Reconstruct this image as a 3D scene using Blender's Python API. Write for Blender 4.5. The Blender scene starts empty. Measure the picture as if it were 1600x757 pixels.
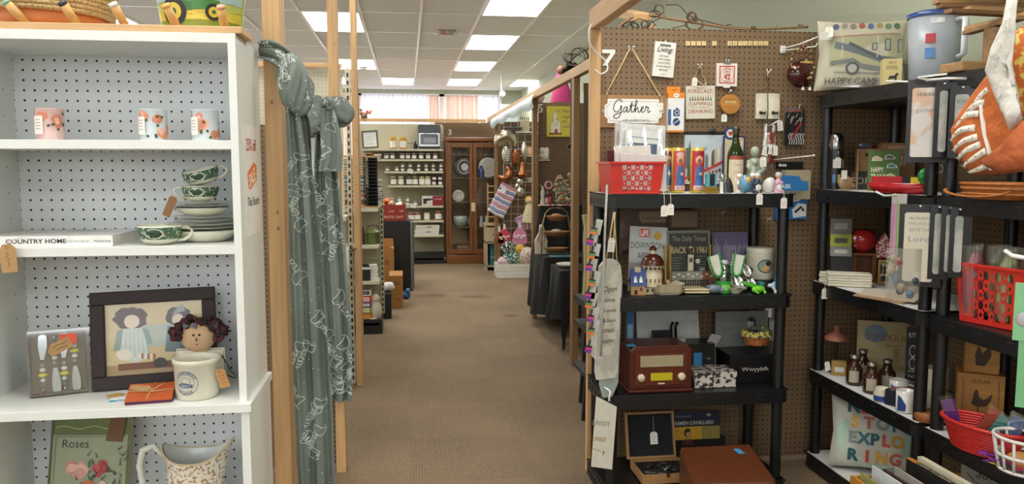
import bpy,math,random
from mathutils import Matrix,Vector
random.seed(7)
S=bpy.context.scene
COL=S.collection
F,CX,CY,EYE=1240.0,800.0,378.5,1.5
YAW,PIT=math.radians(7.53),math.radians(5.55)
FW=Vector((math.cos(PIT)*math.sin(YAW),math.cos(PIT)*math.cos(YAW),-math.sin(PIT)))
RT=Vector((math.cos(YAW),-math.sin(YAW),0))
UP=RT.cross(FW)
EYEV=Vector((0,0,EYE))
cam_d=bpy.data.cameras.new('camera');cam=bpy.data.objects.new('camera',cam_d);COL.objects.link(cam)
cam_d.sensor_width=36;cam_d.lens=36*F/1600;cam_d.clip_start=.02;cam_d.clip_end=200
m3=Matrix((RT,UP,-FW)).transposed()
cam.matrix_world=Matrix.Translation(EYEV) @ m3.to_4x4()
S.camera=cam
S.view_settings.view_transform='Standard';S.view_settings.look='None'
S.view_settings.gamma=1;S.view_settings.use_curve_mapping=False
S.view_settings.exposure=0.0
LIGHT_POWER=16.0
W=bpy.data.worlds.new('daylight');S.world=W;W.use_nodes=True
W.node_tree.nodes['Background'].inputs[0].default_value=(.92,.96,1,1)
W.node_tree.nodes['Background'].inputs[1].default_value=5.0
S.cycles.use_denoising=True
S.cycles.max_bounces=8;S.cycles.diffuse_bounces=4;S.cycles.glossy_bounces=3
S.cycles.transparent_max_bounces=24;S.cycles.transmission_bounces=4
S.cycles.sample_clamp_indirect=6;S.cycles.caustics_reflective=False;S.cycles.caustics_refractive=False

def ray(px,py): return FW*F + RT*(px-CX) - UP*(py-CY)
def atY(px,py,Y): d=ray(px,py);return EYEV + d*(Y/d.y)
def atX(px,py,X): d=ray(px,py);return EYEV + d*(X/d.x)
def atZ(px,py,z): d=ray(px,py);return EYEV + d*((z-EYE)/d.z)
def onY(px,Y,z):
    a=px-CX;k=Vector((0,Y,z-EYE))
    X=(a*k.dot(FW) - F*k.dot(RT))/(F*RT.x - a*FW.x)
    return Vector((X,Y,z))
def onX(px,X,z):
    a=px-CX;k=Vector((X,0,z-EYE))
    Y=(a*k.dot(FW) - F*k.dot(RT))/(F*RT.y - a*FW.y)
    return Vector((X,Y,z))
def proj(p):
    r=Vector(p)-EYEV;d=r.dot(FW)
    return CX+F*r.dot(RT)/d,CY-F*r.dot(UP)/d,d
def lin(c):
    return c/12.92 if c <= .04045 else ((c+.055)/1.055)**2.4

_mc={}
def new_mat(name):
    m=bpy.data.materials.new(name);m.use_nodes=True
    nt=m.node_tree;b=nt.nodes['Principled BSDF']
    return m,nt,b
def rgb(h): h=h.lstrip('#');return tuple(lin(int(h[i:i+2],16)/255) for i in (0,2,4))+(1,)
def noise_mix(nt,b,c,var,scale,sock='Base Color',stretch=(1,1,1)):
    N=nt.nodes;L=nt.links
    tc=N.new('ShaderNodeTexCoord');mp=N.new('ShaderNodeMapping');mp.inputs['Scale'].default_value=stretch
    n=N.new('ShaderNodeTexNoise');n.inputs['Scale'].default_value=scale;n.inputs['Detail'].default_value=5
    r=N.new('ShaderNodeValToRGB')
    r.color_ramp.elements[0].position=.3;r.color_ramp.elements[1].position=.7
    r.color_ramp.elements[0].color=tuple(max(0,x*(1-var)) for x in c[:3])+(1,)
    r.color_ramp.elements[1].color=tuple(min(1,x*(1+var)) for x in c[:3])+(1,)
    L.new(tc.outputs['Object'],mp.inputs[0]);L.new(mp.outputs[0],n.inputs['Vector'])
    L.new(n.outputs['Fac'],r.inputs[0]);L.new(r.outputs[0],b.inputs[sock])
    return n
def C(spec):
    """'#rrggbb/rough/metal/variation' -> a cached procedural material"""
    if not isinstance(spec,str): return spec
    if spec in _mc: return _mc[spec]
    p=spec.split('/')
    m,nt,b=new_mat('paint_'+p[0].lstrip('#'))
    c=rgb(p[0])
    b.inputs['Roughness'].default_value=float(p[1]) if len(p) > 1 else .55
    b.inputs['Metallic'].default_value=float(p[2]) if len(p) > 2 else 0
    v=float(p[3]) if len(p) > 3 else .06
    noise_mix(nt,b,c,v,35)
    _mc[spec]=m
    return m
def named(key,fn):
    if key not in _mc: _mc[key]=fn()
    return _mc[key]
def bump(nt,b,src,strength=.3,dist=.002):
    bp=nt.nodes.new('ShaderNodeBump');bp.inputs['Strength'].default_value=strength;bp.inputs['Distance'].default_value=dist
    nt.links.new(src,bp.inputs['Height']);nt.links.new(bp.outputs[0],b.inputs['Normal'])
def _wood(h,var=.16,rough=.55,ax='z'):
    def f():
        m,nt,b=new_mat('wood');b.inputs['Roughness'].default_value=rough
        st={'z': (60,60,3),'x': (3,60,60),'y': (60,3,60)}[ax]
        n=noise_mix(nt,b,rgb(h),var,1.2,stretch=st)
        bump(nt,b,n.outputs['Fac'],.15)
        return m
    return named('wood%s%s%s' % (h,var,ax),f)
def _peg(h,hole,ax='xz',r=.105,rough=.6,sp=.0254):
    def f():
        m,nt,b=new_mat('pegboard');b.inputs['Roughness'].default_value=rough
        N=nt.nodes;L=nt.links
        tc=N.new('ShaderNodeTexCoord');sx=N.new('ShaderNodeSeparateXYZ');L.new(tc.outputs['Object'],sx.inputs[0])
        sq=[]
        for a in ax:
            d=N.new('ShaderNodeMath');d.operation='DIVIDE';d.inputs[1].default_value=sp
            L.new(sx.outputs['XYZ'.index(a.upper())],d.inputs[0])
            fr=N.new('ShaderNodeMath');fr.operation='FRACT';L.new(d.outputs[0],fr.inputs[0])
            s=N.new('ShaderNodeMath');s.operation='SUBTRACT';s.inputs[1].default_value=.5;L.new(fr.outputs[0],s.inputs[0])
            q=N.new('ShaderNodeMath');q.operation='MULTIPLY';L.new(s.outputs[0],q.inputs[0]);L.new(s.outputs[0],q.inputs[1]);sq.append(q)
        ad=N.new('ShaderNodeMath');L.new(sq[0].outputs[0],ad.inputs[0]);L.new(sq[1].outputs[0],ad.inputs[1])
        lt=N.new('ShaderNodeMath');lt.operation='LESS_THAN';lt.inputs[1].default_value=r*r;L.new(ad.outputs[0],lt.inputs[0])
        nz=N.new('ShaderNodeTexNoise');nz.inputs['Scale'].default_value=3;nz.inputs['Detail'].default_value=6
        L.new(tc.outputs['Object'],nz.inputs['Vector'])
        c=rgb(h);rp=N.new('ShaderNodeValToRGB');rp.color_ramp.elements[0].position=.3;rp.color_ramp.elements[1].position=.7
        rp.color_ramp.elements[0].color=tuple(x*.92 for x in c[:3])+(1,);rp.color_ramp.elements[1].color=tuple(min(1,x*1.07) for x in c[:3])+(1,)
        L.new(nz.outputs['Fac'],rp.inputs[0])
        mx=N.new('ShaderNodeMix');mx.data_type='RGBA';L.new(lt.outputs[0],mx.inputs[0]);L.new(rp.outputs[0],mx.inputs[6]);mx.inputs[7].default_value=rgb(hole)
        L.new(mx.outputs[2],b.inputs['Base Color'])
        return m
    return named('peg%s%s%s%s' % (h,hole,ax,r),f)
def glass(h='#ffffff',a=.12,rough=.05):
    """thin clear plastic or glass: mostly see-through with a glossy coat"""
    def f():
        m=bpy.data.materials.new('clear');m.use_nodes=True;nt=m.node_tree;N=nt.nodes;L=nt.links
        N.remove(N['Principled BSDF']);out=N['Material Output']
        t=N.new('ShaderNodeBsdfTransparent');t.inputs[0].default_value=rgb(h)
        g=N.new('ShaderNodeBsdfGlossy');g.inputs['Roughness'].default_value=rough
        nz=N.new('ShaderNodeTexNoise');nz.inputs['Scale'].default_value=40
        mm=N.new('ShaderNodeMath');mm.operation='MULTIPLY_ADD';mm.inputs[1].default_value=a*.8;mm.inputs[2].default_value=a*.6
        L.new(nz.outputs['Fac'],mm.inputs[0])
        mx=N.new('ShaderNodeMixShader');L.new(mm.outputs[0],mx.inputs[0]);L.new(t.outputs[0],mx.inputs[1]);L.new(g.outputs[0],mx.inputs[2])
        L.new(mx.outputs[0],out.inputs['Surface'])
        return m
    return named('glass%s%s%s' % (h,a,rough),f)
def frost(h,a):
    """cloudy plastic: part see-through, part soft white"""
    def f():
        m=bpy.data.materials.new('cloudy');m.use_nodes=True;nt=m.node_tree;N=nt.nodes;L=nt.links
        b=N['Principled BSDF'];b.inputs['Roughness'].default_value=.25;noise_mix(nt,b,rgb(h),.04,9)
        t=N.new('ShaderNodeBsdfTransparent');mx=N.new('ShaderNodeMixShader');mx.inputs[0].default_value=a
        L.new(t.outputs[0],mx.inputs[1]);L.new(b.outputs[0],mx.inputs[2]);L.new(mx.outputs[0],N['Material Output'].inputs['Surface']);return m
    return named('frost%s%s' % (h,a),f)
def emit(h,s):
    def f():
        m=bpy.data.materials.new('glow');m.use_nodes=True;nt=m.node_tree;N=nt.nodes
        N.remove(N['Principled BSDF']);e=N.new('ShaderNodeEmission');e.inputs[0].default_value=rgb(h);e.inputs[1].default_value=s
        nt.links.new(e.outputs[0],N['Material Output'].inputs['Surface']);return m
    return named('emit%s%s' % (h,s),f)
def pattern(base,fg,scale=60,thr=.5,kind='noise',rough=.6,key=''):
    """two-colour printed pattern"""
    def f():
        m,nt,b=new_mat('print');b.inputs['Roughness'].default_value=rough;N=nt.nodes;L=nt.links
        tc=N.new('ShaderNodeTexCoord')
        if kind == 'voronoi':
            t=N.new('ShaderNodeTexVoronoi');t.inputs['Scale'].default_value=scale;o=t.outputs['Distance']
        elif kind == 'wave':
            t=N.new('ShaderNodeTexWave');t.inputs['Scale'].default_value=scale;t.inputs['Distortion'].default_value=2;o=t.outputs['Fac']
        else:
            t=N.new('ShaderNodeTexNoise');t.inputs['Scale'].default_value=scale;t.inputs['Detail'].default_value=3;o=t.outputs['Fac']
        L.new(tc.outputs['Object'],t.inputs['Vector'])
        r=N.new('ShaderNodeValToRGB');r.color_ramp.interpolation='LINEAR'
        r.color_ramp.elements[0].position=max(0,thr-.03);r.color_ramp.elements[1].position=thr+.03
        r.color_ramp.elements[0].color=rgb(base);r.color_ramp.elements[1].color=rgb(fg)
        L.new(o,r.inputs[0]);L.new(r.outputs[0],b.inputs['Base Color'])
        return m
    return named('pat%s%s%s%s%s' % (base,fg,scale,thr,kind),f)
def foil(h='#d8d8d8',sc=60):
    def f():
        m,nt,b=new_mat('foil');b.inputs['Metallic'].default_value=1;b.inputs['Roughness'].default_value=.18
        n=noise_mix(nt,b,rgb(h),.1,sc);bump(nt,b,n.outputs['Fac'],.6,.004);return m
    return named('foil'+h,f)

PINE=_wood('#c9a273');PINEX=_wood('#c9a273',ax='x');PINEY=_wood('#c9a273',ax='y')
BLACKP=C('#1c1d1f/.42');WHITEP=C('#e9e8e2/.5/0/.03');CREAM=C('#cfcbb4/.45/0/.04');TAG=C('#e9e5da/.7');KRAFT=C('#b08a5c/.7')
CHROME=C('#c9c9c9/.15/1');WIREW=C('#e6e6e2/.35');BRASS=C('#c9a24a/.3/1');TWINE=C('#c7a878/.8');INK=C('#1d1c1d/.6')

_tx={}
def text_geo(s,shear=0.0,bold=0.0):
    k=(s,shear,bold)
    if k in _tx: return _tx[k]
    cu=bpy.data.curves.new('t','FONT');cu.body=s;cu.size=1;cu.shear=shear;cu.offset=bold;cu.resolution_u=3
    o=bpy.data.objects.new('t',cu);COL.objects.link(o)
    bpy.context.view_layer.update()
    me=bpy.data.meshes.new_from_object(o.evaluated_get(bpy.context.evaluated_depsgraph_get()))
    vs=[v.co.copy() for v in me.vertices];fs=[tuple(p.vertices) for p in me.polygons]
    bpy.data.objects.remove(o);bpy.data.meshes.remove(me);bpy.data.curves.remove(cu)
    if vs:
        x0=min(v.x for v in vs);x1=max(v.x for v in vs)
    else: x0=x1=0
    _tx[k]=(vs,fs,x0,x1);return _tx[k]

class MB:
    def __init__(s): s.v=[];s.f=[];s.m=[];s.s=[];s.mats=[];s.T=Matrix();s.W=None
    def mi(s,mat):
        mat=C(mat)
        if mat not in s.mats: s.mats.append(mat)
        return s.mats.index(mat)
    def add(s,vs,fs,mat,smooth=False):
        o=len(s.v);T=s.T
        if s.W:
            nv=[];nf=[];st=.008
            for f in fs:
                P=[Vector(vs[k]) for k in f];lo=min(p.x for p in P);hi=max(p.x for p in P)
                if hi-lo <= st*1.3: pcs=[P]
                else:
                    pcs=[];n=int((hi-lo)/st)+1
                    for k in range(n):
                        q=P
                        for sg,lim in ((1,lo+(hi-lo)*k/n),(-1,lo+(hi-lo)*(k+1)/n)):
                            o2=[]
                            for i in range(len(q)):
                                a,b=q[i-1],q[i];da,db=sg*(a.x-lim),sg*(b.x-lim)
                                if (da >= 0) != (db >= 0): o2.append(a.lerp(b,da/(da-db)))
                                if db >= 0: o2.append(b)
                            q=o2
                            if not q: break
                        if len(q) > 2: pcs.append(q)
                for q in pcs: nf.append(tuple(range(len(nv),len(nv)+len(q))));nv += q
            vs=[s.W(v) for v in nv];fs=nf
        s.v += [tuple(T @ Vector(v)) for v in vs];i=s.mi(mat)
        for f in fs: s.f.append(tuple(o+k for k in f));s.m.append(i);s.s.append(smooth)
        return s
    def box(s,x0,y0,z0,x1,y1,z1,mat):
        return s.add([(x0,y0,z0),(x1,y0,z0),(x1,y1,z0),(x0,y1,z0),(x0,y0,z1),(x1,y0,z1),(x1,y1,z1),(x0,y1,z1)],
              [(3,2,1,0),(4,5,6,7),(0,1,5,4),(1,2,6,5),(2,3,7,6),(3,0,4,7)],mat)
    def cb(s,w,d,h,mat,x=0,y=0,z=0): return s.box(x-w/2,y-d/2,z,x+w/2,y+d/2,z+h,mat)
    def lathe(s,prof,mat,n=24,x=0,y=0,sx=1,sy=1,smooth=True,mats=None):
        vs=[];fs=[]
        for r,z in prof:
            for k in range(n):
                a=2*math.pi*k/n;vs.append((x+r*sx*math.cos(a),y+r*sy*math.sin(a),z))
        for i in range(len(prof)-1):
            for k in range(n):
                fs.append((i*n+k,i*n+(k+1) % n,(i+1)*n+(k+1) % n,(i+1)*n+k))
        if mats is None: s.add(vs,fs,mat,smooth)
        else:
            for i in range(len(prof)-1): s.add(vs,fs[i*n:(i+1)*n],mats[i],smooth)
        if prof[0][0] > 1e-6: s.add(vs[:n],[tuple(reversed(range(n)))],mat if mats is None else mats[0])
        if prof[-1][0] > 1e-6: s.add(vs[-n:],[tuple(range(n))],mat if mats is None else mats[-1])
        return s
    def openlathe(s,prof,mat,n=24,x=0,y=0,sx=1,sy=1):
        vs=[];fs=[]
        for r,z in prof:
            for k in range(n):
                a=2*math.pi*k/n;vs.append((x+r*sx*math.cos(a),y+r*sy*math.sin(a),z))
        for i in range(len(prof)-1):
            for k in range(n): fs.append((i*n+k,i*n+(k+1) % n,(i+1)*n+(k+1) % n,(i+1)*n+k))
        return s.add(vs,fs,mat,True)
    def cyl(s,r,z0,z1,mat,x=0,y=0,n=20,r1=None): return s.lathe([(r,z0),(r if r1 is None else r1,z1)],mat,n,x,y)
    def ball(s,c,r,mat,n=14,m=9):
        rx,ry,rz=(r,r,r) if not isinstance(r,tuple) else r
        vs=[];fs=[]
        for i in range(m+1):
            t=math.pi*i/m
            for k in range(n):
                a=2*math.pi*k/n
                vs.append((c[0]+rx*math.sin(t)*math.cos(a),c[1]+ry*math.sin(t)*math.sin(a),c[2]-rz*math.cos(t)))
        for i in range(m):
            for k in range(n): fs.append((i*n+k,i*n+(k+1) % n,(i+1)*n+(k+1) % n,(i+1)*n+k))
        return s.add(vs,fs,mat,True)
    def tube(s,pts,r,mat,n=6,closed=False,flat=1.0):
        P=[Vector(p) for p in pts];N=len(P);vs=[];fs=[]
        up=Vector((0,0,1));prev=None
        for i,p in enumerate(P):
            a=P[i-1] if (i > 0 or closed) else p;b=P[(i+1) % N] if (i < N-1 or closed) else p
            t=(b-a)
            if t.length < 1e-9: t=Vector((0,0,1))
            t.normalize()
            u=prev - t*prev.dot(t) if prev else (up.cross(t) if abs(t.z) < .95 else Vector((1,0,0)) - t*t.x)
            u.normalize();prev=u;w=t.cross(u)
            rr=r[i] if isinstance(r,(list,tuple)) else r
            for k in range(n):
                g=2*math.pi*k/n;vs.append(tuple(p+u*(rr*math.cos(g))+w*(rr*flat*math.sin(g))))
        for i in range(N-1 if not closed else N):
            j=(i+1) % N
            for k in range(n): fs.append((i*n+k,i*n+(k+1) % n,j*n+(k+1) % n,j*n+k))
        if not closed: fs += [tuple(reversed(range(n))),tuple(range((N-1)*n,N*n))]
        return s.add(vs,fs,mat,n > 4)
    def poly(s,pts,y,mat): return s.add([(x,y,z) for x,z in pts],[tuple(range(len(pts)))],mat)
    def prism(s,pts,y0,y1,mat):
        n=len(pts);vs=[(x,y0,z) for x,z in pts]+[(x,y1,z) for x,z in pts]
        fs=[tuple(range(n)),tuple(reversed(range(n,2*n)))]+[(i,n+i,n+(i+1) % n,(i+1) % n) for i in range(n)]
        return s.add(vs,fs,mat)
    def slab(s,pts,z0,z1,mat):
        n=len(pts);vs=[(x,y,z0) for x,y in pts]+[(x,y,z1) for x,y in pts]
        fs=[tuple(reversed(range(n))),tuple(range(n,2*n))]+[(i,(i+1) % n,n+(i+1) % n,n+i) for i in range(n)]
        return s.add(vs,fs,mat)
    def rect(s,x0,z0,x1,z1,y,mat): return s.poly([(x0,z0),(x1,z0),(x1,z1),(x0,z1)],y,mat)
    def disc(s,x,z,rx,y,mat,rz=None,n=24,a0=0,a1=360):
        rz=rx if rz is None else rz
        return s.poly([(x+rx*math.cos(math.radians(a0+(a1-a0)*k/n)),z+rz*math.sin(math.radians(a0+(a1-a0)*k/n))) for k in range(n if a1-a0 == 360 else n+1)],y,mat)
    def ring(s,x,z,r,t,y,mat,n=28,rz=None):
        q=(rz or r)/r;vs=[];fs=[]
        for k in range(n):
            a=2*math.pi*k/n
            for rr in (r-t,r): vs.append((x+rr*math.cos(a),y,z+rr*q*math.sin(a)))
        for k in range(n): j=(k+1) % n;fs.append((2*k,2*k+1,2*j+1,2*j))
        return s.add(vs,fs,mat)
    def stroke(s,pts,w,y,mat,closed=False):
        """flat painted line on the front plane"""
        P=[Vector((a,b)) for a,b in pts];N=len(P);vs=[];fs=[]
        for i,p in enumerate(P):
            a=P[i-1] if (i > 0 or closed) else p;b=P[(i+1) % N] if (i < N-1 or closed) else p
            t=(b-a);t=t.normalized() if t.length > 1e-9 else Vector((1,0));nn=Vector((-t.y,t.x))*(w/2 if not isinstance(w,list) else w[i]/2)
            vs += [(p.x-nn.x,y,p.y-nn.y),(p.x+nn.x,y,p.y+nn.y)]
        for i in range(N-1 if not closed else N): j=(i+1) % N;fs.append((2*i,2*j,2*j+1,2*i+1))
        return s.add(vs,fs,mat)
    def text(s,t,x,z,h,y,mat,w=None,al='c',shear=0.0,bold=0.0,curve=None):
        vs,fs,a,b=text_geo(t,shear,bold)
        if not vs: return s
        k=h/.70;kx=(w/(b-a)) if w else k
        ox=x-(b-a)*kx*{'c': .5,'l': 0,'r': 1}[al]
        return s.add([(ox+(v.x-a)*kx,y,z+v.y*k) for v in vs],fs,mat)
    def wlabel(s,x0,z0,x1,z1,off,mat,n=8): return s.surf(lambda u,v: (x0+(x1-x0)*u,off,z0+(z1-z0)*v),n,2,mat)
    def surf(s,fn,nu,nv,mat,smooth=True):
        vs=[fn(i/nu,j/nv) for j in range(nv+1) for i in range(nu+1)]
        fs=[(j*(nu+1)+i,j*(nu+1)+i+1,(j+1)*(nu+1)+i+1,(j+1)*(nu+1)+i) for j in range(nv) for i in range(nu)]
        return s.add(vs,fs,mat,smooth)
    def build(s,name,parent=None,loc=None,rz=0,rot=None,bev=0,solid=0,sub=0,seg=2):
        me=bpy.data.meshes.new(name);me.from_pydata(s.v,[],s.f)
        for m in s.mats: me.materials.append(m)
        me.polygons.foreach_set('material_index',s.m);me.polygons.foreach_set('use_smooth',s.s);me.update()
        o=bpy.data.objects.new(name,me);COL.objects.link(o)
        if parent: o.parent=parent
        if loc is not None: o.location=loc
        o.rotation_euler=rot if rot else (0,0,rz)
        if solid: md=o.modifiers.new('t','SOLIDIFY');md.thickness=solid;md.offset=0
        if sub: md=o.modifiers.new('s','SUBSURF');md.levels=sub;md.render_levels=sub
        if bev: md=o.modifiers.new('b','BEVEL');md.width=bev;md.segments=seg;md.limit_method='ANGLE'
        return o
def wrap(r,sy=1.0,rf=None):
    """bends the front plane round an upright cylinder of radius r (or rf(z))"""
    def g(v):
        R=rf(v[2]) if rf else r
        a=v[0]/r
        return ((R-v[1])*math.sin(a),-(R-v[1])*math.cos(a)*sy,v[2])
    return g
def wm(loc): m=MB();m.T=TR(-loc[0],-loc[1],-loc[2]);return m
def price_tag(parent,x,y,z,w=.02,h=.032,mat=None,string=.03,lean=0,tilt=0,name='price_tag',lines=3,anchor=None):
    """a card tag hanging on a string from (x, y, z); front faces -Y"""
    m=MB();mat=mat or TAG
    m.T=TR(x,y,z) @ RY(lean) @ RX(tilt)
    if string: m.tube([(0,0,0),(.001,0,-string*.5),(0,0,-string)],.0006,'#e9e6da/.8',4)
    a=-string
    m.prism([(-w/2,a-h),(w/2,a-h),(w/2,a-w*.25),(w*.25,a),(-w*.25,a),(-w/2,a-w*.25)],-.0006,.0006,mat)
    m.disc(0,a-w*.18,w*.07,-.0009,'#5a5248/.8',n=8)
    for k in range(lines): m.stroke([(-w*.3,a-h*(.42+.18*k)),(-w*.05,a-h*(.40+.18*k)),(w*(.3-.1*k),a-h*(.43+.18*k))],w*.035,-.0009,'#6b6459/.8')
    return m.build(name,parent)
def RX(a): return Matrix.Rotation(math.radians(a),4,'X')
def RY(a): return Matrix.Rotation(math.radians(a),4,'Y')
def RZ(a): return Matrix.Rotation(math.radians(a),4,'Z')
def TR(x,y,z): return Matrix.Translation((x,y,z))
def tag(o,label,cat,group=None,kind=None):
    o['label']=label;o['category']=cat
    if group: o['group']=group
    if kind: o['kind']=kind
    return o
def thing(name,label,cat,loc,rz=0,group=None,rot=None):
    o=bpy.data.objects.new(name,None);COL.objects.link(o);o.location=loc
    o.rotation_euler=rot if rot else (0,0,math.radians(rz));o.empty_display_size=.05
    return tag(o,label,cat,group)
def one(name,mb,label,cat,loc,rz=0,group=None,rot=None,**k):
    o=mb.build(name,None,loc,math.radians(rz),rot,**k);return tag(o,label,cat,group)
def struct(name,mb,parent=None,**k):
    o=mb.build(name,parent,**k)
    if not parent: o['kind']='structure'
    return o
def dup(root,loc=None,rz=None,label=None,group=None,scale=None):
    r=root.copy();COL.objects.link(r)
    if loc is not None: r.location=loc
    if rz is not None: r.rotation_euler=(0,0,math.radians(rz))
    if scale: r.scale=(scale,)*3 if not isinstance(scale,tuple) else scale
    if label: r['label']=label
    if group: r['group']=group
    for ch in list(root.children):
        c=ch.copy();COL.objects.link(c);c.parent=r
        for g in list(ch.children):
            d=g.copy();COL.objects.link(d);d.parent=c
    return r
def rad(*a): return tuple(math.radians(v) for v in a)
# ================================================================== the room
HC=3.05;XR,XL,YB,YF=2.40,-7.0,-4.0,16.7
def carpet():
    m,nt,b=new_mat('carpet');N=nt.nodes;L=nt.links;b.inputs['Roughness'].default_value=.95
    tc=N.new('ShaderNodeTexCoord')
    n1=N.new('ShaderNodeTexNoise');n1.inputs['Scale'].default_value=130;n1.inputs['Detail'].default_value=4
    n2=N.new('ShaderNodeTexNoise');n2.inputs['Scale'].default_value=1.3;n2.inputs['Detail'].default_value=5
    for n in (n1,n2): L.new(tc.outputs['Object'],n.inputs['Vector'])
    ch=N.new('ShaderNodeTexChecker');ch.inputs['Scale'].default_value=1/.61;L.new(tc.outputs['Object'],ch.inputs['Vector'])
    ws=[]
    for d in 'XY':
        w=N.new('ShaderNodeTexWave');w.bands_direction=d;w.inputs['Scale'].default_value=22;w.inputs['Distortion'].default_value=6;w.inputs['Detail'].default_value=3
        w.inputs['Detail Scale'].default_value=4
        L.new(tc.outputs['Object'],w.inputs['Vector']);ws.append(w)
    mx=N.new('ShaderNodeMix');mx.data_type='FLOAT';L.new(ch.outputs['Fac'],mx.inputs[0]);L.new(ws[0].outputs['Fac'],mx.inputs[2]);L.new(ws[1].outputs['Fac'],mx.inputs[3])
    r=N.new('ShaderNodeValToRGB');r.color_ramp.elements[0].color=rgb('#554636');r.color_ramp.elements[1].color=rgb('#988267')
    r.color_ramp.elements[0].position=.32;r.color_ramp.elements[1].position=.86
    a=N.new('ShaderNodeMath');a.operation='MULTIPLY_ADD';a.inputs[1].default_value=.24;L.new(mx.outputs[0],a.inputs[0])
    s2=N.new('ShaderNodeMath');s2.operation='MULTIPLY';s2.inputs[1].default_value=.62;L.new(n1.outputs['Fac'],s2.inputs[0]);L.new(s2.outputs[0],a.inputs[2])
    a2=N.new('ShaderNodeMath');a2.operation='MULTIPLY_ADD';a2.inputs[1].default_value=.36;L.new(n2.outputs['Fac'],a2.inputs[0]);L.new(a.outputs[0],a2.inputs[2])
    a3=N.new('ShaderNodeMath');a3.operation='MULTIPLY_ADD';a3.inputs[1].default_value=.035;L.new(ch.outputs['Fac'],a3.inputs[0]);L.new(a2.outputs[0],a3.inputs[2])
    L.new(a3.outputs[0],r.inputs[0]);last=r.outputs[0]
    for cx_,cy_,rx_,ry_ in ((.78,8.95,.28,.30),(.28,9.1,.30,.16),(1.0,7.75,.12,.10)):   # old spill stains
        mp=N.new('ShaderNodeMapping');mp.inputs['Location'].default_value=(-cx_/rx_,-cy_/ry_,0);mp.inputs['Scale'].default_value=(1/rx_,1/ry_,1);L.new(tc.outputs['Object'],mp.inputs[0])
        vl=N.new('ShaderNodeVectorMath');vl.operation='LENGTH';L.new(mp.outputs[0],vl.inputs[0])
        n3=N.new('ShaderNodeTexNoise');n3.inputs['Scale'].default_value=7;L.new(tc.outputs['Object'],n3.inputs['Vector'])
        ad=N.new('ShaderNodeMath');ad.operation='MULTIPLY_ADD';ad.inputs[1].default_value=1.4;L.new(n3.outputs['Fac'],ad.inputs[0]);L.new(vl.outputs['Value'],ad.inputs[2])
        mr=N.new('ShaderNodeMapRange');mr.inputs[1].default_value=.9;mr.inputs[2].default_value=1.5;mr.inputs[3].default_value=.6;mr.inputs[4].default_value=0;L.new(ad.outputs[0],mr.inputs[0])
        mm=N.new('ShaderNodeMix');mm.data_type='RGBA';L.new(mr.outputs[0],mm.inputs[0]);L.new(last,mm.inputs[6]);mm.inputs[7].default_value=rgb('#4a3a2a');last=mm.outputs[2]
    L.new(last,b.inputs['Base Color']);bump(nt,b,a.outputs[0],.5,.003)
    return m
f=MB();f.box(XL,YB,-.1,XR,YF,0,carpet());struct('floor',f)
def ceil_mat():
    m,nt,b=new_mat('ceiling_tile');b.inputs['Roughness'].default_value=.9
    n=noise_mix(nt,b,rgb('#eceef0'),.02,180);bump(nt,b,n.outputs['Fac'],.2,.002);return m
c=MB();c.box(XL,YB,HC,XR,YF,HC+.1,ceil_mat())
GX0,GY0=.775,8.37
gm=C('#f4f4f2/.3')
x=GX0
while x > XL: x -= .61
while x < XR:
    if x > XL: c.box(x-.012,YB,HC-.006,x+.012,YF,HC,gm)
    x += .61
y=GY0
while y > YB: y -= 1.22
while y < YF:
    if y > YB: c.box(XL,y-.012,HC-.005,XR,y+.012,HC,gm)
    y += 1.22
struct('ceiling',c)
sage=C('#aeb39d/.8/0/.03')
w=MB();w.box(XR,YB,0,XR+.1,YF+.1,HC,sage);struct('wall_right',w)
pw=C('#dfe0d8/.8')
w=MB()   # unseen left wall; its window openings are added to let in fill daylight
for q in ((YB,0,YF+.1,1.3),(YB,2.9,YF+.1,HC),(YB,1.3,-3.5,2.9),(1,1.3,6.2,2.9),(16.2,1.3,YF+.1,2.9),(11,1.3,11.2,2.9)): w.box(XL-.1,q[0],q[1],XL,q[2],q[3],pw)
struct('wall_left',w)
w=MB()  # wall behind the camera, with high openings added as a source of fill light
for q in ((XL,0,XR,1.7),(XL,2.75,XR,HC),(XL,1.7,-6.5,2.75),(-2.3,1.7,-2.1,2.75),(1.3,1.7,XR,2.75)): w.box(q[0],YB-.1,q[1],q[2],YB,q[3],pw)
struct('wall_back',w)
WZ0,WZ1=1.2,2.96
w=MB();w.box(XL,YF,0,XR,YF+.1,WZ0,sage);w.box(XL,YF,WZ1,XR,YF+.1,HC,sage)
w.box(1.99,YF,WZ0,XR,YF+.1,WZ1,sage);w.box(XL,YF,WZ0,-5.6,YF+.1,WZ1,sage)
struct('wall_far',w)
pxs=[(-5.6,-3.05),(-3.05,-.72),(-.72,.78),(.78,1.99)]
for i,(a,b_) in enumerate([(-5.6,-3.3),(-3.3,-.95),(-.95,.74),(.74,1.99)]):
    w=MB();fm=C('#e4e6e6/.4')
    for q in ((a,a+.05),(b_-.05,b_)): w.box(q[0],YF-.03,WZ0,q[1],YF+.06,WZ1,fm)
    w.box(a,YF-.03,WZ0,b_,YF+.06,WZ0+.06,fm);w.box(a,YF-.03,WZ1-.05,b_,YF+.06,WZ1,fm)
    o=struct('window_%d' % (i+1),w)
    g=MB();g.box(a+.05,YF+.02,WZ0+.06,b_-.05,YF+.025,WZ1-.05,glass('#ffffff',.05));g.build('window_pane',o)
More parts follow.
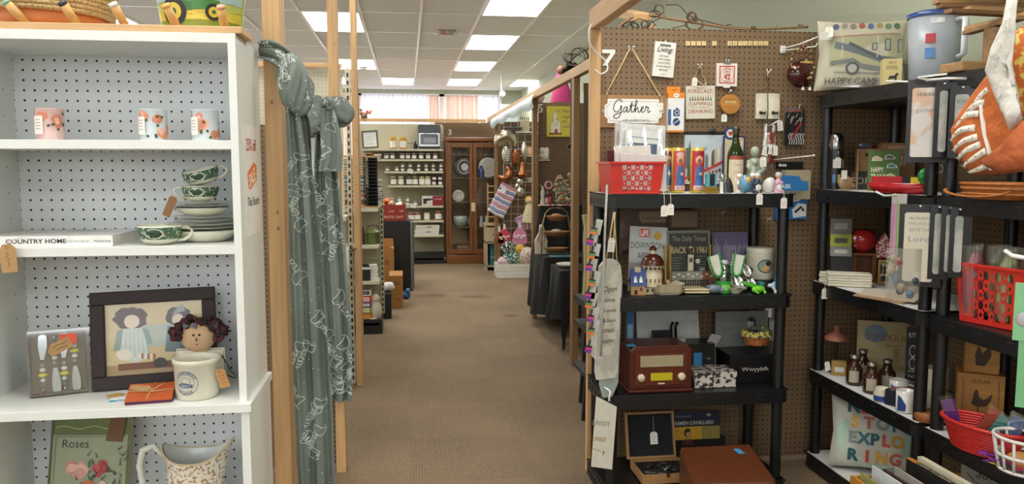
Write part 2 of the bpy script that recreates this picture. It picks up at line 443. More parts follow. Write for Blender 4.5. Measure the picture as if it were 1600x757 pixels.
def sheer(h,t):
    m=bpy.data.materials.new('sheer_cloth');m.use_nodes=True;nt=m.node_tree;N=nt.nodes;L=nt.links
    N.remove(N['Principled BSDF']);d=N.new('ShaderNodeBsdfDiffuse');tl=N.new('ShaderNodeBsdfTranslucent');tp=N.new('ShaderNodeBsdfTransparent')
    d.inputs[0].default_value=rgb(h);tl.inputs[0].default_value=rgb(h)
    n=N.new('ShaderNodeTexNoise');n.inputs['Scale'].default_value=6
    a=N.new('ShaderNodeMixShader');a.inputs[0].default_value=.5;b2=N.new('ShaderNodeMixShader')
    ma=N.new('ShaderNodeMath');ma.operation='MULTIPLY_ADD';ma.inputs[1].default_value=t*.4;ma.inputs[2].default_value=t*.8;L.new(n.outputs['Fac'],ma.inputs[0])
    L.new(d.outputs[0],a.inputs[1]);L.new(tl.outputs[0],a.inputs[2]);L.new(a.outputs[0],b2.inputs[1]);L.new(tp.outputs[0],b2.inputs[2]);L.new(ma.outputs[0],b2.inputs[0])
    L.new(b2.outputs[0],N['Material Output'].inputs['Surface']);return m
SH1=sheer('#cfc8d2',.05);SH2=sheer('#c9a594',.03)
def curtain(x0,x1,mat,label,folds,z0=1.25,z1=2.93):
    m=MB()
    def fn(u,v):
        x=x0+(x1-x0)*u;a=u*folds*2*math.pi
        return (x+.01*math.sin(a*1.7+v*3),YF-.10+.03*math.sin(a)+.012*math.sin(a*2.3+v*2),z0+(z1-z0)*v)
    m.surf(fn,int(folds*10),6,mat)
    return one('window_curtain',m,label,'curtain',(0,0,0),group='curtains on the far windows')
for x0,x1,mt_,fo,lb in [(-.90,-.62,SH1,3,'narrow pale sheer curtain at left edge of the centre far window'),(-.62,.45,SH1,11,'wide pale sheer curtain in the centre far window'),
                         (.45,.68,SH2,3,'narrow peach curtain at right edge of the centre far window'),(.79,1.48,SH2,7,'peach curtain covering the left half of the right far window'),
                         (1.52,1.95,SH1,4,'pale sheer curtain over right end of the right far window'),(-1.62,-1.0,SH2,6,'peach curtain in the far window left of the thin mullion'),
                         (-3.2,-1.7,SH2,10,'peach curtain further left on the far windows')]:
    curtain(x0,x1,mt_,lb,fo)
dif=emit('#fffdf6',LIGHT_POWER)
def panel(x,y,lb,grp=True):
    t=thing('ceiling_light',lb,'ceiling light',(x,y,HC),0,'recessed ceiling light panels')
    fr=MB();fr.box(-.30,-.605,-.012,.30,-.585,-.001,gm);fr.box(-.30,.585,-.012,.30,.605,-.001,gm)
    fr.box(-.30,-.585,-.012,-.28,.585,-.001,gm);fr.box(.28,-.585,-.012,.30,.585,-.001,gm);fr.build('light_frame',t)
    d=MB();d.box(-.28,-.585,-.009,.28,.585,-.002,dif);d.build('diffuser',t)
lab={(0,3): 'nearest lit ceiling panel above the right of the aisle',(0,4): 'middle lit ceiling panel of the right-hand row, past the exit-style emergency unit',(0,5): 'farthest small lit ceiling panel of the right-hand row'}
for k,y0 in enumerate([-2.61,-.17,2.27,7.15,9.59,12.03]):
    panel(GX0+.305,y0+.61,{3: 'nearest lit ceiling panel right of the aisle centre',4: 'middle lit ceiling panel of the row right of the aisle',5: 'farthest lit ceiling panel of the row right of the aisle'}.get(k,'lit ceiling panel over the front of the shop, right row'))
for k,y0 in enumerate([-2.61,1.05,4.71,8.37,12.03]):
    panel(GX0-.61*2-.305,y0+.61,{3: 'lit ceiling panel behind the bare wooden uprights left of the aisle',4: 'far lit ceiling panel low beside the tall pine upright'}.get(k,'lit ceiling panel over the front of the shop, left row'))
for k,y0 in enumerate([-2.61,1.05,4.71,8.37,12.03]):
    panel(GX0-.61*6-.305,y0+.61,'lit ceiling panel over the booths out to the left')
for k,(gx,y0) in enumerate(((0,14.47),(2,14.47),(4,14.47),(-2,14.47))):
    panel(GX0-.61*gx+.305,y0+.61,'lit ceiling panel close to the far windows',True)
p=atZ(699,47,HC);t=thing('emergency_light','small white twin-lamp emergency light on the ceiling over the aisle','emergency light',(p.x,p.y,HC))
m=MB();m.cb(.20,.07,.05,'#a59a8c/.5',z=-.05);m.build('housing',t,bev=.006)
for sx in (-1,1):
    m=MB();m.T=TR(sx*.11,-.01,-.04) @ RX(60);m.cyl(.03,0,.03,'#d9d4cb/.3');m.build('lamp_head',t)
m=MB();m.ball((0,-.037,-.03),.006,emit('#ff2a18',3));m.build('indicator',t)
for px,py,lb in ((881,77,'sprinkler head under the ceiling nearer the twisted branches'),(815,129,'sprinkler head under the ceiling near the far window')):
    p=atZ(px,py,HC);m=MB();m.cyl(.045,-.008,0,'#e8e8e8/.4');m.cyl(.012,-.07,-.008,'#d0d0cc/.3/.6');m.cyl(.03,-.075,-.07,CHROME)
    one('ceiling_sprinkler',m,lb,'sprinkler',(p.x,p.y,HC),group='ceiling sprinklers')
p=atY(784,150,13.6)
m=MB();m.cyl(.02,0,HC-p.z,'#e8e8e8/.4');m.T=RX(70) @ TR(0,0,-.1);m.cyl(.035,0,.2,'#e8e8ea/.3',r1=.055)
one('security_camera',m,'white camera hanging from the ceiling before the far window','camera',p)
p=atY(567,113,12.9);m=MB();m.cyl(.09,-.02,0,'#9a9a98/.4');m.cyl(.05,-.05,-.02,'#70706e/.4')
one('smoke_detector',m,'grey disc detector on the ceiling beside the far left light panel','detector',(p.x,p.y,HC))
# ================================================================== posts,rails,partition walls
def post(px,w,d,z1,Y,lb,X=None,z0=0,mat=PINE,name='wooden_post'):
    X=onY(px,Y,.7).x if X is None else X
    m=MB();m.box(-w/2,0,0,w/2,d,z1-z0,mat)
    random.seed(int(px))
    for k in range(3):
        m.disc(random.uniform(-.35,.35)*w,random.uniform(.1,.95)*(z1-z0),.0035,-.0006,'#94693f/.7',.006,8)
    return one(name,m,lb,'post',(X,Y,z0),bev=.002)
post(447,.046,.089,HC,2.215,'pine upright beside the white bookcase with a scarf knotted round it',X=-.352)
post(527,.046,.089,HC,3.83,'pine upright with a scarf tied in a bow round it',X=-.335)
post(553,.04,.089,HC,5.38,'bare slim pine upright beside the cream slotted rail',X=-.335)
BOARD=_peg('#765f45','#120b06',r=.15);BOARDY=_peg('#765f45','#120b06','yz',r=.15);CPEG=_peg('#cdc9b2','#4d4a3c');WPEG=_peg('#dde0e2','#0c0c0c',r=.115)
OAKD=_wood('#8a6947')
def wallboard(name,lb,x0,x1,Y,z0,z1,mat,rail=True,th=.006):
    m=MB();m.box(0,0,0,x1-x0,th,z1-z0,mat)
    if rail: m.box(0,th,z1-z0-.06,x1-x0,th+.035,z1-z0,PINEX)
    o=one(name,m,lb,'pegboard panel',(x0,Y,z0))
    return o
ZP=2.17
wallboard('pegboard_panel','tall brown pegboard wall of booth 7 behind the black shelf unit',.90,XR-.003,3.72,0.02,2.145,BOARD)
wallboard('pegboard_panel','brown pegboard panel in the second booth on the right, seen past the front booth',1.30,XR-.003,5.80,0.02,2.1,BOARD)
wallboard('pegboard_panel','brown pegboard wall of booth 5 with a yellow church picture',1.27,XR-.003,7.66,0.02,2.1,BOARD)
wallboard('pegboard_panel','brown pegboard panel behind the white wire grid of booth 4',1.30,XR-.003,11.05,0.02,2.1,BOARD)
wallboard('pegboard_panel','brown pegboard panel with a 3 above the glass cabinet',.45,XR-.3,12.72,0.02,2.17,BOARD)
wallboard('pegboard_panel','low brown pegboard panel behind the hanging scarves',-1.5,-.365,3.90,0.02,1.69,BOARD)
wallboard('pegboard_panel','cream pegboard wall with a wooden top rail left of the aisle',-2.6,-.42,5.50,0.02,2.14,CPEG)
m=MB();m.box(0,0,0,.05,.04,2.13,PINE);one('wooden_post',m,'short pine upright at the left edge of the booth 7 pegboard','post',(.858,3.69,0),bev=.002)
m=MB();m.box(0,0,0,.05,4.2,.09,PINEY);one('wooden_beam',m,'pine beam running overhead toward the viewer from booth 7','beam',(.858,-.47,2.131),bev=.003)
m=MB();m.box(0,0,0,.089,.30,.038,PINEY);one('wooden_block',m,'pine block sticking up behind the booth 7 pegboard top','wood block',(1.09,3.80,2.19),rot=rad(14,0,0),bev=.002)
def drkpost(X,Y,z1,lb,w=.045,d=.09):
    m=MB();m.box(0,0,0,w,d,z1,_wood('#8b6b46'));one('wooden_post',m,lb,'post',(X,Y,0),bev=.002)
drkpost(1.205,5.70,2.13,'weathered upright nearest booth 7 on the right of the aisle')
drkpost(1.205,7.57,2.13,'weathered upright at the left edge of booth 5')
drkpost(1.21,10.95,2.13,'weathered upright at the left of the white wire grid')
m=MB();m.box(0,0,0,.05,8.0,.07,PINEY);one('wooden_beam',m,'long pine rail along the tops of the right-hand booths','beam',(1.203,3.95,2.131),bev=.003)
m=MB();m.box(0,0,0,2.6,.05,.05,PINEX);one('wooden_beam',m,'pine rail along the top of the far booth below the windows','beam',(-1.35,12.62,2.172),bev=.002)
m=MB();m.box(0,0,0,.02,7.0,2.1,CPEG);one('cream_partition',m,'cream partition running back along the left booths','partition',(-2.7,5.6,0))
# ================================================================== white bookcase on the left
BX0,BX1,BYF,BYB=-1.003,-.385,1.92,2.20
ZS1,ZS2,ZS3,ZS4,ZTOP=1.557,1.312,.936,.475,1.80
LAM=C('#dfe1dd/.38/0/.015')
loc=Vector(((BX0+BX1)/2,2.06,0));t=thing('bookcase','tall white laminate bookcase with pegboard back, left of the aisle','bookcase',loc)
m=wm(loc);m.box(BX0,BYF,ZS3,BX0+.018,BYB,ZTOP,LAM)
for k in range(12):   # shelf pin holes in the inner face
    for yy in (1.97,2.13): m.add([(BX0+.0185,yy-.002,.98+k*.064),(BX0+.0185,yy+.002,.98+k*.064),(BX0+.0185,yy+.002,.984+k*.064),(BX0+.0185,yy-.002,.984+k*.064)],[(0,1,2,3)],'#6a6a68')
m.build('side_panel',t)
m=wm(loc);m.box(BX1-.018,BYF,ZS3,BX1,BYB,ZTOP-.02,LAM);m.build('side_panel',t,bev=.0008)
m=wm(loc);m.box(BX0+.018,BYF,ZTOP-.022,BX1,BYB,ZTOP,LAM);m.build('top_panel',t,bev=.0008)
m=wm(loc);m.box(BX0+.012,BYB-.012,.05,BX1-.012,BYB-.004,ZTOP-.022,WPEG);m.build('back_panel',t)
for z in (ZS1,ZS2):
    m=wm(loc);m.box(BX0+.018,BYF+.002,z-.021,BX1-.018,BYB-.012,z,LAM);m.build('shelf',t,bev=.0008)
m=wm(loc);m.box(BX0-.012,BYF-.02,ZS3-.021,BX1+.012,BYB,ZS3,LAM);m.build('shelf',t,bev=.001)
m=wm(loc);m.box(BX0+.018,BYF,ZS4-.021,BX1-.018,BYB-.012,ZS4,LAM);m.build('shelf',t)
for a,b in ((BX0-.008,BX0+.012),(BX1-.014,BX1+.006)):
    m=wm(loc);m.box(a,BYF-.008,0,b,BYB,ZS3-.022,LAM);m.build('side_panel',t,bev=.0008)
p1=atX(379,193,BX1+.003);p2=atX(404,196,BX1+.003);zb=atX(386,372,BX1+.003).z
wd=p2.y-p1.y;z1=p1.z;hh=z1-zb
m=MB();m.box(0,0,0,wd,.001,hh,'#eeeeec/.3')
m.text('25% off',wd*.5,hh*.77,.030,-.0006,'#c93a32/.6',w=wd*.62)
m.prism([(wd*.36,hh*.415),(wd*.80,hh*.50),(wd*.80,hh*.64),(wd*.64,hh*.665),(wd*.22,hh*.57),(wd*.28,hh*.44)],-.0006,0,'#e07a2e/.5')
m.T=TR(wd*.5,-.0008,hh*.525) @ RY(-14);m.text('SALE',0,-.015,.032,0,'#f6f0e6/.5',w=wd*.40,bold=.02);m.T=Matrix()
m.text('This Booth',wd*.55,hh*.27,.022,-.0006,'#3a3f47/.6',w=wd*.72)
one('sale_sign',m,'white SALE paper on the side of the bookcase reading 25% off','sign',(BX1+.0013,p1.y,zb),90)

pl,pr=onY(2,BYF+.02,ZTOP).x,onY(380,BYF+.02,ZTOP).x
bloc=Vector(((pl+pr)/2,1.98,ZTOP+.0005))
t=thing('peg_rack','light wooden peg rack laid flat along the top of the bookcase','peg rack',bloc)
m=MB();m.box(pl-bloc.x,-.055,0,pr-bloc.x,.07,.016,PINEX);m.build('board',t,bev=.002)
for px,dx,col,lb in ((42,-21,'#8fb59d','peg with mint green end'),(121,-14,'#26303f','peg with navy end'),(196,-11,'#d9d9d6','peg with white end'),(276,-10,'#d9a35a','peg with plain wood end'),(351,-1,'#cf9a86','peg with pink end')):
    q=onY(px,1.95,ZTOP+.016) - bloc;e=Vector((dx*.00155,-.026,.046));a=q
    m=MB();m.tube([a,a+e*.5,a+e*.86],.0098,'#d3a263/.5',14);m.tube([a+e*.86,a+e],.0099,col+'/.45',14)
    o=m.build('peg',t);o['label']=lb
p=onY(62,2.08,ZTOP+.017)
t=thing('planter_basket','terracotta planter wrapped in tan rope with a leather patch','planter',(p.x,2.10,ZTOP+.017))
m=MB();m.lathe([(.140,0),(.150,.006),(.150,.034),(.145,.036)],'#c8763f/.55',36);m.build('terracotta_pot',t)
m=MB()
for k in range(9):
    z=.040+k*.0105;r=.155+k*.0014
    m.tube([(r*math.cos(a*math.pi/24),r*math.sin(a*math.pi/24),z) for a in range(48)],.0062,pattern('#8d7146','#c3a675',260,.45),7,True)
m.build('rope_wrap',t)
m=MB();m.W=wrap(.164);m.surf(lambda u,v: (.05*math.cos(u*6.2832)*v,-.008,.032*math.sin(u*6.2832)*v+.095),28,5,'#9a5433/.5')
m.text('SIMPLE',0,.082,.012,-.0085,'#6e3620/.6');m.T=Matrix();m.build('leather_patch',t)
p=onY(316,2.10,ZTOP+.002)
t=thing('tin_pail','painted tin pail showing a green tractor in a yellow field','pail',(p.x,2.11,ZTOP+.0165))
def pail(z): return .092+.12*z
m=MB();m.openlathe([(.0,.001),(pail(0),.001),(pail(0),.005),(pail(.13),.13),(pail(.13)+.003,.134),(pail(.13)-.002,.134),(pail(.1)-.006,.1),(pail(0)-.004,.006),(0,.006)],'#8fa63c/.3',40)
W_=wrap(.1,rf=pail);m.W=W_
def band(z0,z1,col,off=-.0007): m.surf(lambda u,v: (-.14+.28*u,off,z0+(z1-z0)*v),20,1,col)
band(.070,.130,'#9db7ba/.35');band(.052,.072,'#a9b257/.4');band(.028,.054,'#c7b53e/.4');band(.006,.03,'#7f8f30/.4')
for k in range(30):
    m.stroke([(-.13+.26*random.random(),.03+.03*random.random()),(-.13+.26*random.random(),.03)],.0008,-.001,'#e0d264/.4')
m.prism([(-.005,.052),(.062,.056),(.064,.075),(.02,.082),(.0,.080)],-.0022,-.001,'#3f7a35/.3')
m.prism([(-.03,.05),(.0,.05),(.0,.07),(-.02,.075),(-.035,.065)],-.0022,-.001,'#2f652c/.3')
for x_,r_ in ((-.045,.033),(.05,.02)):
    m.disc(x_,.048,r_,-.0026,'#1d1f1c/.5');m.disc(x_,.048,r_*.62,-.0030,'#c6b23a/.4');m.disc(x_,.048,r_*.25,-.0034,'#2f652c')
m.stroke([(.03,.08),(.03,.10)],.003,-.002,'#26352a');m.stroke([(-.012,.085),(.004,.10)],.002,-.002,'#26352a')
m.disc(-.03,.105,.006,-.002,'#9a6a4a');m.prism([(-.042,.07),(-.02,.07),(-.022,.098),(-.038,.1)],-.002,-.0012,'#7c6a52')
m.W=None;m.build('pail_body',t)
m=MB();m.tube([((pail(.13)+.002)*math.cos(a*math.pi/24),(pail(.13)+.002)*math.sin(a*math.pi/24),.132) for a in range(48)],.0025,'#2c3530/.3/.6',6,True);m.build('rim',t)

def floral(m,seed,r,h):
    random.seed(seed);m.W=wrap(r)
    for k in range(9):
        x=random.uniform(-.055,.06);z=random.uniform(.012,h-.012);c_=random.choice(['#d98f72','#e0a78b','#c9745c'])
        for j in range(3): m.disc(x+random.uniform(-.003,.003),z+random.uniform(-.003,.003),(.011-.003*j),-.0006-.0003*j,random.choice(['#d98f72','#e5b49b','#cf8169']),n=12)
    for k in range(8):
        x=random.uniform(-.02,.05);z=random.uniform(.008,h-.01);a=random.uniform(0,6.28)
        dx,dz=.009*math.cos(a),.009*math.sin(a)
        m.poly([(x,z),(x+dx*.5-dz*.4,z+dz*.5+dx*.4),(x+dx,z+dz),(x+dx*.5+dz*.4,z+dz*.5-dx*.4)],-.0018,'#3f4f35')
    m.W=None
for px,sd,lb,lx in ((79,3,'pink floral candle tin at the left end of the top shelf',-.012),(241,5,'pale blue floral candle tin in the middle of the top shelf',-.02),(322,9,'pale blue floral candle tin at the right end of the top shelf',-.02)):
    p=onY(px,2.0,ZS1)
    t=thing('candle_tin',lb,'candle',p,0,'floral candle tins on the top shelf')
    r,h=.0305,.074
    m=MB();m.openlathe([(0,0),(r+.001,0),(r+.0012,.002),(r,.004),(r,h-.004),(r+.0012,h-.002),(r+.0005,h),(r-.002,h-.001),(r-.002,h-.014),(0,h-.014)],'#c9d2d6/.35' if sd != 3 else '#d9b7b3/.35',30)
    floral(m,sd,r,h);m.build('tin',t)
    m=MB();m.W=wrap(r);m.wlabel(lx-.011,.014,lx+.011,.056,-.003,'#eee6dc/.7')
    for k in range(4): m.stroke([(lx-.006,.047-.007*k),(lx+.006,.047-.007*k)],.0012,-.0034,'#7c746c')
    m.build('paper_label',t)
    m=MB();m.cyl(r-.002,h-.016,h-.013,'#e8ddc8/.6');m.tube([(0,0,h-.014),(.001,0,h-.006)],.0008,'#f2ead8');m.build('wax',t)
p1=onY(-10,1.98,ZS2);p2=onY(181,1.96,ZS2)
t=thing('coffee_table_book','thick white COUNTRY HOME book lying on the second shelf','book',(p2.x,1.942,ZS2+.0005),0)
L_=p2.x-p1.x
m=MB();m.box(-L_,0,0,0,.20,.003,'#e4e4e0/.3');m.box(-L_,0,.0215,0,.20,.0245,'#d9dbd8/.25');m.box(-L_,-.0008,-.0001,0,.0035,.0246,'#e8e8e5/.3')
for k in range(14):
    m.T=TR(random.uniform(-L_,-.02),random.uniform(.02,.18),.0247);m.slab([(-.01,-.008),(.012,-.01),(.014,.008),(-.008,.01)],0,.0002,random.choice(['#b9bdbb','#d2a98e','#9fa8a2','#c9c4b4']))
m.T=Matrix()
m.text('COUNTRY HOME',-.166,.008,.0098,-.0014,'#232323',w=.13,bold=.02,al='c')
m.text('DECORATING BOOK',-.082,.009,.0058,-.0014,'#9a9a96',w=.062);m.text('Miranda Innes',-.022,.009,.0066,-.0014,'#4a4a4a',w=.036)
m.build('cover',t)
m=MB();m.box(-L_+.003,.0045,.0031,-.002,.197,.0215,'#d8d6cd/.8');m.build('pages',t)
p=atY(10,382,1.905);t=thing('kraft_tag','brown kraft tag hanging over the second shelf at the photo edge','tag',p)
m=MB();m.T=RY(-4);m.prism([(-.017,-.064),(.017,-.064),(.018,-.010),(.009,0),(-.009,0),(-.017,-.012)],-.0006,.0006,KRAFT)
random.seed(5)
m.stroke([(-.003,-.018),(.002,-.022),(-.004,-.028),(.003,-.033),(-.002,-.038),(.002,-.045),(-.003,-.05)],.0011,-.001,INK);m.ring(0,-.007,.004,.0015,-.001,'#8a6436',12);m.build('card',t)
m=MB();m.tube([(0,0,-.006),(.004,.005,.006),(.02,.03,.012)],.0007,TWINE,5);m.build('string',t)
GW=C('#dcdcc8/.16/0/.02')
GP=pattern('#42604a','#a8b79c',150,.58,rough=.2)
def teacup(lb,px=None,Y=None,z=None,rot=None,loc=None,sc=1.0,hand=1,low=True):
    loc=loc or onY(px,Y,z);t=thing('teacup',lb,'teacup',loc,rot=rot)
    R,H=.046*sc,.042*sc
    def pr(zz):
        q=max(0,min(1,zz/H));return R*(.60+.40*min(1,q*1.5)**.6)
    m=MB();m.openlathe([(0,.002),(R*.45,0),(R*.5,.0015),(R*.55,.004)]+[(pr(H*k/8),H*k/8) for k in range(1,9)]+[(R-.0022,H-.0005)]+[(pr(H*k/8)-.003,H*k/8) for k in range(7,0,-1)]+[(0,.006)],GW,36)
    m.W=wrap(R,rf=pr)
    m.surf(lambda u,v: (-R*1.9+3.8*R*u,-.0006,H*.32+H*.62*v),40,5,GP)
    m.disc(0,H*.62,R*.44,-.0012,'#dfe0cc/.2',H*.27);random.seed(3)
    for k in range(16): m.disc(random.uniform(-.3,.3)*R,H*(.62+random.uniform(-.17,.17)),R*.07,-.0016,'#2f4a39',n=7)
    m.W=None;m.build('cup_bowl',t)
    m=MB();s=hand
    m.tube([(s*(R*.95),0,H*.86),(s*(R*1.25),0,H*.9),(s*(R*1.48),0,H*.72),(s*(R*1.38),0,H*.45),(s*(R*1.12),0,H*.25),(s*(R*.8),0,H*.2)],.0035*sc,GW,8);m.build('handle',t)
    return t
teacup('green transferware teacup standing alone in front of the stacked plates',251,1.975,ZS2,sc=1.08)
ctr=onY(319,2.05,ZS2);cx,cy=ctr.x,ctr.y;z=ZS2
def dish(name,lb,R,H,z,dx=0,cat='plate',grp='stacked green rimmed china'):
    if cat == 'bowl': pr=[(0,.003),(R*.55,0),(R*.6,.001),(R*.8,H*.3),(R*.95,H*.75),(R,H),(R-.003,H),(R*.9,H*.7),(R*.6,.006),(0,.005)]
    else: pr=[(0,.002),(R*.6,0),(R*.64,.0015),(R*.97,H-.001),(R,H),(R*.98,H+.0007),(R*.62,.004),(0,.0035)]
    m=MB();m.openlathe(pr,GW,40);zz=pr[-3 if cat != 'bowl' else 5][1]
    m.tube([(R*math.cos(a*math.pi/24),R*math.sin(a*math.pi/24),H) for a in range(48)],.0008,'#98a28f/.3',5,True)
    return one(name,m,lb,cat,(cx+dx,cy,z),group=grp)
dish('china_bowl','cream china bowl at the bottom of the plate stack',.078,.029,z,.006,'bowl');z += .0305
dish('china_plate','lowest wide china plate in the stack',.083,.006,z,.004);z += .0085
dish('china_plate','second wide china plate in the stack',.085,.006,z,0);z += .0095
dish('china_saucer','lower of the two saucers just above the wide plates',.071,.005,z,.003);z += .0085
dish('china_saucer','upper of the two saucers under the small bowl',.072,.005,z,0);z += .008
dish('china_bowl','smaller cream china bowl halfway up the plate stack',.063,.019,z,-.002,'bowl');z += .0205
dish('china_saucer','lower saucer right under the stacked teacups',.064,.004,z,-.002);z += .007
dish('china_saucer','topmost saucer carrying the stacked teacups',.065,.004,z,-.002);z += .0068
teacup('green transferware teacup upright on top of the saucers',loc=Vector((cx-.004,cy,z-.001)),hand=-1,sc=.92);z += .0385
teacup('green transferware teacup tilted on top of the whole stack',loc=Vector((cx+.004,cy,z+.0035)),rot=rad(8,-11,0),sc=.92)
p=atY(272,308,1.985);t=thing('kraft_tag','brown kraft tag leaning against the stack of plates','tag',p,rot=rad(6,26,0))
m=MB();m.prism([(-.009,-.052),(.009,-.052),(.010,-.004),(.004,0),(-.006,0),(-.01,-.005)],-.0006,.0006,'#8c6543/.7');m.build('card',t)
m=MB();m.tube([(0,0,-.003),(.008,.01,.006),(.028,.02,.005)],.0006,TWINE,4);m.build('string',t)

pa=onY(146,2.06,ZS3);pb=onY(342,2.10,ZS3);w_=(pb-pa).length;h_=.245
ang=math.degrees(math.atan2(pb.y-pa.y,pb.x-pa.x))
t=thing('picture_frame','dark brown framed picture of two cloth dolls leaning at the back of the shelf','picture',(pa.x,pa.y,ZS3+.001),rot=(math.radians(-9),math.radians(-1),math.radians(ang)))
fw=.033;FR=C('#241718/.65')
m=MB()
for a,b,c_,d in ((0,0,w_,fw),(0,h_-fw,w_,h_),(0,fw,fw,h_-fw),(w_-fw,fw,w_,h_-fw)): m.box(a,-.018,b,c_,0,d,FR)
m.build('frame',t,bev=.003)
m=MB();x0,x1,y0,y1=fw-.004,w_-fw+.004,fw-.004,h_-fw+.004
m.box(x0,-.006,y0,x1,-.002,y1,pattern('#cbb98e','#9c7b52',9,.62,rough=.6));m.rect(x0,y0,x1,y0+.03,-.0066,'#a08763')
def blob(cx_,cz,rx,rz_,col,y,seed,j=.12,n=22):
    random.seed(seed);m.poly([(cx_+rx*math.cos(2*math.pi*k/n)*(1+random.uniform(-j,j)),cz+rz_*math.sin(2*math.pi*k/n)*(1+random.uniform(-j,j))) for k in range(n)],y,col)
m.rect(.06,.045,.235,.062,-.0068,'#6d4029');m.rect(.10,.10,.22,.155,-.0068,'#a9b3a8')
blob(.092,.175,.040,.030,'#4a2f28',-.0072,1);blob(.205,.172,.032,.025,'#3f2b25',-.0072,2)
blob(.095,.167,.018,.017,'#d9cbb4',-.0076,3,.03);blob(.203,.166,.014,.014,'#d6c6ae',-.0076,4,.03)
m.poly([(.188,.178),(.222,.186),(.214,.205),(.203,.195)],-.0078,'#8f9798')
m.poly([(.075,.150),(.118,.150),(.135,.075),(.100,.062),(.062,.075)],-.0080,'#c3ccc6');m.poly([(.060,.145),(.076,.15),(.066,.10),(.050,.095)],-.0078,'#7f9490');m.poly([(.117,.15),(.132,.145),(.142,.11),(.125,.105)],-.0078,'#7f9490')
m.poly([(.178,.150),(.225,.150),(.232,.08),(.170,.085)],-.0078,'#5f7377');m.poly([(.190,.15),(.214,.15),(.212,.11),(.190,.11)],-.0081,'#cdd2ca')
for k in range(7): m.stroke([(.072+k*.009,.145),(.066+k*.011,.075)],.0012,-.0083,'#96a39d')
for k in range(6): m.rect(.108+k*.007,.072-.001*k,.112+k*.007,.086-.001*k,-.0084,'#a8473c' if k % 2 else '#e3ddd0')
blob(.158,.058,.018,.013,'#33302f',-.0086,8);blob(.215,.062,.014,.012,'#33302f',-.0086,9);blob(.075,.085,.018,.014,'#d9d3c6',-.0087,6)
m.build('picture',t)
m=MB();m.box(x0,-.0115,y0,x1,-.0105,y1,glass('#ffffff',.015));m.build('glazing',t)
pa=onY(48,2.03,ZS3);pb=onY(138,2.07,ZS3);w_=(pb-pa).length;h_=.152
t=thing('spreader_gift_box','brown gift box with a clear lid holding four beaded spreaders','gift box',(pa.x,pa.y,ZS3+.001),rot=(math.radians(-8),0,math.radians(math.degrees(math.atan2(pb.y-pa.y,pb.x-pa.x)))))
m=MB();K2=C('#7a6650/.7')
m.box(0,.0,0,w_,.003,h_,K2);m.box(0,-.024,0,.004,0,h_,'#4c3a2c/.6');m.box(w_-.004,-.024,0,w_,0,h_,'#4c3a2c/.6');m.box(0,-.024,0,w_,0,.005,'#4c3a2c/.6');m.box(0,-.024,h_-.004,w_,0,h_,'#4c3a2c/.6');m.build('tray',t)
for k,(x_,up) in enumerate(((.030,1),(.058,0),(.078,1),(.103,0))):
    x_=x_*w_/.13;sg=1 if up else -1;base=.012 if up else h_-.012
    m=MB();zz=base
    for r,c_ in ((.0035,'#9a9a98/.2/1'),(.0075,'#5a5f60/.3'),(.006,'#c7cdca/.15'),(.0105,'#d9d235/.25'),(.007,'#dfe3e0/.2'),(.0055,'#8c8f8d/.3')):
        m.ball((x_,-.012,zz),(r,r*.8,.0055),c_,12,7);zz += sg*.0125
    o=m.build('spreader',t)
    b_=MB();pts=[(x_-.004,zz),(x_+.004,zz),(x_+.011,zz+sg*.03),(x_+.011,zz+sg*.055),(x_+.003,zz+sg*.068),(x_-.007,zz+sg*.055),(x_-.008,zz+sg*.03)]
    b_.prism(pts if sg > 0 else pts[::-1],-.013,-.011,'#b9bdbf/.12/1');b_.build('blade',o)
m=MB();m.T=TR(w_*.42,-.026,h_*.62) @ RY(-24);m.prism([(0,0),(.05,0),(.05,.028),(.008,.028),(-.006,.014)],-.0005,.0005,KRAFT);m.stroke([(.008,.018),(.02,.02),(.035,.017),(.045,.019)],.0012,-.001,INK);m.stroke([(.012,.009),(.03,.010),(.04,.008)],.0012,-.001,INK);m.build('kraft_tag',t)
m=MB();m.prism([(w_*.55,h_-.03),(w_*.85,h_-.03),(w_*.85,h_-.006),(w_*.55,h_-.006)],-.0262,-.0252,'#dd5a42/.6');m.build('red_sticker',t)
m=MB();m.box(-.001,-.025,-.0005,w_+.009,-.0242,h_+.006,glass('#ffffff',.10));m.build('clear_lid',t)
p=onY(309,1.985,ZS3)
t=thing('stoneware_crock','cream stoneware crock with a round blue emblem at the shelf front','crock',p)
m=MB();R=.053;m.openlathe([(0,0),(.046,0),(.049,.003),(.0505,.02),(.0515,.083),(.0545,.085),(.0555,.093),(.054,.097),(.051,.098),(.0485,.094),(.047,.083),(.046,.008),(0,.006)],'#cfcbb9/.3/0/.03',44)
B_='#3d5577/.4';m.W=wrap(.0512,rf=lambda z: .0508);ex,ez=-.014,.045
m.ring(ex,ez,.029,.0013,-.0006,B_,40);m.ring(ex,ez,.021,.0008,-.0006,B_,32)
for s_,a0,up in (('STONEHOUSE',150,1),('WINTER',235,0)):
    n=len(s_)
    for i,ch in enumerate(s_):
        a=math.radians(a0-(a0-30)*i/(n-1)) if up else math.radians(235+70*i/(n-1))
        ph=math.degrees(a)-90 if up else math.degrees(a)+90
        r_=.0222 if up else .0278
        sv=m.W;m.W=None
        tmp=MB();tmp.T=TR(ex+r_*math.cos(a),0,ez+r_*math.sin(a)) @ RY(-ph);tmp.text(ch,0,0,.0055,-.0008,B_,bold=.03)
        m.W=sv;m.add(tmp.v,tmp.f,B_)
m.stroke([(ex-.010,ez-.012),(ex-.012,ez+.004),(ex-.006,ez+.014),(ex+.004,ez+.012),(ex+.011,ez+.010),(ex+.010,ez),(ex+.007,ez-.012),(ex-.010,ez-.012)],.0011,-.0007,B_)
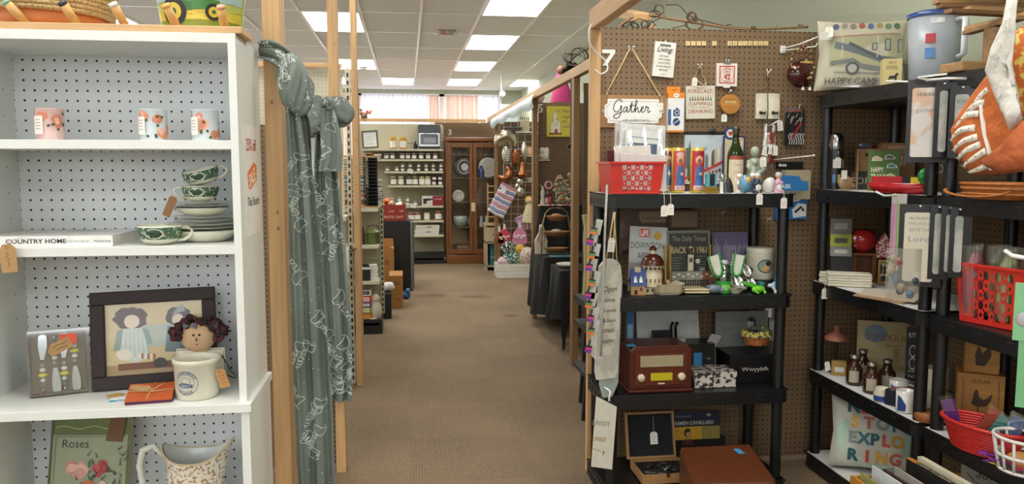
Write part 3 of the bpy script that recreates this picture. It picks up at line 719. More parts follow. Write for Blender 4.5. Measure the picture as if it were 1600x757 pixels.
m.prism([(ex-.017,ez-.009),(ex+.015,ez-.011),(ex+.018,ez-.004),(ex+.006,ez-.001),(ex-.008,ez+.001),(ex-.018,ez-.003)],-.001,-.0006,B_)
m.text('MEXICO',ex,ez-.008,.0045,-.0012,'#d8d6c8');m.W=None;m.build('crock_body',t)
m=MB();m.T=TR(.058,-.028,.072) @ RY(-14) @ RX(10);m.prism([(-.011,-.05),(.013,-.05),(.013,-.006),(.006,0),(-.006,0),(-.011,-.007)],-.0006,.0006,'#b98a55/.7');m.ring(0,-.006,.003,.0012,-.001,'#70502c',10)
for k in range(3): m.stroke([(-.006,-.018-.01*k),(.004,-.017-.01*k),(.009,-.018-.01*k)],.0009,-.001,'#5f452a')
m.build('kraft_tag',t)
p=onY(316,2.055,ZS3)
t=thing('cloth_doll_plaque','cloth head doll with dark yarn hair on a cream plaque behind the crock','doll',p)
m=MB();m.prism([(-.055,0),(.055,0),(.060,.055),(.058,.103),(-.058,.103),(-.060,.055)],-.004,.004,'#d9d2bd/.6')
m.stroke([(-.054,.002),(-.058,.055),(-.055,.1),(.055,.1),(.058,.055),(.054,.002)],.0016,-.0046,INK);m.disc(.035,.085,.005,-.0046,'#5b2a22');m.build('plaque',t)
m=MB();m.ball((-.004,-.006,.133),(.042,.020,.038),'#bf9d7c/.8',22,14);m.build('head',t)
m=MB()
for x_ in (-.010,.004): m.ball((x_,-.0245,.142),.0032,'#17120f/.3')
m.prism([(-.006,.128),(.0,.128),(-.003,.136)],-.0275,-.0245,'#3a2018');m.ball((-.003,-.025,.118),(.0022,.001,.0016),'#5b2a22');m.build('face_features',t)
m=MB();random.seed(4);HR=C('#3d2023/.9')
for k in range(95):
    a=random.uniform(-.35,math.pi+.35);rr=random.uniform(.037,.062)*(1.0 if math.sin(a) > .1 else .9)
    x_,z_=-.004+rr*1.12*math.cos(a),.138+rr*.78*math.sin(a);y_=random.uniform(-.022,.014)
    m.ball((x_,y_,z_),(random.uniform(.006,.011),.006,random.uniform(.005,.010)),random.choice([HR,C('#52292c/.9'),C('#2e1a1c/.9')]),7,5)
m.build('yarn_hair',t)
m=MB();m.T=TR(-.018,-.022,.165);m.prism([(0,0),(-.016,.008),(-.016,-.008)],-.003,.003,'#5b5c66/.8');m.prism([(0,0),(.016,-.008),(.016,.008)],-.003,.003,'#5b5c66/.8');m.build('hair_ribbon',t);m=MB();m.T=TR(.03,-.02,.163);m.prism([(0,0),(.016,-.008),(.02,.010)],-.003,.003,'#42434d/.8');m.build('hair_ribbon',t)
m=MB();m.tube([(-.022,-.012,.103),(-.008,-.014,.099),(0,-.014,.098),(.012,-.014,.101),(.022,-.012,.104)],.0012,TWINE,5)
for s_ in (-1,1): m.tube([(0,-.015,.099),(s_*.012,-.018,.106),(s_*.017,-.016,.100),(0,-.015,.098),(s_*.009,-.016,.086),(s_*.012,-.014,.078)],.0011,TWINE,5)
m.build('twine_bow',t)
m=MB();m.tube([(.052,-.006,.085),(.066,-.01,.06),(.075,-.03,.052),(.09,-.04,.043),(.094,-.04,.036),(.086,-.04,.034),(.06,-.02,.04)],.0014,'#4a4b4d/.3/.8',6);m.build('wire_stand',t)
p=onY(236,1.965,ZS3);t=thing('fabric_coasters','pack of orange striped fabric coasters tied with raffia','coasters',p,8)
m=MB()
for k in range(4):
    m.T=TR(0,0,.003+k*.0045) @ RX(0)
    m.box(-.052,-.03-.0012*k,0,.052,.045,.0042,pattern('#8e3018','#c9682c',160,.5,'wave',.9) if k == 3 else C(['#2d2f63/.9','#8a3a1c/.9','#39306a/.9'][k]))
m.build('coaster',t,bev=.0015,rot=rad(16,0,0))
m=MB();m.T=RX(16);m.tube([(-.052,.01,.0225),(0,.0,.0235),(.052,.006,.0225)],.0011,TWINE,5);m.tube([(-.004,-.032,.0225),(.0,.0,.0235),(.006,.044,.0225)],.0011,TWINE,5);m.tube([(0,0,.024),(.02,.02,.027),(.03,.035,.024)],.0011,TWINE,5)
m.build('raffia_tie',t)
m=MB();m.T=RX(16) @ TR(-.048,.012,.0255) @ RZ(-15);m.slab([(0,0),(.04,-.004),(.05,.008),(.04,.022),(0,.02)],0,.0008,KRAFT);m.build('kraft_tag',t)
p=onY(196,1.99,ZS3);t=thing('booklet','small blue booklet with a kraft tag lying under the orange coasters','booklet',p,12)
m=MB();m.box(-.032,-.03,0,.022,.05,.006,'#e3e6e6/.4');m.box(-.032,-.0305,.001,.022,-.030,.005,'#2f7f96/.4');m.text('Make-A-Meal',-.005,.0015,.0032,-.031,'#eef2f2');m.build('cover',t)
m=MB();m.T=TR(-.018,.0,.0065) @ RZ(35);m.slab([(-.02,0),(.012,-.012),(.022,.0),(.016,.022),(-.014,.026)],0,.0008,'#b5905c/.7');m.build('kraft_tag',t)
pa=onY(88,2.11,.74);pb=onY(212,2.14,.74)
t=thing('roses_book','old green cover book titled Roses standing on the bottom shelf','book',(pa.x-.02,pa.y-.06,ZS4+.001),rot=rad(-9,3.5,3))
w_=(pb-pa).length;h_=.42
m=MB();m.box(0,-.012,0,w_,.012,h_,'#5d6a38/.5');m.box(.006,-.0132,.006,w_-.004,-.0122,h_*.82,'#8c947a/.5')
m.box(0,-.0135,0,.006,.012,h_,'#46512a/.5')
m.text('THE MEANING OF FAITH',w_*.5,h_*.893,.009,-.0138,'#7d8a4e',w=w_*.62);m.text('Roses',w_*.32,h_*.745,.021,-.0146,'#2b2a20',w=w_*.33)
for z_ in (h_*.865,h_*.95): m.stroke([(w_*(.06+.08*i),z_+.004*math.sin(i*1.3)) for i in range(12)],.0018,-.0138,'#b9b469')
m.stroke([(.012,h_*.81),(w_-.01,h_*.81)],.001,-.0146,'#4c5a30');m.stroke([(.013,h_*.02),(.013,h_*.81)],.001,-.0146,'#4c5a30')
random.seed(12);k_=0
for cxx,czz,rr,cols in ((.35,.61,.030,['#c48f86','#d4a79c','#b77f77']),(.66,.62,.026,['#a83f3d','#93302f','#b55450']),(.45,.47,.034,['#a04a32','#8b3c29','#b4603f']),(.7,.52,.02,['#a83f3d','#d9b0a8'])):
    for k in range(12):
        k_ += 1;a=random.uniform(0,6.28);q=rr*.7*random.random()
        m.disc(w_*cxx+q*math.cos(a),h_*czz+q*math.sin(a),rr*random.uniform(.25,.5),-.0148-.00004*k_,random.choice(cols),n=10)
for k in range(70):
    x_=w_*random.choice([random.uniform(.5,.56),random.uniform(.8,.97),random.uniform(.25,.9)]);z_=h_*random.uniform(.3,.74 if k % 2 else .6);a=random.uniform(.6,2.6);l_=random.uniform(.008,.022)
    m.stroke([(x_,z_),(x_+l_*math.cos(a),z_+l_*math.sin(a))],[.004,.001],-.0174,random.choice(['#2e4750','#344f3a','#26394a','#4a5d34']))
m.build('cover',t,bev=.001)
m=MB();m.box(.004,-.0095,.003,w_+.0005,.0095,h_-.003,'#b9b08e/.8');m.build('pages',t)
m=MB();m.T=TR(w_*.83,-.0165,h_*.86) @ RY(5);m.prism([(-.022,-.033),(.018,-.033),(.02,.045),(-.014,.045)],-.0008,.0008,'#6d4c34/.7');m.build('kraft_tag',t)
p=onY(312,2.06,ZS4)
t=thing('porcelain_pitcher','white porcelain pitcher with brown floral transfer on the bottom shelf','pitcher',(p.x,2.055,ZS4+.001))
def pit(u,v,inn=0):
    a=2*math.pi*u;z=v;r0=[(0,.055),(.08,.06),(.25,.082),(.5,.088),(.75,.068),(.9,.070),(1.0,.078)]
    for i in range(len(r0)-1):
        if r0[i][0] <= v <= r0[i+1][0]: q=(v-r0[i][0])/(r0[i+1][0]-r0[i][0]);r=r0[i][1]+(r0[i+1][1]-r0[i][1])*(q*q*(3-2*q));break
    lip=max(0,v-.72)/.28;sp=max(0,math.cos(a))**4
    x=(r*(1+.28*lip*sp)-inn)*math.cos(a);y=(r-inn)*math.sin(a)*.82
    zz=.295*v+lip*(.034*sp+.022*max(0,math.cos(a+math.pi))**3-.012*abs(math.sin(a)))
    return (x,y,zz)
m=MB();m.surf(lambda u,v: pit(u,v),40,22,'#dcd9cf/.15/0/.02');m.surf(lambda u,v: pit(1-u,.3+.7*v,.004),40,14,'#d4d8d4/.15/0/.02')
FLR=pattern('#ddd9cd','#ab8a62',120,.55,rough=.18)
def off(u,v):
    x,y,z=pit(u,v);return (x*1.008,y*1.01,z)
m.surf(lambda u,v: off(.52+.46*u,.66+.335*v),34,8,FLR);m.surf(lambda u,v: off(.56+.36*u,.35+.25*v),20,8,FLR)
m.tube([pit(k/48,1) for k in range(48)],.0022,'#c8b58e/.2',6,True);m.build('pitcher_body',t)
m=MB();m.tube([(-.075,0,.285),(-.10,0,.315),(-.125,0,.305),(-.135,0,.265),(-.128,0,.2),(-.105,0,.14),(-.082,0,.12)],[.006,.008,.009,.009,.008,.007,.006],'#cfd1c8/.15',10);m.build('handle',t)

# ================================================================== scarves
def scarf_mat():
    def f():
        m,nt,b=new_mat('scarf_cloth');b.inputs['Roughness'].default_value=.8
        n=noise_mix(nt,b,rgb('#727c76'),.22,14,stretch=(1,1,.35));bump(nt,b,n.outputs['Fac'],.5,.01);return m
    return named('scarf',f)
SC=scarf_mat();SW=C('#c9d2cc/.8')
DREAM=[[(0,1),(.1,.5),(.05,0),(.5,.1),(.75,.6),(.5,1.0),(.1,1.02),(-.2,.8)],[(.75,.1),(.8,.5),(.9,.42),(1.0,.5)],[(1.0,.1),(1.2,.35),(1.1,.5),(1.0,.3),(1.15,.08),(1.3,.2)],
         [(1.3,.2),(1.5,.5),(1.35,.45),(1.35,.1),(1.55,.15),(1.6,.5),(1.62,.1)],[(1.65,.1),(1.7,.5),(1.85,.45),(1.87,.1),(1.92,.45),(2.08,.45),(2.1,.1),(2.25,.3)]]
def smooth_pts(p,n=4):
    o=[]
    for i in range(len(p)-1):
        p0=p[max(0,i-1)];p1=p[i];p2=p[i+1];p3=p[min(len(p)-1,i+2)]
        for k in range(n):
            t=k/n
            o.append(tuple(.5*((2*p1[j])+(-p0[j]+p2[j])*t+(2*p0[j]-5*p1[j]+4*p2[j]-p3[j])*t*t+(-p0[j]+3*p1[j]-3*p2[j]+p3[j])*t**3) for j in range(len(p1))))
    o.append(tuple(p[-1]));return o
def drape(pl_,Yc,amp,folds,seed,prints=40,psz=.05):
    """a hanging strip from (left px, right px, y px) rows at depth Yc"""
    rows=[(atY(a,y_,Yc).x,atY(b,y_,Yc).x,atY((a+b)/2,y_,Yc).z) for a,b,y_ in pl_]
    random.seed(seed);ph=random.random()*6
    def fn(u,v):
        s=v*(len(rows)-1);i=min(int(s),len(rows)-2);q=s-i
        x0=rows[i][0]*(1-q)+rows[i+1][0]*q;x1=rows[i][1]*(1-q)+rows[i+1][1]*q;z=rows[i][2]*(1-q)+rows[i+1][2]*q
        a=u*folds*2*math.pi+ph
        return Vector((x0+(x1-x0)*u,Yc+amp*(math.sin(a+v*1.1)+.35*math.sin(a*2.3+v*4)),z))
    m=MB();m.surf(fn,40,60,SC)
    for k in range(prints):
        u0,v0=random.uniform(.02,.75),random.uniform(.03,.93);ang=random.choice([-.9,2.2,1.2,-2.0])*1.0
        W0=abs(rows[0][1]-rows[0][0])+.001;zt=rows[0][2]-rows[-1][2]
        for st in DREAM:
            P=[]
            for (a,b) in smooth_pts(st,3):
                xx=(a*math.cos(ang)-b*math.sin(ang))*psz;zz=(a*math.sin(ang)+b*math.cos(ang))*psz
                i=min(int(v0*(len(rows)-1)),len(rows)-2);wd_=max(.03,abs(rows[i][1]-rows[i][0]))
                u=u0+xx/wd_;v=v0-zz/zt
                if 0 < u < 1 and 0 < v < 1: P.append(fn(u,v)+Vector((0,-.0022,0)))
                else:
                    if len(P) > 1: m.tube(P,psz*.035,SW,4)
                    P=[]
            if len(P) > 1: m.tube(P,psz*.035,SW,4)
    for k in range(prints*3):
        u,v=random.random(),random.random();q=fn(u,v);m.ball((q.x,q.y-.002,q.z),.0018,SW,5,4)
    return m
def bunch(m,c,r,n,seed,sq=.6):
    random.seed(seed)
    for k in range(n):
        a=random.uniform(0,6.28);b=random.uniform(-1,1);P=[]
        for j in range(7):
            t_=j/6*math.pi;P.append((c[0]+r[0]*math.cos(a)*math.sin(t_)+r[0]*.35*math.cos(t_),c[1]+r[1]*b*math.sin(t_),c[2]+r[2]*math.sin(a)*math.sin(t_)+r[2]*.5*math.cos(t_)))
        m.tube(P,[.004,.012,.018,.02,.018,.012,.004],SC,8,flat=sq)
def lettering(m,fn,n,sd):
    random.seed(sd)
    for k in range(n):
        u0,v0=random.uniform(.55,.85),random.uniform(.25,.65)
        for st in DREAM[:3]: m.tube([Vector(fn(u0+a*.07,v0-b*.13))+Vector((0,-.0015,0)) for a,b in smooth_pts(st,3)],.0011,SW,4)
    for k in range(n*4): q=fn(random.uniform(.5,1),random.uniform(.1,.9));m.ball((q[0],q[1]-.001,q[2]),.0016,SW,5,4)
pc=atY(447,100,2.19);t=thing('scarf','grey green lettered scarf hanging from the upright beside the bookcase','scarf',(pc.x,2.19,pc.z));o3=t.location
m=MB();m.T=TR(*-Vector(o3));
def bandf(u,v):
    a=atY(400,60+28*v,2.15);b=atY(470,98+50*v,2.15);q=a.lerp(b,u);q.y=2.205-.035*math.sin(u*math.pi*.9+.3)-.006*math.sin(v*14+u*3);q.z += .02*math.sin(u*math.pi);q.y -= .006*abs(math.sin(v*11+u*2))
    return q
m.surf(bandf,30,30,SC);lettering(m,lambda u,v: bandf((u-.5)*2,v),5,2);m.build('scarf_band',t,solid=.003)
m=MB();m.T=TR(*-Vector(o3));kc=atY(457,130,2.17)
def knot(u,v):
    a=2*math.pi*u;b=math.pi*v;w1=.84+.26*abs(math.sin(a*3+v*5))+.2*abs(math.sin(a*5+v*11+1))*math.sin(b)
    return Vector((kc.x+.034*w1*math.cos(a)*math.sin(b)+.012*(v-.5),kc.y+.022*w1*math.sin(a)*math.sin(b),kc.z+.078*math.cos(b)))
m.surf(knot,72,24,SC);lettering(m,knot,5,3)
kc=atY(472,150,2.18)
def knot2(u,v):
    a=2*math.pi*u;b=math.pi*v;w1=.86+.2*abs(math.sin(a*3+v*5))+.16*abs(math.sin(a*5-v*8+1))
    return Vector((kc.x+.028*w1*math.cos(a)*math.sin(b)-.02*(v-.5),kc.y+.02*w1*math.sin(a)*math.sin(b),kc.z+.055*math.cos(b)))
m.surf(knot2,72,24,SC);lettering(m,knot2,4,6);m.build('scarf_knot',t)
m=drape([(444,466,110),(445,474,180),(448,486,250),(450,494,330),(452,506,450),(456,514,560),(460,521,660),(466,524,765)],2.18,.012,2.2,3,20,.030)
m.T=Matrix();o=m.build('scarf_tail',t);o.location=-Vector(o3)
m=drape([(462,474,150),(468,486,200),(474,488,260),(480,496,330),(492,508,440)],2.21,.008,1.4,8,6,.028)
o=m.build('scarf_tail',t);o.location=-Vector(o3)
pc=atY(515,165,3.78);t=thing('scarf','grey green lettered scarf tied in a bow on the second upright','scarf',(pc.x,3.78,pc.z));o3=Vector(t.location)
def lobe(c,rx,rz_,tilt,ry=.035,sd=0):
    m=MB();m.T=TR(*(c-o3)) @ RY(tilt)
    def fn(u,v):
        a=2*math.pi*u;b=math.pi*v;w1=.82+.24*abs(math.sin(a*2.5+v*4+sd))+.18*abs(math.sin(a*4-v*7+sd))
        return (rx*math.cos(b)*1.0,ry*w1*math.sin(a)*math.sin(b)**.8,rz_*w1*math.cos(a)*math.sin(b)**.8)
    m.surf(fn,60,24,SC);random.seed(sd)
    for k in range(5):
        u,v=random.uniform(.55,.95),random.uniform(.25,.7)
        m.tube([Vector(fn(u+.01*j,v+.03*math.sin(j*1.4)))*1.02 for j in range(8)],.002,SW,4)
    return m
lobe(atY(495,184,3.74),.078,.06,-50,sd=1).build('bow_loop',t);lobe(atY(529,175,3.74),.072,.058,35,sd=5).build('bow_loop',t)
lobe(atY(512,166,3.765),.03,.036,0,.085,9).build('bow_knot',t)
lobe(atY(497,158,3.76),.045,.022,15,.03,4).build('bow_loop',t)
m=drape([(500,523,172),(500,532,205),(502,536,240),(498,534,268)],3.69,.012,1.3,12,5,.045);o=m.build('scarf_end',t);o.location=-o3
m=drape([(494,520,178),(491,527,260),(491,537,350),(496,545,440),(505,551,540),(512,551,612),(514,549,628)],3.76,.02,2.0,5,24,.055);o=m.build('scarf_tail',t);o.location=-o3
a=atY(440,215,3.86);b=atY(496,372,3.86)
m=MB();m.box(0,0,0,b.x-a.x,.012,a.z-b.z+.22,'#dfe1e4/.5');one('white_board',m,'plain white board fixed to the low pegboard behind the scarves','board',(a.x,3.882,b.z-.22))
# ================================================================== cream gondola bits left of the aisle
def upright(lb,X,Y,z1,face='x',w=.03,d=.03):
    m=MB();m.box(0,0,0,w,d,z1,CREAM)
    n=int(z1/.05)
    for k in range(n):
        z=.03+k*.05
        m.box(w*.3,-.0006,z,w*.7,0,z+.028,'#26261f');m.add([(w+.0006,d*.3,z),(w+.0006,d*.7,z),(w+.0006,d*.7,z+.028),(w+.0006,d*.3,z+.028)],[(0,1,2,3)],'#26261f')
    return one('slotted_upright',m,lb,'shelf upright',(X,Y,0))
upright('cream slotted shelf upright beside the bare slim pine post',onY(544,5.42,1).x,5.44,2.14)
p=onY(560,5.6,1);m=MB();m.box(0,0,0,.02,.04,1.98,PINE);one('wooden_post',m,'thin pine strip just behind the bare slim post','post',(p.x,5.62,0))
m=MB();m.box(0,0,0,2.2,.035,.03,PINEX);one('wooden_rail',m,'pine rail along the top of the cream pegboard wall','rail',(-2.62,5.46,2.142),bev=.002)
for zz,lb in ((1.165,'cream shelf on the pegboard wall behind the second scarf, the upper one'),(.79,'cream shelf on the pegboard wall behind the second scarf, the lower one')):
    q=onY(541,5.25,zz)
    m=MB();m.box(-1.6,0,-.03,q.x,.24,0,CREAM);one('gondola_shelf',m,lb,'shelf',(0,5.24,zz),bev=.003)
m=MB();m.lathe([(.012,0),(.016,.02),(.014,.10),(.008,.19),(.004,.22)],'#d23a73/.4',10);m.ball((0,0,.23),.008,'#e04a86/.4');p=onY(526,5.33,1.165)
one('pink_figurine',m,'bright pink slim figurine on the upper cream shelf behind the scarf','figurine',(p.x,5.35,1.1655))
p=onY(528,5.3,.79);m=MB();m.box(-.06,0,0,.07,.012,.17,'#e7e5de/.5');m.disc(.0,.085,.03,-.0006,'#c6c9c6');one('white_card',m,'white card standing on the lower cream shelf behind the scarf','card',(p.x,5.32,.7905),rot=rad(-5,0,0))
p=atY(553,392,5.3);m=MB();m.tube(smooth_pts([(-.05,0,.0),(-.02,-.02,-.015),(.0,-.03,.005),(.012,-.03,.0)]),.004,'#5a4634',5);m.tube([(-.02,-.02,-.015),(-.01,-.02,.02)],.003,'#5a4634',5)
one('dried_twig',m,'short dark twig hooked on the slim pine upright','twig',(p.x,5.40,p.z))

GY=7.05;gx1=onY(591,GY,1).x;gx0=-1.35
def zY(py,px,Y): return atY(px,py,Y).z
t=thing('gondola_shelving','cream metal shelving with green pot and black boxes left of the aisle','shelving',((gx0+gx1)/2,GY+.2,0));loc=t.location
m=wm(loc);m.box(gx0,GY+.34,.14,gx1+.03,GY+.36,1.30,CREAM);m.build('back_panel',t)
m=wm(loc);m.box(gx0,GY,0,gx1+.02,GY+.36,.13,BLACKP);m.build('kick_base',t)
m=wm(loc);zt=1.32;m.box(gx1+.005,GY+.31,.13,gx1+.035,GY+.34,zt,CREAM)
for k in range(24): m.add([(gx1+.0355,GY+.318,.15+k*.048),(gx1+.0355,GY+.332,.15+k*.048),(gx1+.0355,GY+.332,.175+k*.048),(gx1+.0355,GY+.318,.175+k*.048)],[(0,1,2,3)],'#26261f');m.rect(gx1+.013,.15+k*.048,gx1+.027,.175+k*.048,GY+.3095,'#26261f')
m.build('slotted_upright',t)
GZ=[zY(505,575,GY),zY(440,575,GY),zY(384,575,GY),zY(326,575,GY)]
for z in GZ:
    m=wm(loc);m.box(gx0,GY,z-.03,gx1+.002,GY+.335,z,CREAM);m.build('shelf',t,bev=.003)
m=wm(loc);m.box(gx0,GY+.335,.13,gx1,GY+.34,1.3,'#b9b59c/.5');
for k in range(6): m.box(gx0,GY+.331,.3+k*.16,gx1,GY+.335,.305+k*.16,'#8f8b76')
m.build('back_slats',t)
zt0,zt1=zY(319,575,GY),zY(246,575,GY)
t=thing('magazine_case','low open wooden case of stacked magazines on top of the cream shelving','case',((gx0+gx1)/2,GY+.15,zt0));loc=t.location
zs=GZ[3]+.001
m=wm(loc);
for z in (zs,zt1):
    m=wm(loc);m.box(gx0+.2,GY+.01,z,gx1+.02,GY+.32,z+.016,PINEX);m.build('board',t)
m=wm(loc);xr=onY(590,GY,1.1).x;m.box(xr-.12,GY+.03,zs+.017,xr-.11,GY+.30,zt1-.001,'#2a2623/.6');m.build('divider',t)
random.seed(21);z=zs+.018;x1=onY(572,GY,1.1).x;k=0
mc=['#c9c4b8','#7c99a8','#d8b94a','#b0442f','#3c4f78','#e4e1d8','#51614c','#c57f3a','#8a8a88','#2f3a44','#dfe4e6','#a5b8c0']
while z < zt1-.012:
    h=random.uniform(.005,.012);m=MB();dx=random.uniform(-.012,.0)
    m.box(-.22,0,0,0,.2,h,mc[random.randrange(12)]+'/.4')
    one('magazine',m,'thin magazine in the flat stack on the cream shelving','magazine',(x1+dx,GY+.03+random.uniform(0,.01),z),group='flat stack of magazines');z += h+.0008;k += 1
p0=onY(574,GY,1.1).x;p1=onY(589,GY,1.1).x
t=thing('wire_rack','black wire rack standing in the magazine case','rack',((p0+p1)/2,GY+.15,zs+.017))
wq=p1-p0;hq=zt1-zs-.02
m=MB()
for xx in (-wq/2,wq/2-.004): m.box(xx,-.13,0,xx+.004,-.125,hq,BLACKP);m.box(xx,.125,0,xx+.004,.13,hq,BLACKP)
m.box(-wq/2,.10,0,wq/2,.105,hq,'#16161a/.5');m.box(-wq/2,-.13,-.0,wq/2,.13,.003,BLACKP);m.build('rack_frame',t)
for k in range(14):
    m=MB();m.box(-wq/2,-.128,k*hq/14+.004,wq/2,-.124,k*hq/14+.010,BLACKP);m.box(-wq/2,-.12,k*hq/14+.002,wq/2,.10,k*hq/14+.004,'#22252c/.4');m.build('rung',t)
random.seed(5);z=zs+.018;p2=onY(591.5,GY,1.1).x
for k in range(13):
    m=MB();m.box(0,0,0,.028,.18,.009,random.choice(['#d8d8d2','#b9c0c4','#e6e4dc','#8f8f8c'])+'/.4');
    one('disc_case',m,'small flat case stacked beside the black wire rack','case',(p2-.004,GY+.04,z),group='flat cases by the wire rack');z += .0185
for k,(px,w_,c_) in enumerate(((570,.16,'#c7a9a0'),(584,.13,'#d6d4cf'),(577,.05,'#d98a6a'))):
    p=onY(px,GY+.12,zt1+.017);m=MB();m.box(-w_/2,-.06,0,w_/2,.08,.012 if k < 2 else .008,c_+'/.4');
    if k == 2: p.y -= .0;p.z += .0125
    one('booklet',m,['pinkish booklet lying on top of the magazine case','grey white booklet lying on top of the magazine case','small orange booklet on top of the other booklets above the magazines'][k],'booklet',(p.x,GY+.14,p.z+.0005))
p=onY(583,GY+.12,GZ[2]);t=thing('enamel_pot','green enamel pot with a lid on the upper cream shelf','pot',(p.x,GY+.14,GZ[2]+.0005))
m=MB();m.lathe([(.055,0),(.062,.01),(.062,.10),(.065,.105)],'#5f6d3c/.35',24);m.build('pot_body',t)
m=MB();m.lathe([(.064,.106),(.06,.115),(.02,.13),(.01,.135)],'#6c7a46/.35',24);m.build('pot_lid',t)
m=MB();m.tube([(-.06,0,.11),(-.05,0,.15),(0,0,.17),(.05,0,.15),(.06,0,.11)],.003,'#3a3a34/.4',6);m.build('bail_handle',t)
p=onY(566,GY+.12,GZ[2]);m=MB();m.lathe([(.03,0),(.03,.10),(.02,.13),(.022,.15)],'#4b3a2c/.3',16);m.lathe([(.0225,.151),(.0225,.165)],'#8a7a5a/.3',12);one('oil_lantern',m,'dark brown glass jar left of the green pot','jar',(p.x,GY+.1,GZ[2]+.0005))
for k in range(3):
    p=onY(566,GY+.1,GZ[1]);m=MB();h=(.10,.02,.012)[k];w_=(.13,.15,.12)[k]
    m.box(-w_/2,0,0,w_/2,.14,h,('#17171a/.5','#d9d7d0/.5','#2b2b2b/.5')[k]);
    one('flat_box',m,['black box on the middle cream shelf','white flat box lying on the black box','dark dish on top of the white flat box'][k],'box',(p.x+.01,GY+.03,GZ[1]+.0005+sum((.1005,.0205)[:k])))
for k in range(5):
    p=onY(583+(k % 2)*1.5,GY+.06,GZ[1]);m=MB();m.box(-.035,0,0,.035,.09,.027,'#e2e0da/.5');m.box(-.035,-.0006,.012,.035,0,.014,'#a9a7a0');one('small_white_box',m,'small white box stacked beside the black box on the cream shelf','box',(p.x,GY+.05,GZ[1]+.0005+k*.0275),group='stack of small white boxes')
p=onY(570,GY+.08,GZ[0])
z=GZ[0]
for k,(h,c1,c2,tx,lb) in enumerate(((.075,'#b46a2e','#d8a552','TEA','orange brown tin at the bottom of the stack of tins'),(.055,'#7f9a4a','#dfe0a8','FARM','green tin in the middle of the stack of tins'),(.04,'#6c4a8a','#d8cfe0','123','purple tin in the stack of tins'),(.062,'#c03a44','#f0d6c8','JAM','red berry tin near the top of the stack of tins'),(.05,'#e6e0da','#2b2b55','123','white number tin on top of the stack of tins'))):
    w_=.11-(k > 0)*.008;m=MB();m.box(-w_/2,0,0,w_/2,.09,h,c1+'/.35');m.rect(-w_*.35,h*.2,w_*.35,h*.8,-.0006,c2+'/.35');m.text(tx,0,h*.35,h*.32,-.0012,c1+'/.35')
    one('decorated_tin',m,lb,'tin',(p.x+.01,GY+.05,z+.0006),bev=.002);z += h+.0008
p=onY(586,GY+.1,GZ[0]);m=MB();m.lathe([(.04,0),(.055,.02),(.062,.08),(.055,.14),(.04,.17),(.043,.18),(.05,.19),(.045,.215),(.02,.235)],'#cfc7b2/.4',24);one('ceramic_jar',m,'cream lidded ceramic jar on the lowest cream shelf','jar',(p.x,GY+.12,GZ[0]+.0005))
p=onY(582,GY+.03,GZ[0]);m=MB();m.ball((0,0,.018),(.03,.02,.018),'#c9b48a/.5');m.ball((.025,-.005,.026),(.012,.012,.012),'#c9b48a/.5');one('small_figurine',m,'small tan animal figurine in front of the cream jar','figurine',(p.x,GY+.04,GZ[0]+.0005))
p=onY(603,8.0,0);zb=zY(461,603,7.75)
m=MB();m.box(-.12,0,0,.06,.25,zb,BLACKP);m.box(-.125,-.005,zb,.065,.255,zb+.015,'#2b2c2e/.4');one('waste_bin',m,'slim black bin on the floor beyond the cream shelving','bin',(p.x,7.75,0),bev=.004)
p=onY(611,7.9,zb);m=MB();random.seed(2);m.surf(lambda u,v: ((.06+.012*math.sin(9*u*6.28+v*5))*math.cos(6.283*u)*math.sin(math.pi*v),(.06)*math.sin(6.283*u)*math.sin(math.pi*v),.035-.045*math.cos(math.pi*v)+.008*math.sin(u*25)*math.sin(math.pi*v)),30,12,'#e3e3e6/.35');one('plastic_bag',m,'crumpled white plastic bag on the slim black bin','bag',(p.x-.03,7.88,zb+.026))
CBX=C('#a9773f/.8');CBD=C('#8e6232/.8')
def carton(px,py0,py1,wpx,Y,lb,d=.35,flap=False):
    a=onY(px,Y,.3);z1=zY(py0,px,Y);w_=wpx*Y/F;m=MB();m.box(-w_,0,0,0,d,z1,CBX);m.rect(-w_*.7,z1*.72,-w_*.25,z1*.82,-.0006,CBD);m.rect(-w_*.45,z1*.25,-w_*.25,z1*.33,-.0006,CBD)
    if flap:
        m.T=TR(0,0,z1);m.prism([(-w_,0),(0,0),(0,.03),(-w_,.12)],-.002,.002,CBX);m.T=TR(0,d,z1);m.prism([(-w_,0),(0,0),(-.01,.10),(-w_,.10)],-.002,.002,CBX);m.T=Matrix()
    return one('cardboard_box',m,lb,'box',(a.x,Y,0))
carton(615,393,0,26,8.86,'tall brown cardboard box beside the black fridge',.5,True)
carton(629,431,0,21,8.30,'smaller brown cardboard box on the floor in front of the tall one',.4)
p=onY(632,8.8,0);m=MB();m.ball((0,0,.04),(.05,.05,.04),'#2f5f9a/.4',12,8);m.ball((.02,-.02,.09),(.03,.03,.035),'#3f74ad/.4',10,6);one('blue_bag',m,'crumpled blue bag on the floor by the black fridge','bag',(p.x+.02,8.9,0.001))
fx1=onY(647,9.44,.5).x;fz=zY(346,620,9.44)
t=thing('beverage_fridge','black drinks fridge with a steel door edge past the boxes','fridge',(fx1-.25,9.65,0))
m=MB();m.box(-.26,-.20,.02,.20,.35,fz,'#141416/.3');m.build('fridge_body',t,bev=.004)
m=MB();m.box(.2005,-.20,.03,.25,.0,fz-.005,'#7f8286/.3/.8');m.build('steel_door_edge',t,bev=.012)
for sx in (-.2,.15):
    m=MB();m.cyl(.02,0,.02,BLACKP,sx,-.15);m.build('foot',t)
cw=.33;t=thing('soda_crate','red soda crate reading TURLOCK, CALIF on top of the fridge','crate',(fx1-.255,9.50,fz+.001))
m=MB();RD=C('#8e2a20/.6');ch=.19
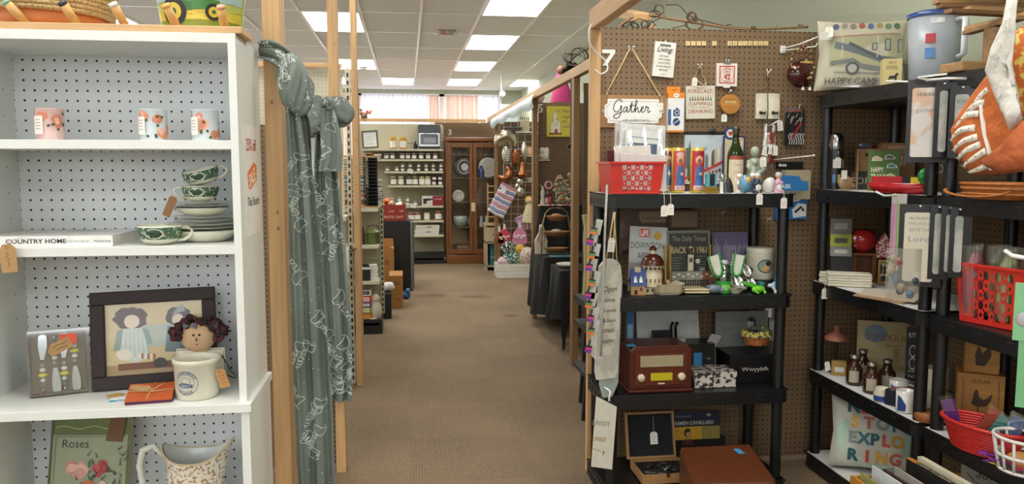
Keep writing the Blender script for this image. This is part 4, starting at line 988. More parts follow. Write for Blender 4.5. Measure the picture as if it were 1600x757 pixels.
for a in ((-cw/2-.01,-.02,0,cw/2,0,ch),(-cw/2-.01,.25,0,cw/2,.27,ch),(-cw/2-.01,0,0,-cw/2+.01,.25,ch),(cw/2-.015,0,0,cw/2,.25,ch),(-cw/2,0,0,cw/2,.25,.012)): m.box(*a,RD)
m.text('NET',-cw*.36,ch*.55,.026,-.0206,'#e6d6c0');m.text('144',cw*.34,ch*.55,.026,-.0206,'#e6d6c0');m.text('24 OZ',-.005,ch*.55,.02,-.0206,'#e6d6c0',w=.06);m.text('TURLOCK, CALIF',0,ch*.18,.028,-.0206,'#e6d6c0',w=cw*.78)
m.build('crate_body',t)
random.seed(8)
for k,(x_,z_,c_) in enumerate(((-.11,.17,'#d9b24a'),(-.06,.22,'#c96a3a'),(-.02,.19,'#c79a7a'),(.08,.17,'#dedede'))):
    m=MB();m.ball((0,0,.02),(.045,.07,.035),c_+'/.5',12,8);m.ball((.02,.01,.045),(.022,.03,.022),c_+'/.5',9,6);one('bagged_item',m,['yellow wrapped item heaped in the red crate','orange wrapped item heaped highest in the red crate','tan wrapped item in the middle of the red crate','white wrapped item at the right of the red crate'][k],'package',(fx1-.255+x_,9.62,fz+z_-.01))
FY=12.05;fx0,fx9=onY(563,FY,1.4).x,onY(693.5,FY,1.4).x
t=thing('gondola_shelving','far cream shelving stacked with preserve jars','shelving',((fx0+fx9)/2,FY+.2,0));loc=t.location
m=wm(loc);m.box(fx0-.1,FY+.46,.1,fx9,FY+.48,zY(194,630,FY+.45),_peg('#c7c3aa','#77735f',r=.16));m.build('back_panel',t)
m=wm(loc);m.box(fx0,FY,0,fx9,FY+.46,.14,BLACKP);m.build('kick_base',t)
FZ={}
for i,(py,x0) in enumerate(((233,565),(249,565),(268,600),(290,606),(322,615),(345,645),(368,640),(404,640))):
    z=zY(py,650,FY);FZ[i]=z;dpt=.46 if i > 0 else .46
    m=wm(loc);m.box(onY(x0,FY,z).x,FY,z-.03,fx9-.01,FY+.459,z,CREAM);m.build('shelf',t,bev=.003)
m=wm(loc);m.box(fx9-.012,FY+.42,.14,fx9+.016,FY+.46,2.1,CREAM)
for k in range(36): m.rect(fx9-.004,.2+k*.05,fx9+.008,.228+k*.05,FY+.4195,'#26261f')
m.build('slotted_upright',t)
m=wm(loc);xx=onY(603,FY,1).x;m.box(xx-.16,FY+.0,.14,xx-.13,FY+.03,1.05,CREAM);m.build('slotted_upright',t)
def jar(px,Y,z,sz,body,lid,lb,grp,w=1.0):
    p=onY(px,Y,z);t=thing('preserve_jar',lb,'jar',(p.x,Y,z+.0005),group=grp);r=.040*sz*w;h=.092*sz
    m=MB();m.lathe([(r*.92,0),(r,.004),(r,h*.72),(r*.78,h*.85)],body,14);m.build('jar_body',t)
    m=MB();m.lathe([(r*.82,h*.852),(r*.84,h)],lid,14);m.build('lid',t)
    m=MB();m.W=wrap(r);m.wlabel(-r,h*.12,r,h*.66,-.002,'#efede8/.6');m.W=None;m.build('paper_label',t)
    return t
J0=[jar(604,FY+.12,FZ[1],.95,'#5c2a22/.15','#d9d7d0/.3','dark preserve jar with white label on the second shelf of the far shelving','jars on the second far shelf')]
def rowj(pxs,idx,body,lid,lb,grp,sz=.95,z=None,first=None):
    src=jar(pxs[0],FY+.10,FZ[idx] if z is None else z,sz,body,lid,lb,grp)
    for px in pxs[1:]:
        q=onY(px,FY+.10,FZ[idx] if z is None else z);dup(src,(q.x,FY+.10,q.z+.0005))
rowj([573,583,592],1,'#6b4a30/.15','#cfcdc6/.3','brown preserve jar at the left end of the second far shelf','brown jars on the second far shelf',.8)
rowj([613.5,628.5,637.5,647,658,669,680],1,'#5c2a22/.15','#d9d7d0/.3','dark preserve jar with white label on the second shelf of the far shelving','jars on the second far shelf')
rowj([605,620],2,'#3a2622/.15','#d6d4cd/.3','single small jar at the left of the third far shelf','single jars on the third far shelf',.72)
rowj([629,641,654,666,677,689],2,'#4a2a24/.15','#d6d4cd/.3','small dark jar in the lower row on the third far shelf','lower row of jars on the third far shelf',.68)
rowj([629,641,654,666,677,689],2,'#4a2a24/.15','#dcdad4/.3','small dark jar in the upper row on the third far shelf','upper row of jars on the third far shelf',.62,z=FZ[2]+.0585)
for px,b,l,lb in ((615,'#6d5a35','#c9c5b8','jar with straw lid leftmost on the fourth far shelf'),(626.5,'#8a8452','#cfc9a5','pale green jar second on the fourth far shelf'),(639.5,'#3a3128','#8a8578','dark jar third on the fourth far shelf'),(648.5,'#5a4a3a','#b9b2a0','jar fourth on the fourth far shelf'),(659,'#a8a275','#c9bd7a','straw coloured jar fifth on the fourth far shelf'),(668.5,'#b3ad84','#cabf80','straw coloured jar sixth on the fourth far shelf')):
    jar(px,FY+.1,FZ[3],1.5,b+'/.15',l+'/.3',lb,None,.80)
rowj([678,688],3,'#4a1f1c/.15','#3a2020/.3','dark red jar at right end of the fourth far shelf','dark red jars on the fourth far shelf',.85)
rowj([678.5,687.5],3,'#4a1f1c/.15','#2a1f20/.3','dark red jar stacked on another at right end of the fourth far shelf','upper dark red jars on the fourth far shelf',.8,z=FZ[3]+.0735)
jar(612,FY+.1,FZ[4],1.3,'#5d5a52/.15','#e5e3dc/.3','taller jar leftmost on the fifth far shelf',None,.85)
rowj([624,637,649],4,'#4a3428/.15','#dcdad4/.3','small jar in the lower row on the fifth far shelf','lower jars on the fifth far shelf',.72)
rowj([624,637],4,'#4a3428/.15','#dcdad4/.3','small jar stacked on another on the fifth far shelf','upper jars on the fifth far shelf',.68,z=FZ[4]+.0625)
rowj([642.5,652.5],5,'#8e3a2c/.15','#b9b4a8/.3','red sauce jar on the sixth far shelf','red sauce jars on the sixth far shelf',1.3)
jar(667,FY+.1,FZ[5],1.5,'#d0cb9a/.15','#4a4a38/.3','pale yellow bottle on the sixth far shelf',None,.8)
jar(685,FY+.1,FZ[5],1.55,'#9a4a2e/.15','#8a8a80/.3','orange red jar at the right of the sixth far shelf',None,.95)
for px,c_,lb in ((614.5,'#c98a2e','amber jar of gold wrapped sweets on the top far shelf, left one'),(630,'#cc8b22','amber jar of gold sweets on the top far shelf beside the air fryer, right one')):
    jar(px,FY+.1,FZ[0],1.95,c_+'/.2','#d8b04a/.3',lb,None,.72)
p=onY(647,FY+.1,FZ[0]);m=MB();m.cyl(.03,0,.07,'#1a1a1c/.3');m.lathe([(.02,.07),(.012,.10),(.012,.12)],'#2a2a2c/.3',12);m.tube([(-.02,0,.08),(-.12,0,.09)],.004,'#1a1a1c/.3',5);one('small_black_pot',m,'small black handled pot left of the air fryer','pot',(p.x+.02,FY+.12,FZ[0]+.0005))
a=onY(565,FY+.1,FZ[0]);w_=25*FY/F;h_=28*FY/F
t=thing('certificate_frame','grey framed paper leaning on the top far shelf','frame',(a.x+.01,FY+.2,FZ[0]+.001),rot=rad(-8,-4,0));m=MB()
for q in ((0,0,w_,.025),(0,h_-.025,w_,h_),(0,.025,.025,h_-.025),(w_-.025,.025,w_,h_-.025)): m.box(q[0],-.012,q[1],q[2],.0,q[3],'#54564f/.5')
m.build('frame',t);m=MB();m.box(.025,-.006,.025,w_-.025,-.002,h_-.025,'#e1e3e0/.5')
random.seed(3)
for k in range(6): m.stroke([(.06,h_-.08-.016*k),(w_-.07+random.uniform(-.02,.02),h_-.08-.016*k)],.002,-.0066,'#8f9490')
for k in range(12): m.disc(.05+random.random()*(w_-.1),.05+random.random()*.03,.006,-.0066,random.choice(['#a9b07a','#c98a8a','#9aa39a']),n=6)
m.build('paper',t)
a=onY(654,FY+.05,FZ[0]);b=onY(688,FY+.05,FZ[0]);w_=b.x-a.x;h_=zY(195,670,FY+.05)-FZ[0]
t=thing('air_fryer_oven','black and steel air fryer oven on the top far shelf','oven',((a.x+b.x)/2,FY+.08,FZ[0]+.0005))
m=MB();m.box(-w_/2,0,.01,w_/2,.30,h_,'#2a2b2d/.3');m.build('housing',t,bev=.01)
m=MB();m.box(-w_/2+.006,-.006,h_*.70,w_/2-.006,0,h_*.97,'#121316/.15');m.disc(0,h_*.84,.02,-.0066,'#3a4a5a/.2');m.build('control_panel',t)
m=MB();
for q in ((-w_/2+.006,.04,-w_/2+.03,h_*.66),(w_/2-.03,.04,w_/2-.006,h_*.66),(-w_/2+.03,.04,w_/2-.03,.07),(-w_/2+.03,h_*.60,w_/2-.03,h_*.66)): m.box(q[0],-.012,q[1],q[2],0,q[3],'#b9bcbf/.25/1')
m.box(-w_/2+.03,-.006,.07,w_/2-.03,0,h_*.60,'#1a1b1d/.1');m.box(-w_*.25,-.0068,.09,w_*.3,-.006,.17,'#8e9092/.3/.5');m.build('door',t)
m=MB();m.tube([(-w_*.3,-.012,h_*.62),(-w_*.3,-.035,h_*.62),(w_*.3,-.035,h_*.62),(w_*.3,-.012,h_*.62)],.006,CHROME,8);m.build('handle',t)
p=onY(675,FY-.02,FZ[4]);m=MB();m.box(-.16,0,0,.16,.25,.145,'#d9d6d0/.4');m.box(-.0,-.0006,0,.16,0,.145,'#8e2028/.4');m.prism([(-.14,.03),(-.09,.03),(-.09,.07),(.0,.09),(0,.11),(-.14,.11)],-.001,0,'#26262a/.4');m.text('COFFEE',.08,.09,.02,-.0012,'#ead9d4',w=.11);one('appliance_box',m,'red and white appliance box on the fifth far shelf','box',(p.x+.01,FY+.01,FZ[4]+.0005))
for k in range(2):
    p=onY(668,FY+.05,FZ[6]);m=MB();m.box(-.19,0,0,.17,.26,.075,'#dedbd3/.5');m.rect(-.19,.03,.17,.034,-.0006,'#b3afa5');m.box(-.02,-.0008,.035,.05,0,.055,'#8f8b83')
    one('shallow_white_box',m,['lower white box in the pair on the far shelving','upper white box in the pair on the far shelving'][k],'box',(p.x+.012*k,FY+.03,FZ[6]+.0005+k*.0755))
p=onY(648,FY+.1,FZ[7]);m=MB();m.box(-.06,0,0,.05,.15,.03,'#d8d5cc/.5');m.rect(-.04,.01,.03,.02,-.0006,'#a9a69c');one('small_carton',m,'small pale carton alone on the lowest far shelf','box',(p.x,FY+.08,FZ[7]+.0005))
for px,py,Y in ((641,268,FY-.01),(645,322,FY-.01)):
    p=atY(px,py,Y);t=thing('price_card','white card clipped to a far shelf %s' % ('over the straw coloured jars' if py < 300 else 'beside the appliance box'),'card',(p.x,Y-.012,p.z),rot=rad(0,8,0));m=MB();m.box(-.045,0,-.03,.045,.002,.03,'#e9e7e2/.5');m.stroke([(-.03,.01),(.03,.008)],.004,-.0006,'#7a7a78');m.build('card',t)
    m=MB();m.tube([(.03,.004,-.01),(.10,.004,-.03)],.004,'#dcdad0/.4',5);m.build('clip_arm',t)
p=atY(567,184,12.7);t=thing('flower_arrangement','small peach flower arrangement on the rail under the far window','flowers',(p.x+.02,12.645,2.223));m=MB();m.cyl(.05,0,.05,'#6a4a30/.7');m.build('basket',t);m=MB();random.seed(4)
for k in range(22): m.ball((random.uniform(-.11,.13),random.uniform(-.02,.02),random.uniform(.06,.13)),random.uniform(.014,.024),random.choice(['#d98a74','#e2a48e','#c9604e','#6f7f4a','#5d6b3c'])+'/.7',7,5)
m.build('blossoms',t)
CYF=12.02;a=onY(697,CYF,1);b=onY(781,CYF,1);w_=b.x-a.x;ch=zY(215,735,CYF)
OAK=_wood('#7a4a24',.2,.35);OAKX=_wood('#7a4a24',.2,.35,'x')
t=thing('curio_cabinet','tall oak cabinet with two glass doors at the end of the aisle','cabinet',((a.x+b.x)/2,CYF+.2,0))
m=MB();m.box(-w_/2,-.20,0,w_/2,.2,.13,OAKX);m.build('base',t,bev=.008)
m=MB();m.box(-w_/2-.012,-.215,ch-.06,w_/2+.012,.21,ch,OAKX);m.build('cornice',t,bev=.012)
for s_ in (-1,1):
    m=MB();m.box(s_*w_/2-.0225*(1+s_),-.19,.13,s_*w_/2+.0225*(1-s_),.2,ch-.06,OAK);m.build('side_panel',t)
m=MB();m.box(-w_/2+.03,.18,.13,w_/2-.03,.19,ch-.06,'#9a8f80/.12/.7');m.build('back_panel',t)
for z in (.55,.93,1.30,1.65):
    m=MB();m.box(-w_/2+.046,-.15,z,w_/2-.046,.18,z+.008,'#8d8f86/.15');m.build('shelf',t)
for s_ in (-1,1):
    m=MB();x0,x1=(-w_/2+.03,-.004) if s_ < 0 else (.004,w_/2-.03)
    for q in ((x0,.15,x0+.05,ch-.08),(x1-.05,.15,x1,ch-.08),(x0+.05,.15,x1-.05,.22),(x0+.05,ch-.15,x1-.05,ch-.08)): m.box(q[0],-.215,q[1],q[2],-.195,q[3],OAK)
    d=m.build('door',t,bev=.004)
    m=MB();m.box(x0+.05,-.207,.22,x1-.05,-.203,ch-.15,glass('#ffffff',.07));m.build('door_glass',d)
    m=MB();m.cyl(.008,0,.05,BRASS,s_*.02,-.223,8);m.build('door_pull',d).location=(0,0,.95)
m=MB();m.box(-.03,-.226,.80,.03,-.222,.93,'#d9c9a0/.6');m.tube([(0,-.224,.93),(0,-.226,.98)],.001,'#d9c9a0');o=m.build('price_tag',t)
cab=t.location.copy()
def incab(name,mb,lb,cat,px,z,dy=0,grp=None):
    p=onY(px,CYF+.12+dy,z);return one(name,mb,lb,cat,(p.x,CYF+.12+dy,z+.0005),group=grp)
def plate_up(r,c1,c2,c3=None):
    m=MB();m.T=TR(0,0,r) @ RX(82);m.lathe([(r*.0,.01),(r*.6,0),(r,.018),(r*.97,.022),(r*.6,.006),(0,.012)],c1,28);m.T=TR(0,-.03,r) @ RX(-8);m.ring(0,0,r*.66,r*.06,0,c2,24);
    if c3: m.disc(0,0,r*.35,-.001,c3,n=14)
    return m
incab('display_plate',plate_up(.16,'#1f1d1c/.2','#c9c5ba','#c7cbc9'),'dark rimmed round plate standing in the glass cabinet','plate',726,1.308)
incab('display_plate',plate_up(.155,'#d0d2c9/.2','#9aa79a','#c6b9a9'),'large white plate standing in the right of the glass cabinet','plate',763,1.308)
incab('display_plate',plate_up(.09,'#c9c7bb/.2','#7d8f7d'),'small white plate on the middle cabinet shelf','plate',716,.938)
m=MB();m.lathe([(.03,0),(.045,.03),(.05,.09),(.03,.14),(.02,.16),(.028,.18)],'#274f8a/.15',18);incab('cobalt_vase',m,'small cobalt blue vase between the cabinet plates','vase',752,1.308,-.05)
for k,px in enumerate((753,759,765,771)):
    m=MB();m.lathe([(.025,0),(.004,.006),(.004,.09),(.022,.12),(.028,.17),(.026,.20)],glass('#e8eef0',.3),14);incab('stem_glass',m,'clear stemmed glass on the top shelf of the glass cabinet','glass',px,1.658,(k % 2)*.06,'stem glasses in the cabinet')
for k,px in enumerate((714,723,731)):
    m=MB();m.lathe([(.04,0),(.01,.01),(.01,.04),(.05,.07),(.06,.10)],glass('#e8eef0',.3),14);incab('glass_compote',m,'clear glass compote on the top left cabinet shelf','glass',px,1.658,(k % 2)*.05,'glass compotes in the cabinet')
m=MB();m.lathe([(.05,0),(.09,.03),(.115,.10),(.11,.16),(.10,.165)],'#a9b5ad/.2',24);incab('glass_bowl',m,'frosted ribbed bowl on the lower left cabinet shelf','bowl',719,.558)
m=MB();m.lathe([(.03,0),(.06,.04),(.07,.10),(.04,.15)],'#a7b39f/.2',18);incab('green_glass_vase',m,'pale green glass vase behind the cabinet door','vase',737,.558,.03)
m=MB();m.box(-.09,-.05,0,.09,.05,.10,'#6b4a2a/.4');m.box(-.095,-.055,.10,.095,.055,.13,'#8a6a3c/.4');incab('trinket_box',m,'brass and wood trinket box at the bottom of the glass cabinet','box',723,.1305)
for k,px in enumerate((752,760)):
    m=MB();m.lathe([(.03,0),(.035,.05),(.02,.10),(.022,.16)],'#c9ccd0/.2',14);incab('small_pitcher',m,'small pale pitcher on the lower right cabinet shelf','pitcher',px,.558,0,'small pitchers in the cabinet')
def number(s_,px,py,Y,h,lb):
    p=atY(px,py,Y);m=MB();m.text(s_,0,0,h,-.004,'#dedad0/.5',bold=.03);m.text(s_,0,0,h,-.0002,'#8b867c/.5',bold=.03);one('booth_number',m,lb,'number',(p.x,Y-.0005,p.z))
number('3',703,211,12.714,.085,'white booth number 3 above the glass cabinet')
number('5',844,176,7.655,.082,'white booth number 5 beside the yellow church picture')
p0=onY(766,11.6,.8);t=thing('ladder_display','light wood ladder rack of small shelves in front of the glass cabinet','rack',(p0.x+.03,11.55,zY(354,765,11.4)+.001))
hh=zY(292,765,11.4)-zY(354,765,11.4)+.0
for s_ in (-1,1):
    m=MB();m.box(s_*.07-.008,0,0,s_*.07+.008,.02,.62,PINE);m.build('rail',t)
for k in range(7):
    m=MB();m.box(-.062,-.03,.03+k*.09,.062,.03,.042+k*.09,PINEX);m.build('rung',t)
p0=onY(769,11.1,.4);zc=zY(354,768,11.1)
t=thing('bedside_cabinet','narrow cream painted cupboard with an open shelf left of the balloons','cabinet',(p0.x+.02,11.35,0));KC=C('#b7a88a/.5')
m=MB()
for q in ((-.10,-.2,0,-.08,.2,zc),(.08,-.2,0,.10,.2,zc),(-.10,.18,0,.10,.2,zc),(-.1,-.2,.05,.1,.2,.07),(-.1,-.2,zc-.25,.1,.2,zc-.23)): m.box(*q,KC)
m.build('cabinet_body',t);m=MB();m.box(-.11,-.21,zc,.11,.21,zc+.02,_wood('#a58f6a'));m.build('cabinet_top',t,bev=.003)
m=MB();m.box(-.085,-.212,zc-.22,.085,-.2,zc-.02,KC);o=m.build('drawer',t,bev=.003);m=MB();m.ball((0,-.222,zc-.12),.012,'#6a5a44/.4');m.build('knob',o)
m=MB();m.box(-.035,-.05,0,.05,.1,.34,'#3f8f95/.5');m.box(-.035,-.0506,.1,.05,-.05,.12,'#a9c9c9/.5');one('teal_canister',m,'teal box standing inside the narrow cream cupboard','box',(p0.x+.02,11.3,.071))
# ================================================================== booth 4: wire grid and foil balloons
def gridwall(X0,X1,Y,z0,z1,sp=.10):
    m=MB()
    n=int((X1-X0)/sp)
    for k in range(n+1): m.tube([(X0+k*sp,Y,z0),(X0+k*sp,Y,z1)],.003,WIREW,5)
    for k in range(int((z1-z0)/sp)+1): m.tube([(X0,Y+.005,z0+k*sp),(X1,Y+.005,z0+k*sp)],.003,WIREW,5)
    return m
gx=onY(788,10.9,1).x
m=gridwall(0,.82,0,0,2.0);one('wire_grid',m,'white wire grid panel hung with foil balloons and small cloths','wire grid',(gx,10.96,.12))
GYY=10.80
def foilthing(name,lb,px,py,build,hang=.05):
    p=atY(px,py,GYY);t=thing(name,lb,'balloon',p);m=MB();build(m);m.build('foil_body',t)
    m=MB();m.tube([(0,.0,.0),(0,.05,hang),(0,.15,hang+.01)],.0015,WIREW,4);m.build('string',t);return t
def puff(m,fn_pts,r,mat,n=14):
    """a fat tube that swells in the middle"""
    N=len(fn_pts);m.tube(fn_pts,[r*(.45+.55*math.sin(math.pi*(i+.6)/(N+.2))) for i in range(N)],mat,n,flat=.75)
def moon(m,R,r,a0,a1,mat): puff(m,[(R*math.cos(math.radians(a0+(a1-a0)*k/18)),0,R*math.sin(math.radians(a0+(a1-a0)*k/18))) for k in range(19)],r,mat)
SIL,CPR=foil('#cfcac0'),foil('#9a6244')
foilthing('foil_balloon','silver foil crescent balloon at the top of the wire grid',790,225,lambda m: moon(m,.105,.085,200,-20,foil('#c8bda8')))
def corn(m,mat):
    m.ball((0,0,0),(.062,.035,.12),mat,18,14)
    for k in range(44):
        z=-.08+.16*(k//6)/7;x=(-.03+.012*(k % 6));q=math.sqrt(max(0,1-(z/.12)**2-(x/.062)**2));m.ball((x*1.2,-.036*q,z),.009,mat,6,4)
foilthing('foil_balloon','silver foil pinecone balloon under the silver crescent',791,242,lambda m: corn(m,SIL),.10)
foilthing('foil_balloon','copper foil pinecone balloon beside the silver one',806,247,lambda m: corn(m,CPR),.09)
foilthing('foil_balloon','slim silver foil balloon at upper right of the wire grid',819,236,lambda m: m.ball((0,0,0),(.045,.035,.13),SIL,16,12),.1)
foilthing('foil_balloon','copper foil crescent balloon halfway up the wire grid',787,270,lambda m: (moon(m,.08,.082,70,-150,CPR)),.10)
def bell(m,mat): m.lathe([(.03,.11),(.045,.07),(.045,.0),(.09,-.05),(.095,-.09),(.02,-.11)],mat,18,sy=.6)
foilthing('foil_balloon','copper foil bell shaped balloon right of the copper crescent',817,266,lambda m: bell(m,CPR),.1)
def curvy(m,mat): m.ball((.02,0,.08),(.055,.035,.055),mat);m.ball((-.015,0,.01),(.04,.03,.05),mat);m.ball((.025,0,-.06),(.06,.036,.07),mat)
foilthing('foil_balloon','silver foil figure balloon in three bulges',810,293,lambda m: curvy(m,SIL),.14)
def striped_cloth(m,w,h,cols,seed=1,n=9):
    random.seed(seed)
    for k in range(n):
        c_=cols[k % len(cols)]
        m.surf(lambda u,v,k=k: (-w/2+w*u,-.012*math.sin(u*9+v*3)-.01*math.sin(6*u),-h*(k+v)/n),12,2,c_)
p=atY(797,291,GYY);t=thing('wrapped_blanket','pink and blue striped baby blanket hanging diagonally on the wire grid','blanket',p,rot=rad(0,28,0))
m=MB();striped_cloth(m,.25,.44,['#d99ab0/.8','#e9e0e6/.8','#8e9dc9/.8','#e6dfe8/.8'],n=12);m.build('blanket',t,solid=.012)
m=MB();m.prism([(-.09,-.05),(-.02,-.05),(-.02,-.14),(-.09,-.14)],-.035,-.034,'#e9e4e4/.5');m.build('paper_label',t)
p=atY(812,338,GYY);t=thing('folded_blanket','smaller pink striped cloth below the diagonal blanket','blanket',p,rot=rad(0,-25,0));m=MB();striped_cloth(m,.16,.20,['#cf8fb0/.8','#a9a9d0/.8','#e6c6d6/.8'],n=8);m.build('blanket',t,solid=.012)
def doll_cloth(px,py,c1,c2,lb,s=1.0):
    p=atY(px,py,GYY-.03);t=thing('hanging_bib',lb,'baby clothes',p)
    m=MB();m.prism([(-.02*s,.0),(.02*s,0),(.075*s,-.06*s),(.085*s,-.17*s),(.03*s,-.20*s),(-.03*s,-.20*s),(-.085*s,-.16*s),(-.07*s,-.06*s)],-.02,.01,c1);m.build('cloth',t,bev=.01)
    m=MB();
    for k in range(7): m.ball((-.05*s+.017*s*k,-.022,-.10*s-.02*math.sin(k*2)),.014*s,c2,7,5)
    m.build('trim',t);m=MB();m.tube([(0,0,0),(0,.05,.05),(0,.19,.06)],.004,'#e9e4e4/.6',5);m.prism([(-.018,.0),(.018,0),(.012,.07),(-.012,.07)],-.012,-.008,'#e9e2e4/.6');m.build('hanging_loop',t)
doll_cloth(788,358,'#c8434e/.7','#ecd9d9','red and white ruffled bib hanging over the white crate',1.15)
doll_cloth(812,356,'#d98db0/.7','#efdce6','pink patterned bib hanging over the white crate',1.25)
doll_cloth(780,362,'#8a4a2e/.7','#a86a46','brown cloth at the left of the red bib',.9)
p=atY(827,314,GYY-.05);t=thing('cloth_doll','cream dress cloth doll with yellow yarn hair at the right of the wire grid','doll',p)
m=MB();m.lathe([(.10,-.30),(.095,-.22),(.05,-.08),(.03,-.04),(.0,-.03)],pattern('#d9cfae','#b9a574',60,.6),18,sy=.5);m.build('dress',t)
m=MB();m.ball((0,-.0,.0),(.045,.035,.045),'#d9b796/.8');m.build('head',t)
m=MB();random.seed(2)
for k in range(26): a=random.uniform(-.3,3.44);m.ball((.045*math.cos(a),.005,.008+.045*math.sin(a)),.014,'#d9b83a/.9',7,5)
m.build('yarn_hair',t)
for s_ in (-1,1):
    m=MB();m.tube([(s_*.02,0,-.28),(s_*.025,0,-.40)],.012,'#d9b796/.8',8);m.build('leg',t)
p=onY(812,10.88,1.97);
m=MB();m.box(0,0,-.012,.34,.10,0,'#d9d9d4/.4');one('wire_grid_shelf',m,'small white shelf at the top of the wire grid','shelf',(onY(806,10.85,1.97).x,10.84,atY(815,206,10.84).z))
zsh=atY(815,206,10.84).z
p=onY(820,10.86,zsh);t=thing('candle_lantern','cream tea light lantern on the small white shelf of the grid','lantern',(p.x,10.89,zsh+.0005));m=MB()
for k in range(5): m.box(-.06+k*.027,-.04,0,-.048+k*.027,-.035,.15,'#bfb79a/.6')
m.box(-.065,-.04,0,.065,.045,.012,'#bfb79a/.6');m.box(-.065,-.04,.15,.065,.045,.165,'#bfb79a/.6');m.box(-.05,-.03,.012,.05,.04,.15,'#8d8668/.6');m.build('lantern_body',t)
for s_ in range(5):
    m=MB();m.tube([(-.055+.027*s_,0,.165),(-.05+.027*s_,0,.20)],.007,'#2c2a26/.5',6);m.build('black_finial',t)
m=MB();m.box(0,0,0,.16,.10,.03,'#2a2b2d/.5');one('black_tray',m,'black tray at the top left of the wire grid','tray',(onY(797,10.9,1.9).x,10.83,zsh+.03))
m=MB();m.box(0,0,-.012,.30,.10,0,'#d9d9d4/.4');zz=atY(820,243,10.84).z;one('wire_grid_shelf',m,'white shelf of the grid level with the foil pinecones','shelf',(onY(808,10.9,1.6).x,10.84,zz))
p=onY(826,10.86,zz);m=MB();m.box(-.05,0,0,.06,.03,.13,'#a8763f/.6');m.box(-.035,-.001,.02,.045,0,.11,'#d9a98a/.6');one('small_picture',m,'small wood framed picture on the grid shelf behind the slim balloon','picture',(p.x,10.89,zz+.0005))
zz=atY(826,284,10.84).z;m=MB();m.box(0,0,-.012,.2,.10,0,'#d9d9d4/.4');one('wire_grid_shelf',m,'lowest white shelf on the wire grid with a small dish','shelf',(onY(819,10.9,1.3).x,10.84,zz))
p=onY(828,10.88,zz);m=MB();m.lathe([(.02,0),(.05,.03),(.052,.035),(.03,.045),(0,.05)],'#dcd9d0/.3',16);one('covered_dish',m,'small white dish on the lowest grid shelf','dish',(p.x,10.89,zz+.0005))
p0=onY(776,10.35,.2);p1=onY(831,10.35,.2);w_=p1.x-p0.x;zc=atY(790,413,10.35).z
t=thing('white_crate','white slatted wooden crate of baby cloths on the floor','crate',((p0.x+p1.x)/2,10.5,0))
for k in range(4):
    h=zc/4;m=MB();m.box(-w_/2,-.15,k*h+.003,w_/2,-.14,(k+1)*h-.003,'#e4e2dc/.5');m.build('slat',t)
m=MB();m.box(-w_/2,-.139,0.002,w_/2,.15,.012,'#d9d7d1/.5');m.box(-w_/2,.14,.0,w_/2,.15,zc,'#d9d7d1/.5')
for s_ in (-1,1): m.box(s_*w_/2-.005*(1+s_),-.139,.0,s_*w_/2+.005*(1-s_),.14,zc,'#dedcd6/.5')
m.build('crate_box',t)
random.seed(33)
for k,(px,py,s_,ca,cb,lb) in enumerate(((795,388,.10,'#26343a','#d9dfd9','dark green floral cloth heaped in the white crate'),(801,402,.11,'#2d6f6a','#dfe4d8','teal floral cloth at the front of the white crate'),(811,390,.07,'#d9a72e','#e6cf8a','mustard cloth heaped in the middle of the crate'),(822,400,.12,'#e2d6cc','#b98a8a','pale cloth with crescents at the right of the crate'),(786,409,.07,'#d9b9c4','#efe5e8','pale pink cloth at the left of the crate'),(808,408,.08,'#7d8f5a','#e0d0b0','green print cloth at the front middle of the crate'),(818,412,.07,'#a86a7a','#e8d6d8','rose print cloth low at the crate front'))):
    p=atY(px,py,10.47);m=MB();sd=k
    m.surf(lambda u,v: (s_*(1+.2*math.sin(u*25+sd))*math.cos(6.2832*u)*math.sin(math.pi*v)*1.0,.5*s_*math.sin(6.2832*u)*math.sin(math.pi*v),-s_*.9*math.cos(math.pi*v)*(1+.12*math.sin(u*19+sd))),26,12,pattern(ca,cb,45,.55,rough=.9))
    one('folded_cloth',m,lb,'cloth',p)
p=atY(836,410,10.2);m=MB();m.ball((0,0,0),(.03,.05,.07),'#6d3f2e/.6',10,8);m.ball((0,-.01,-.09),(.035,.05,.06),'#5a3426/.6',10,8);one('brown_plush',m,'brown plush just beyond the black tablecloth by the crate','plush',(p.x,p.y,.15))
m=MB();P=[];random.seed(6)
a=atX(769,190,1.20);b=atX(836,152,1.20)
def tin(u,v):
    q=a.lerp(b,u);return (q.x-.01-.02*math.sin(v*3.1),q.y,q.z+.03-.16*v*(.75+.12*math.sin(u*22))-.0)
m.surf(tin,40,6,'#c6d3d8/.5');one('pale_garland',m,'pale blue white cloth draped over the booth rail before the window','garland',(0,0,0))
p=atY(809,172,10.0);m=MB();m.box(-.12,0,0,.12,.01,.24,'#c9d6da/.4');m.stroke([(-.08,.05),(-.03,.15),(.02,.06),(.06,.17),(.09,.08)],.01,-.001,'#8fa0a9');one('pale_sign',m,'pale square sign behind the garland at the top of the grid','sign',(p.x,10.9,p.z-.1),rot=rad(0,0,0))

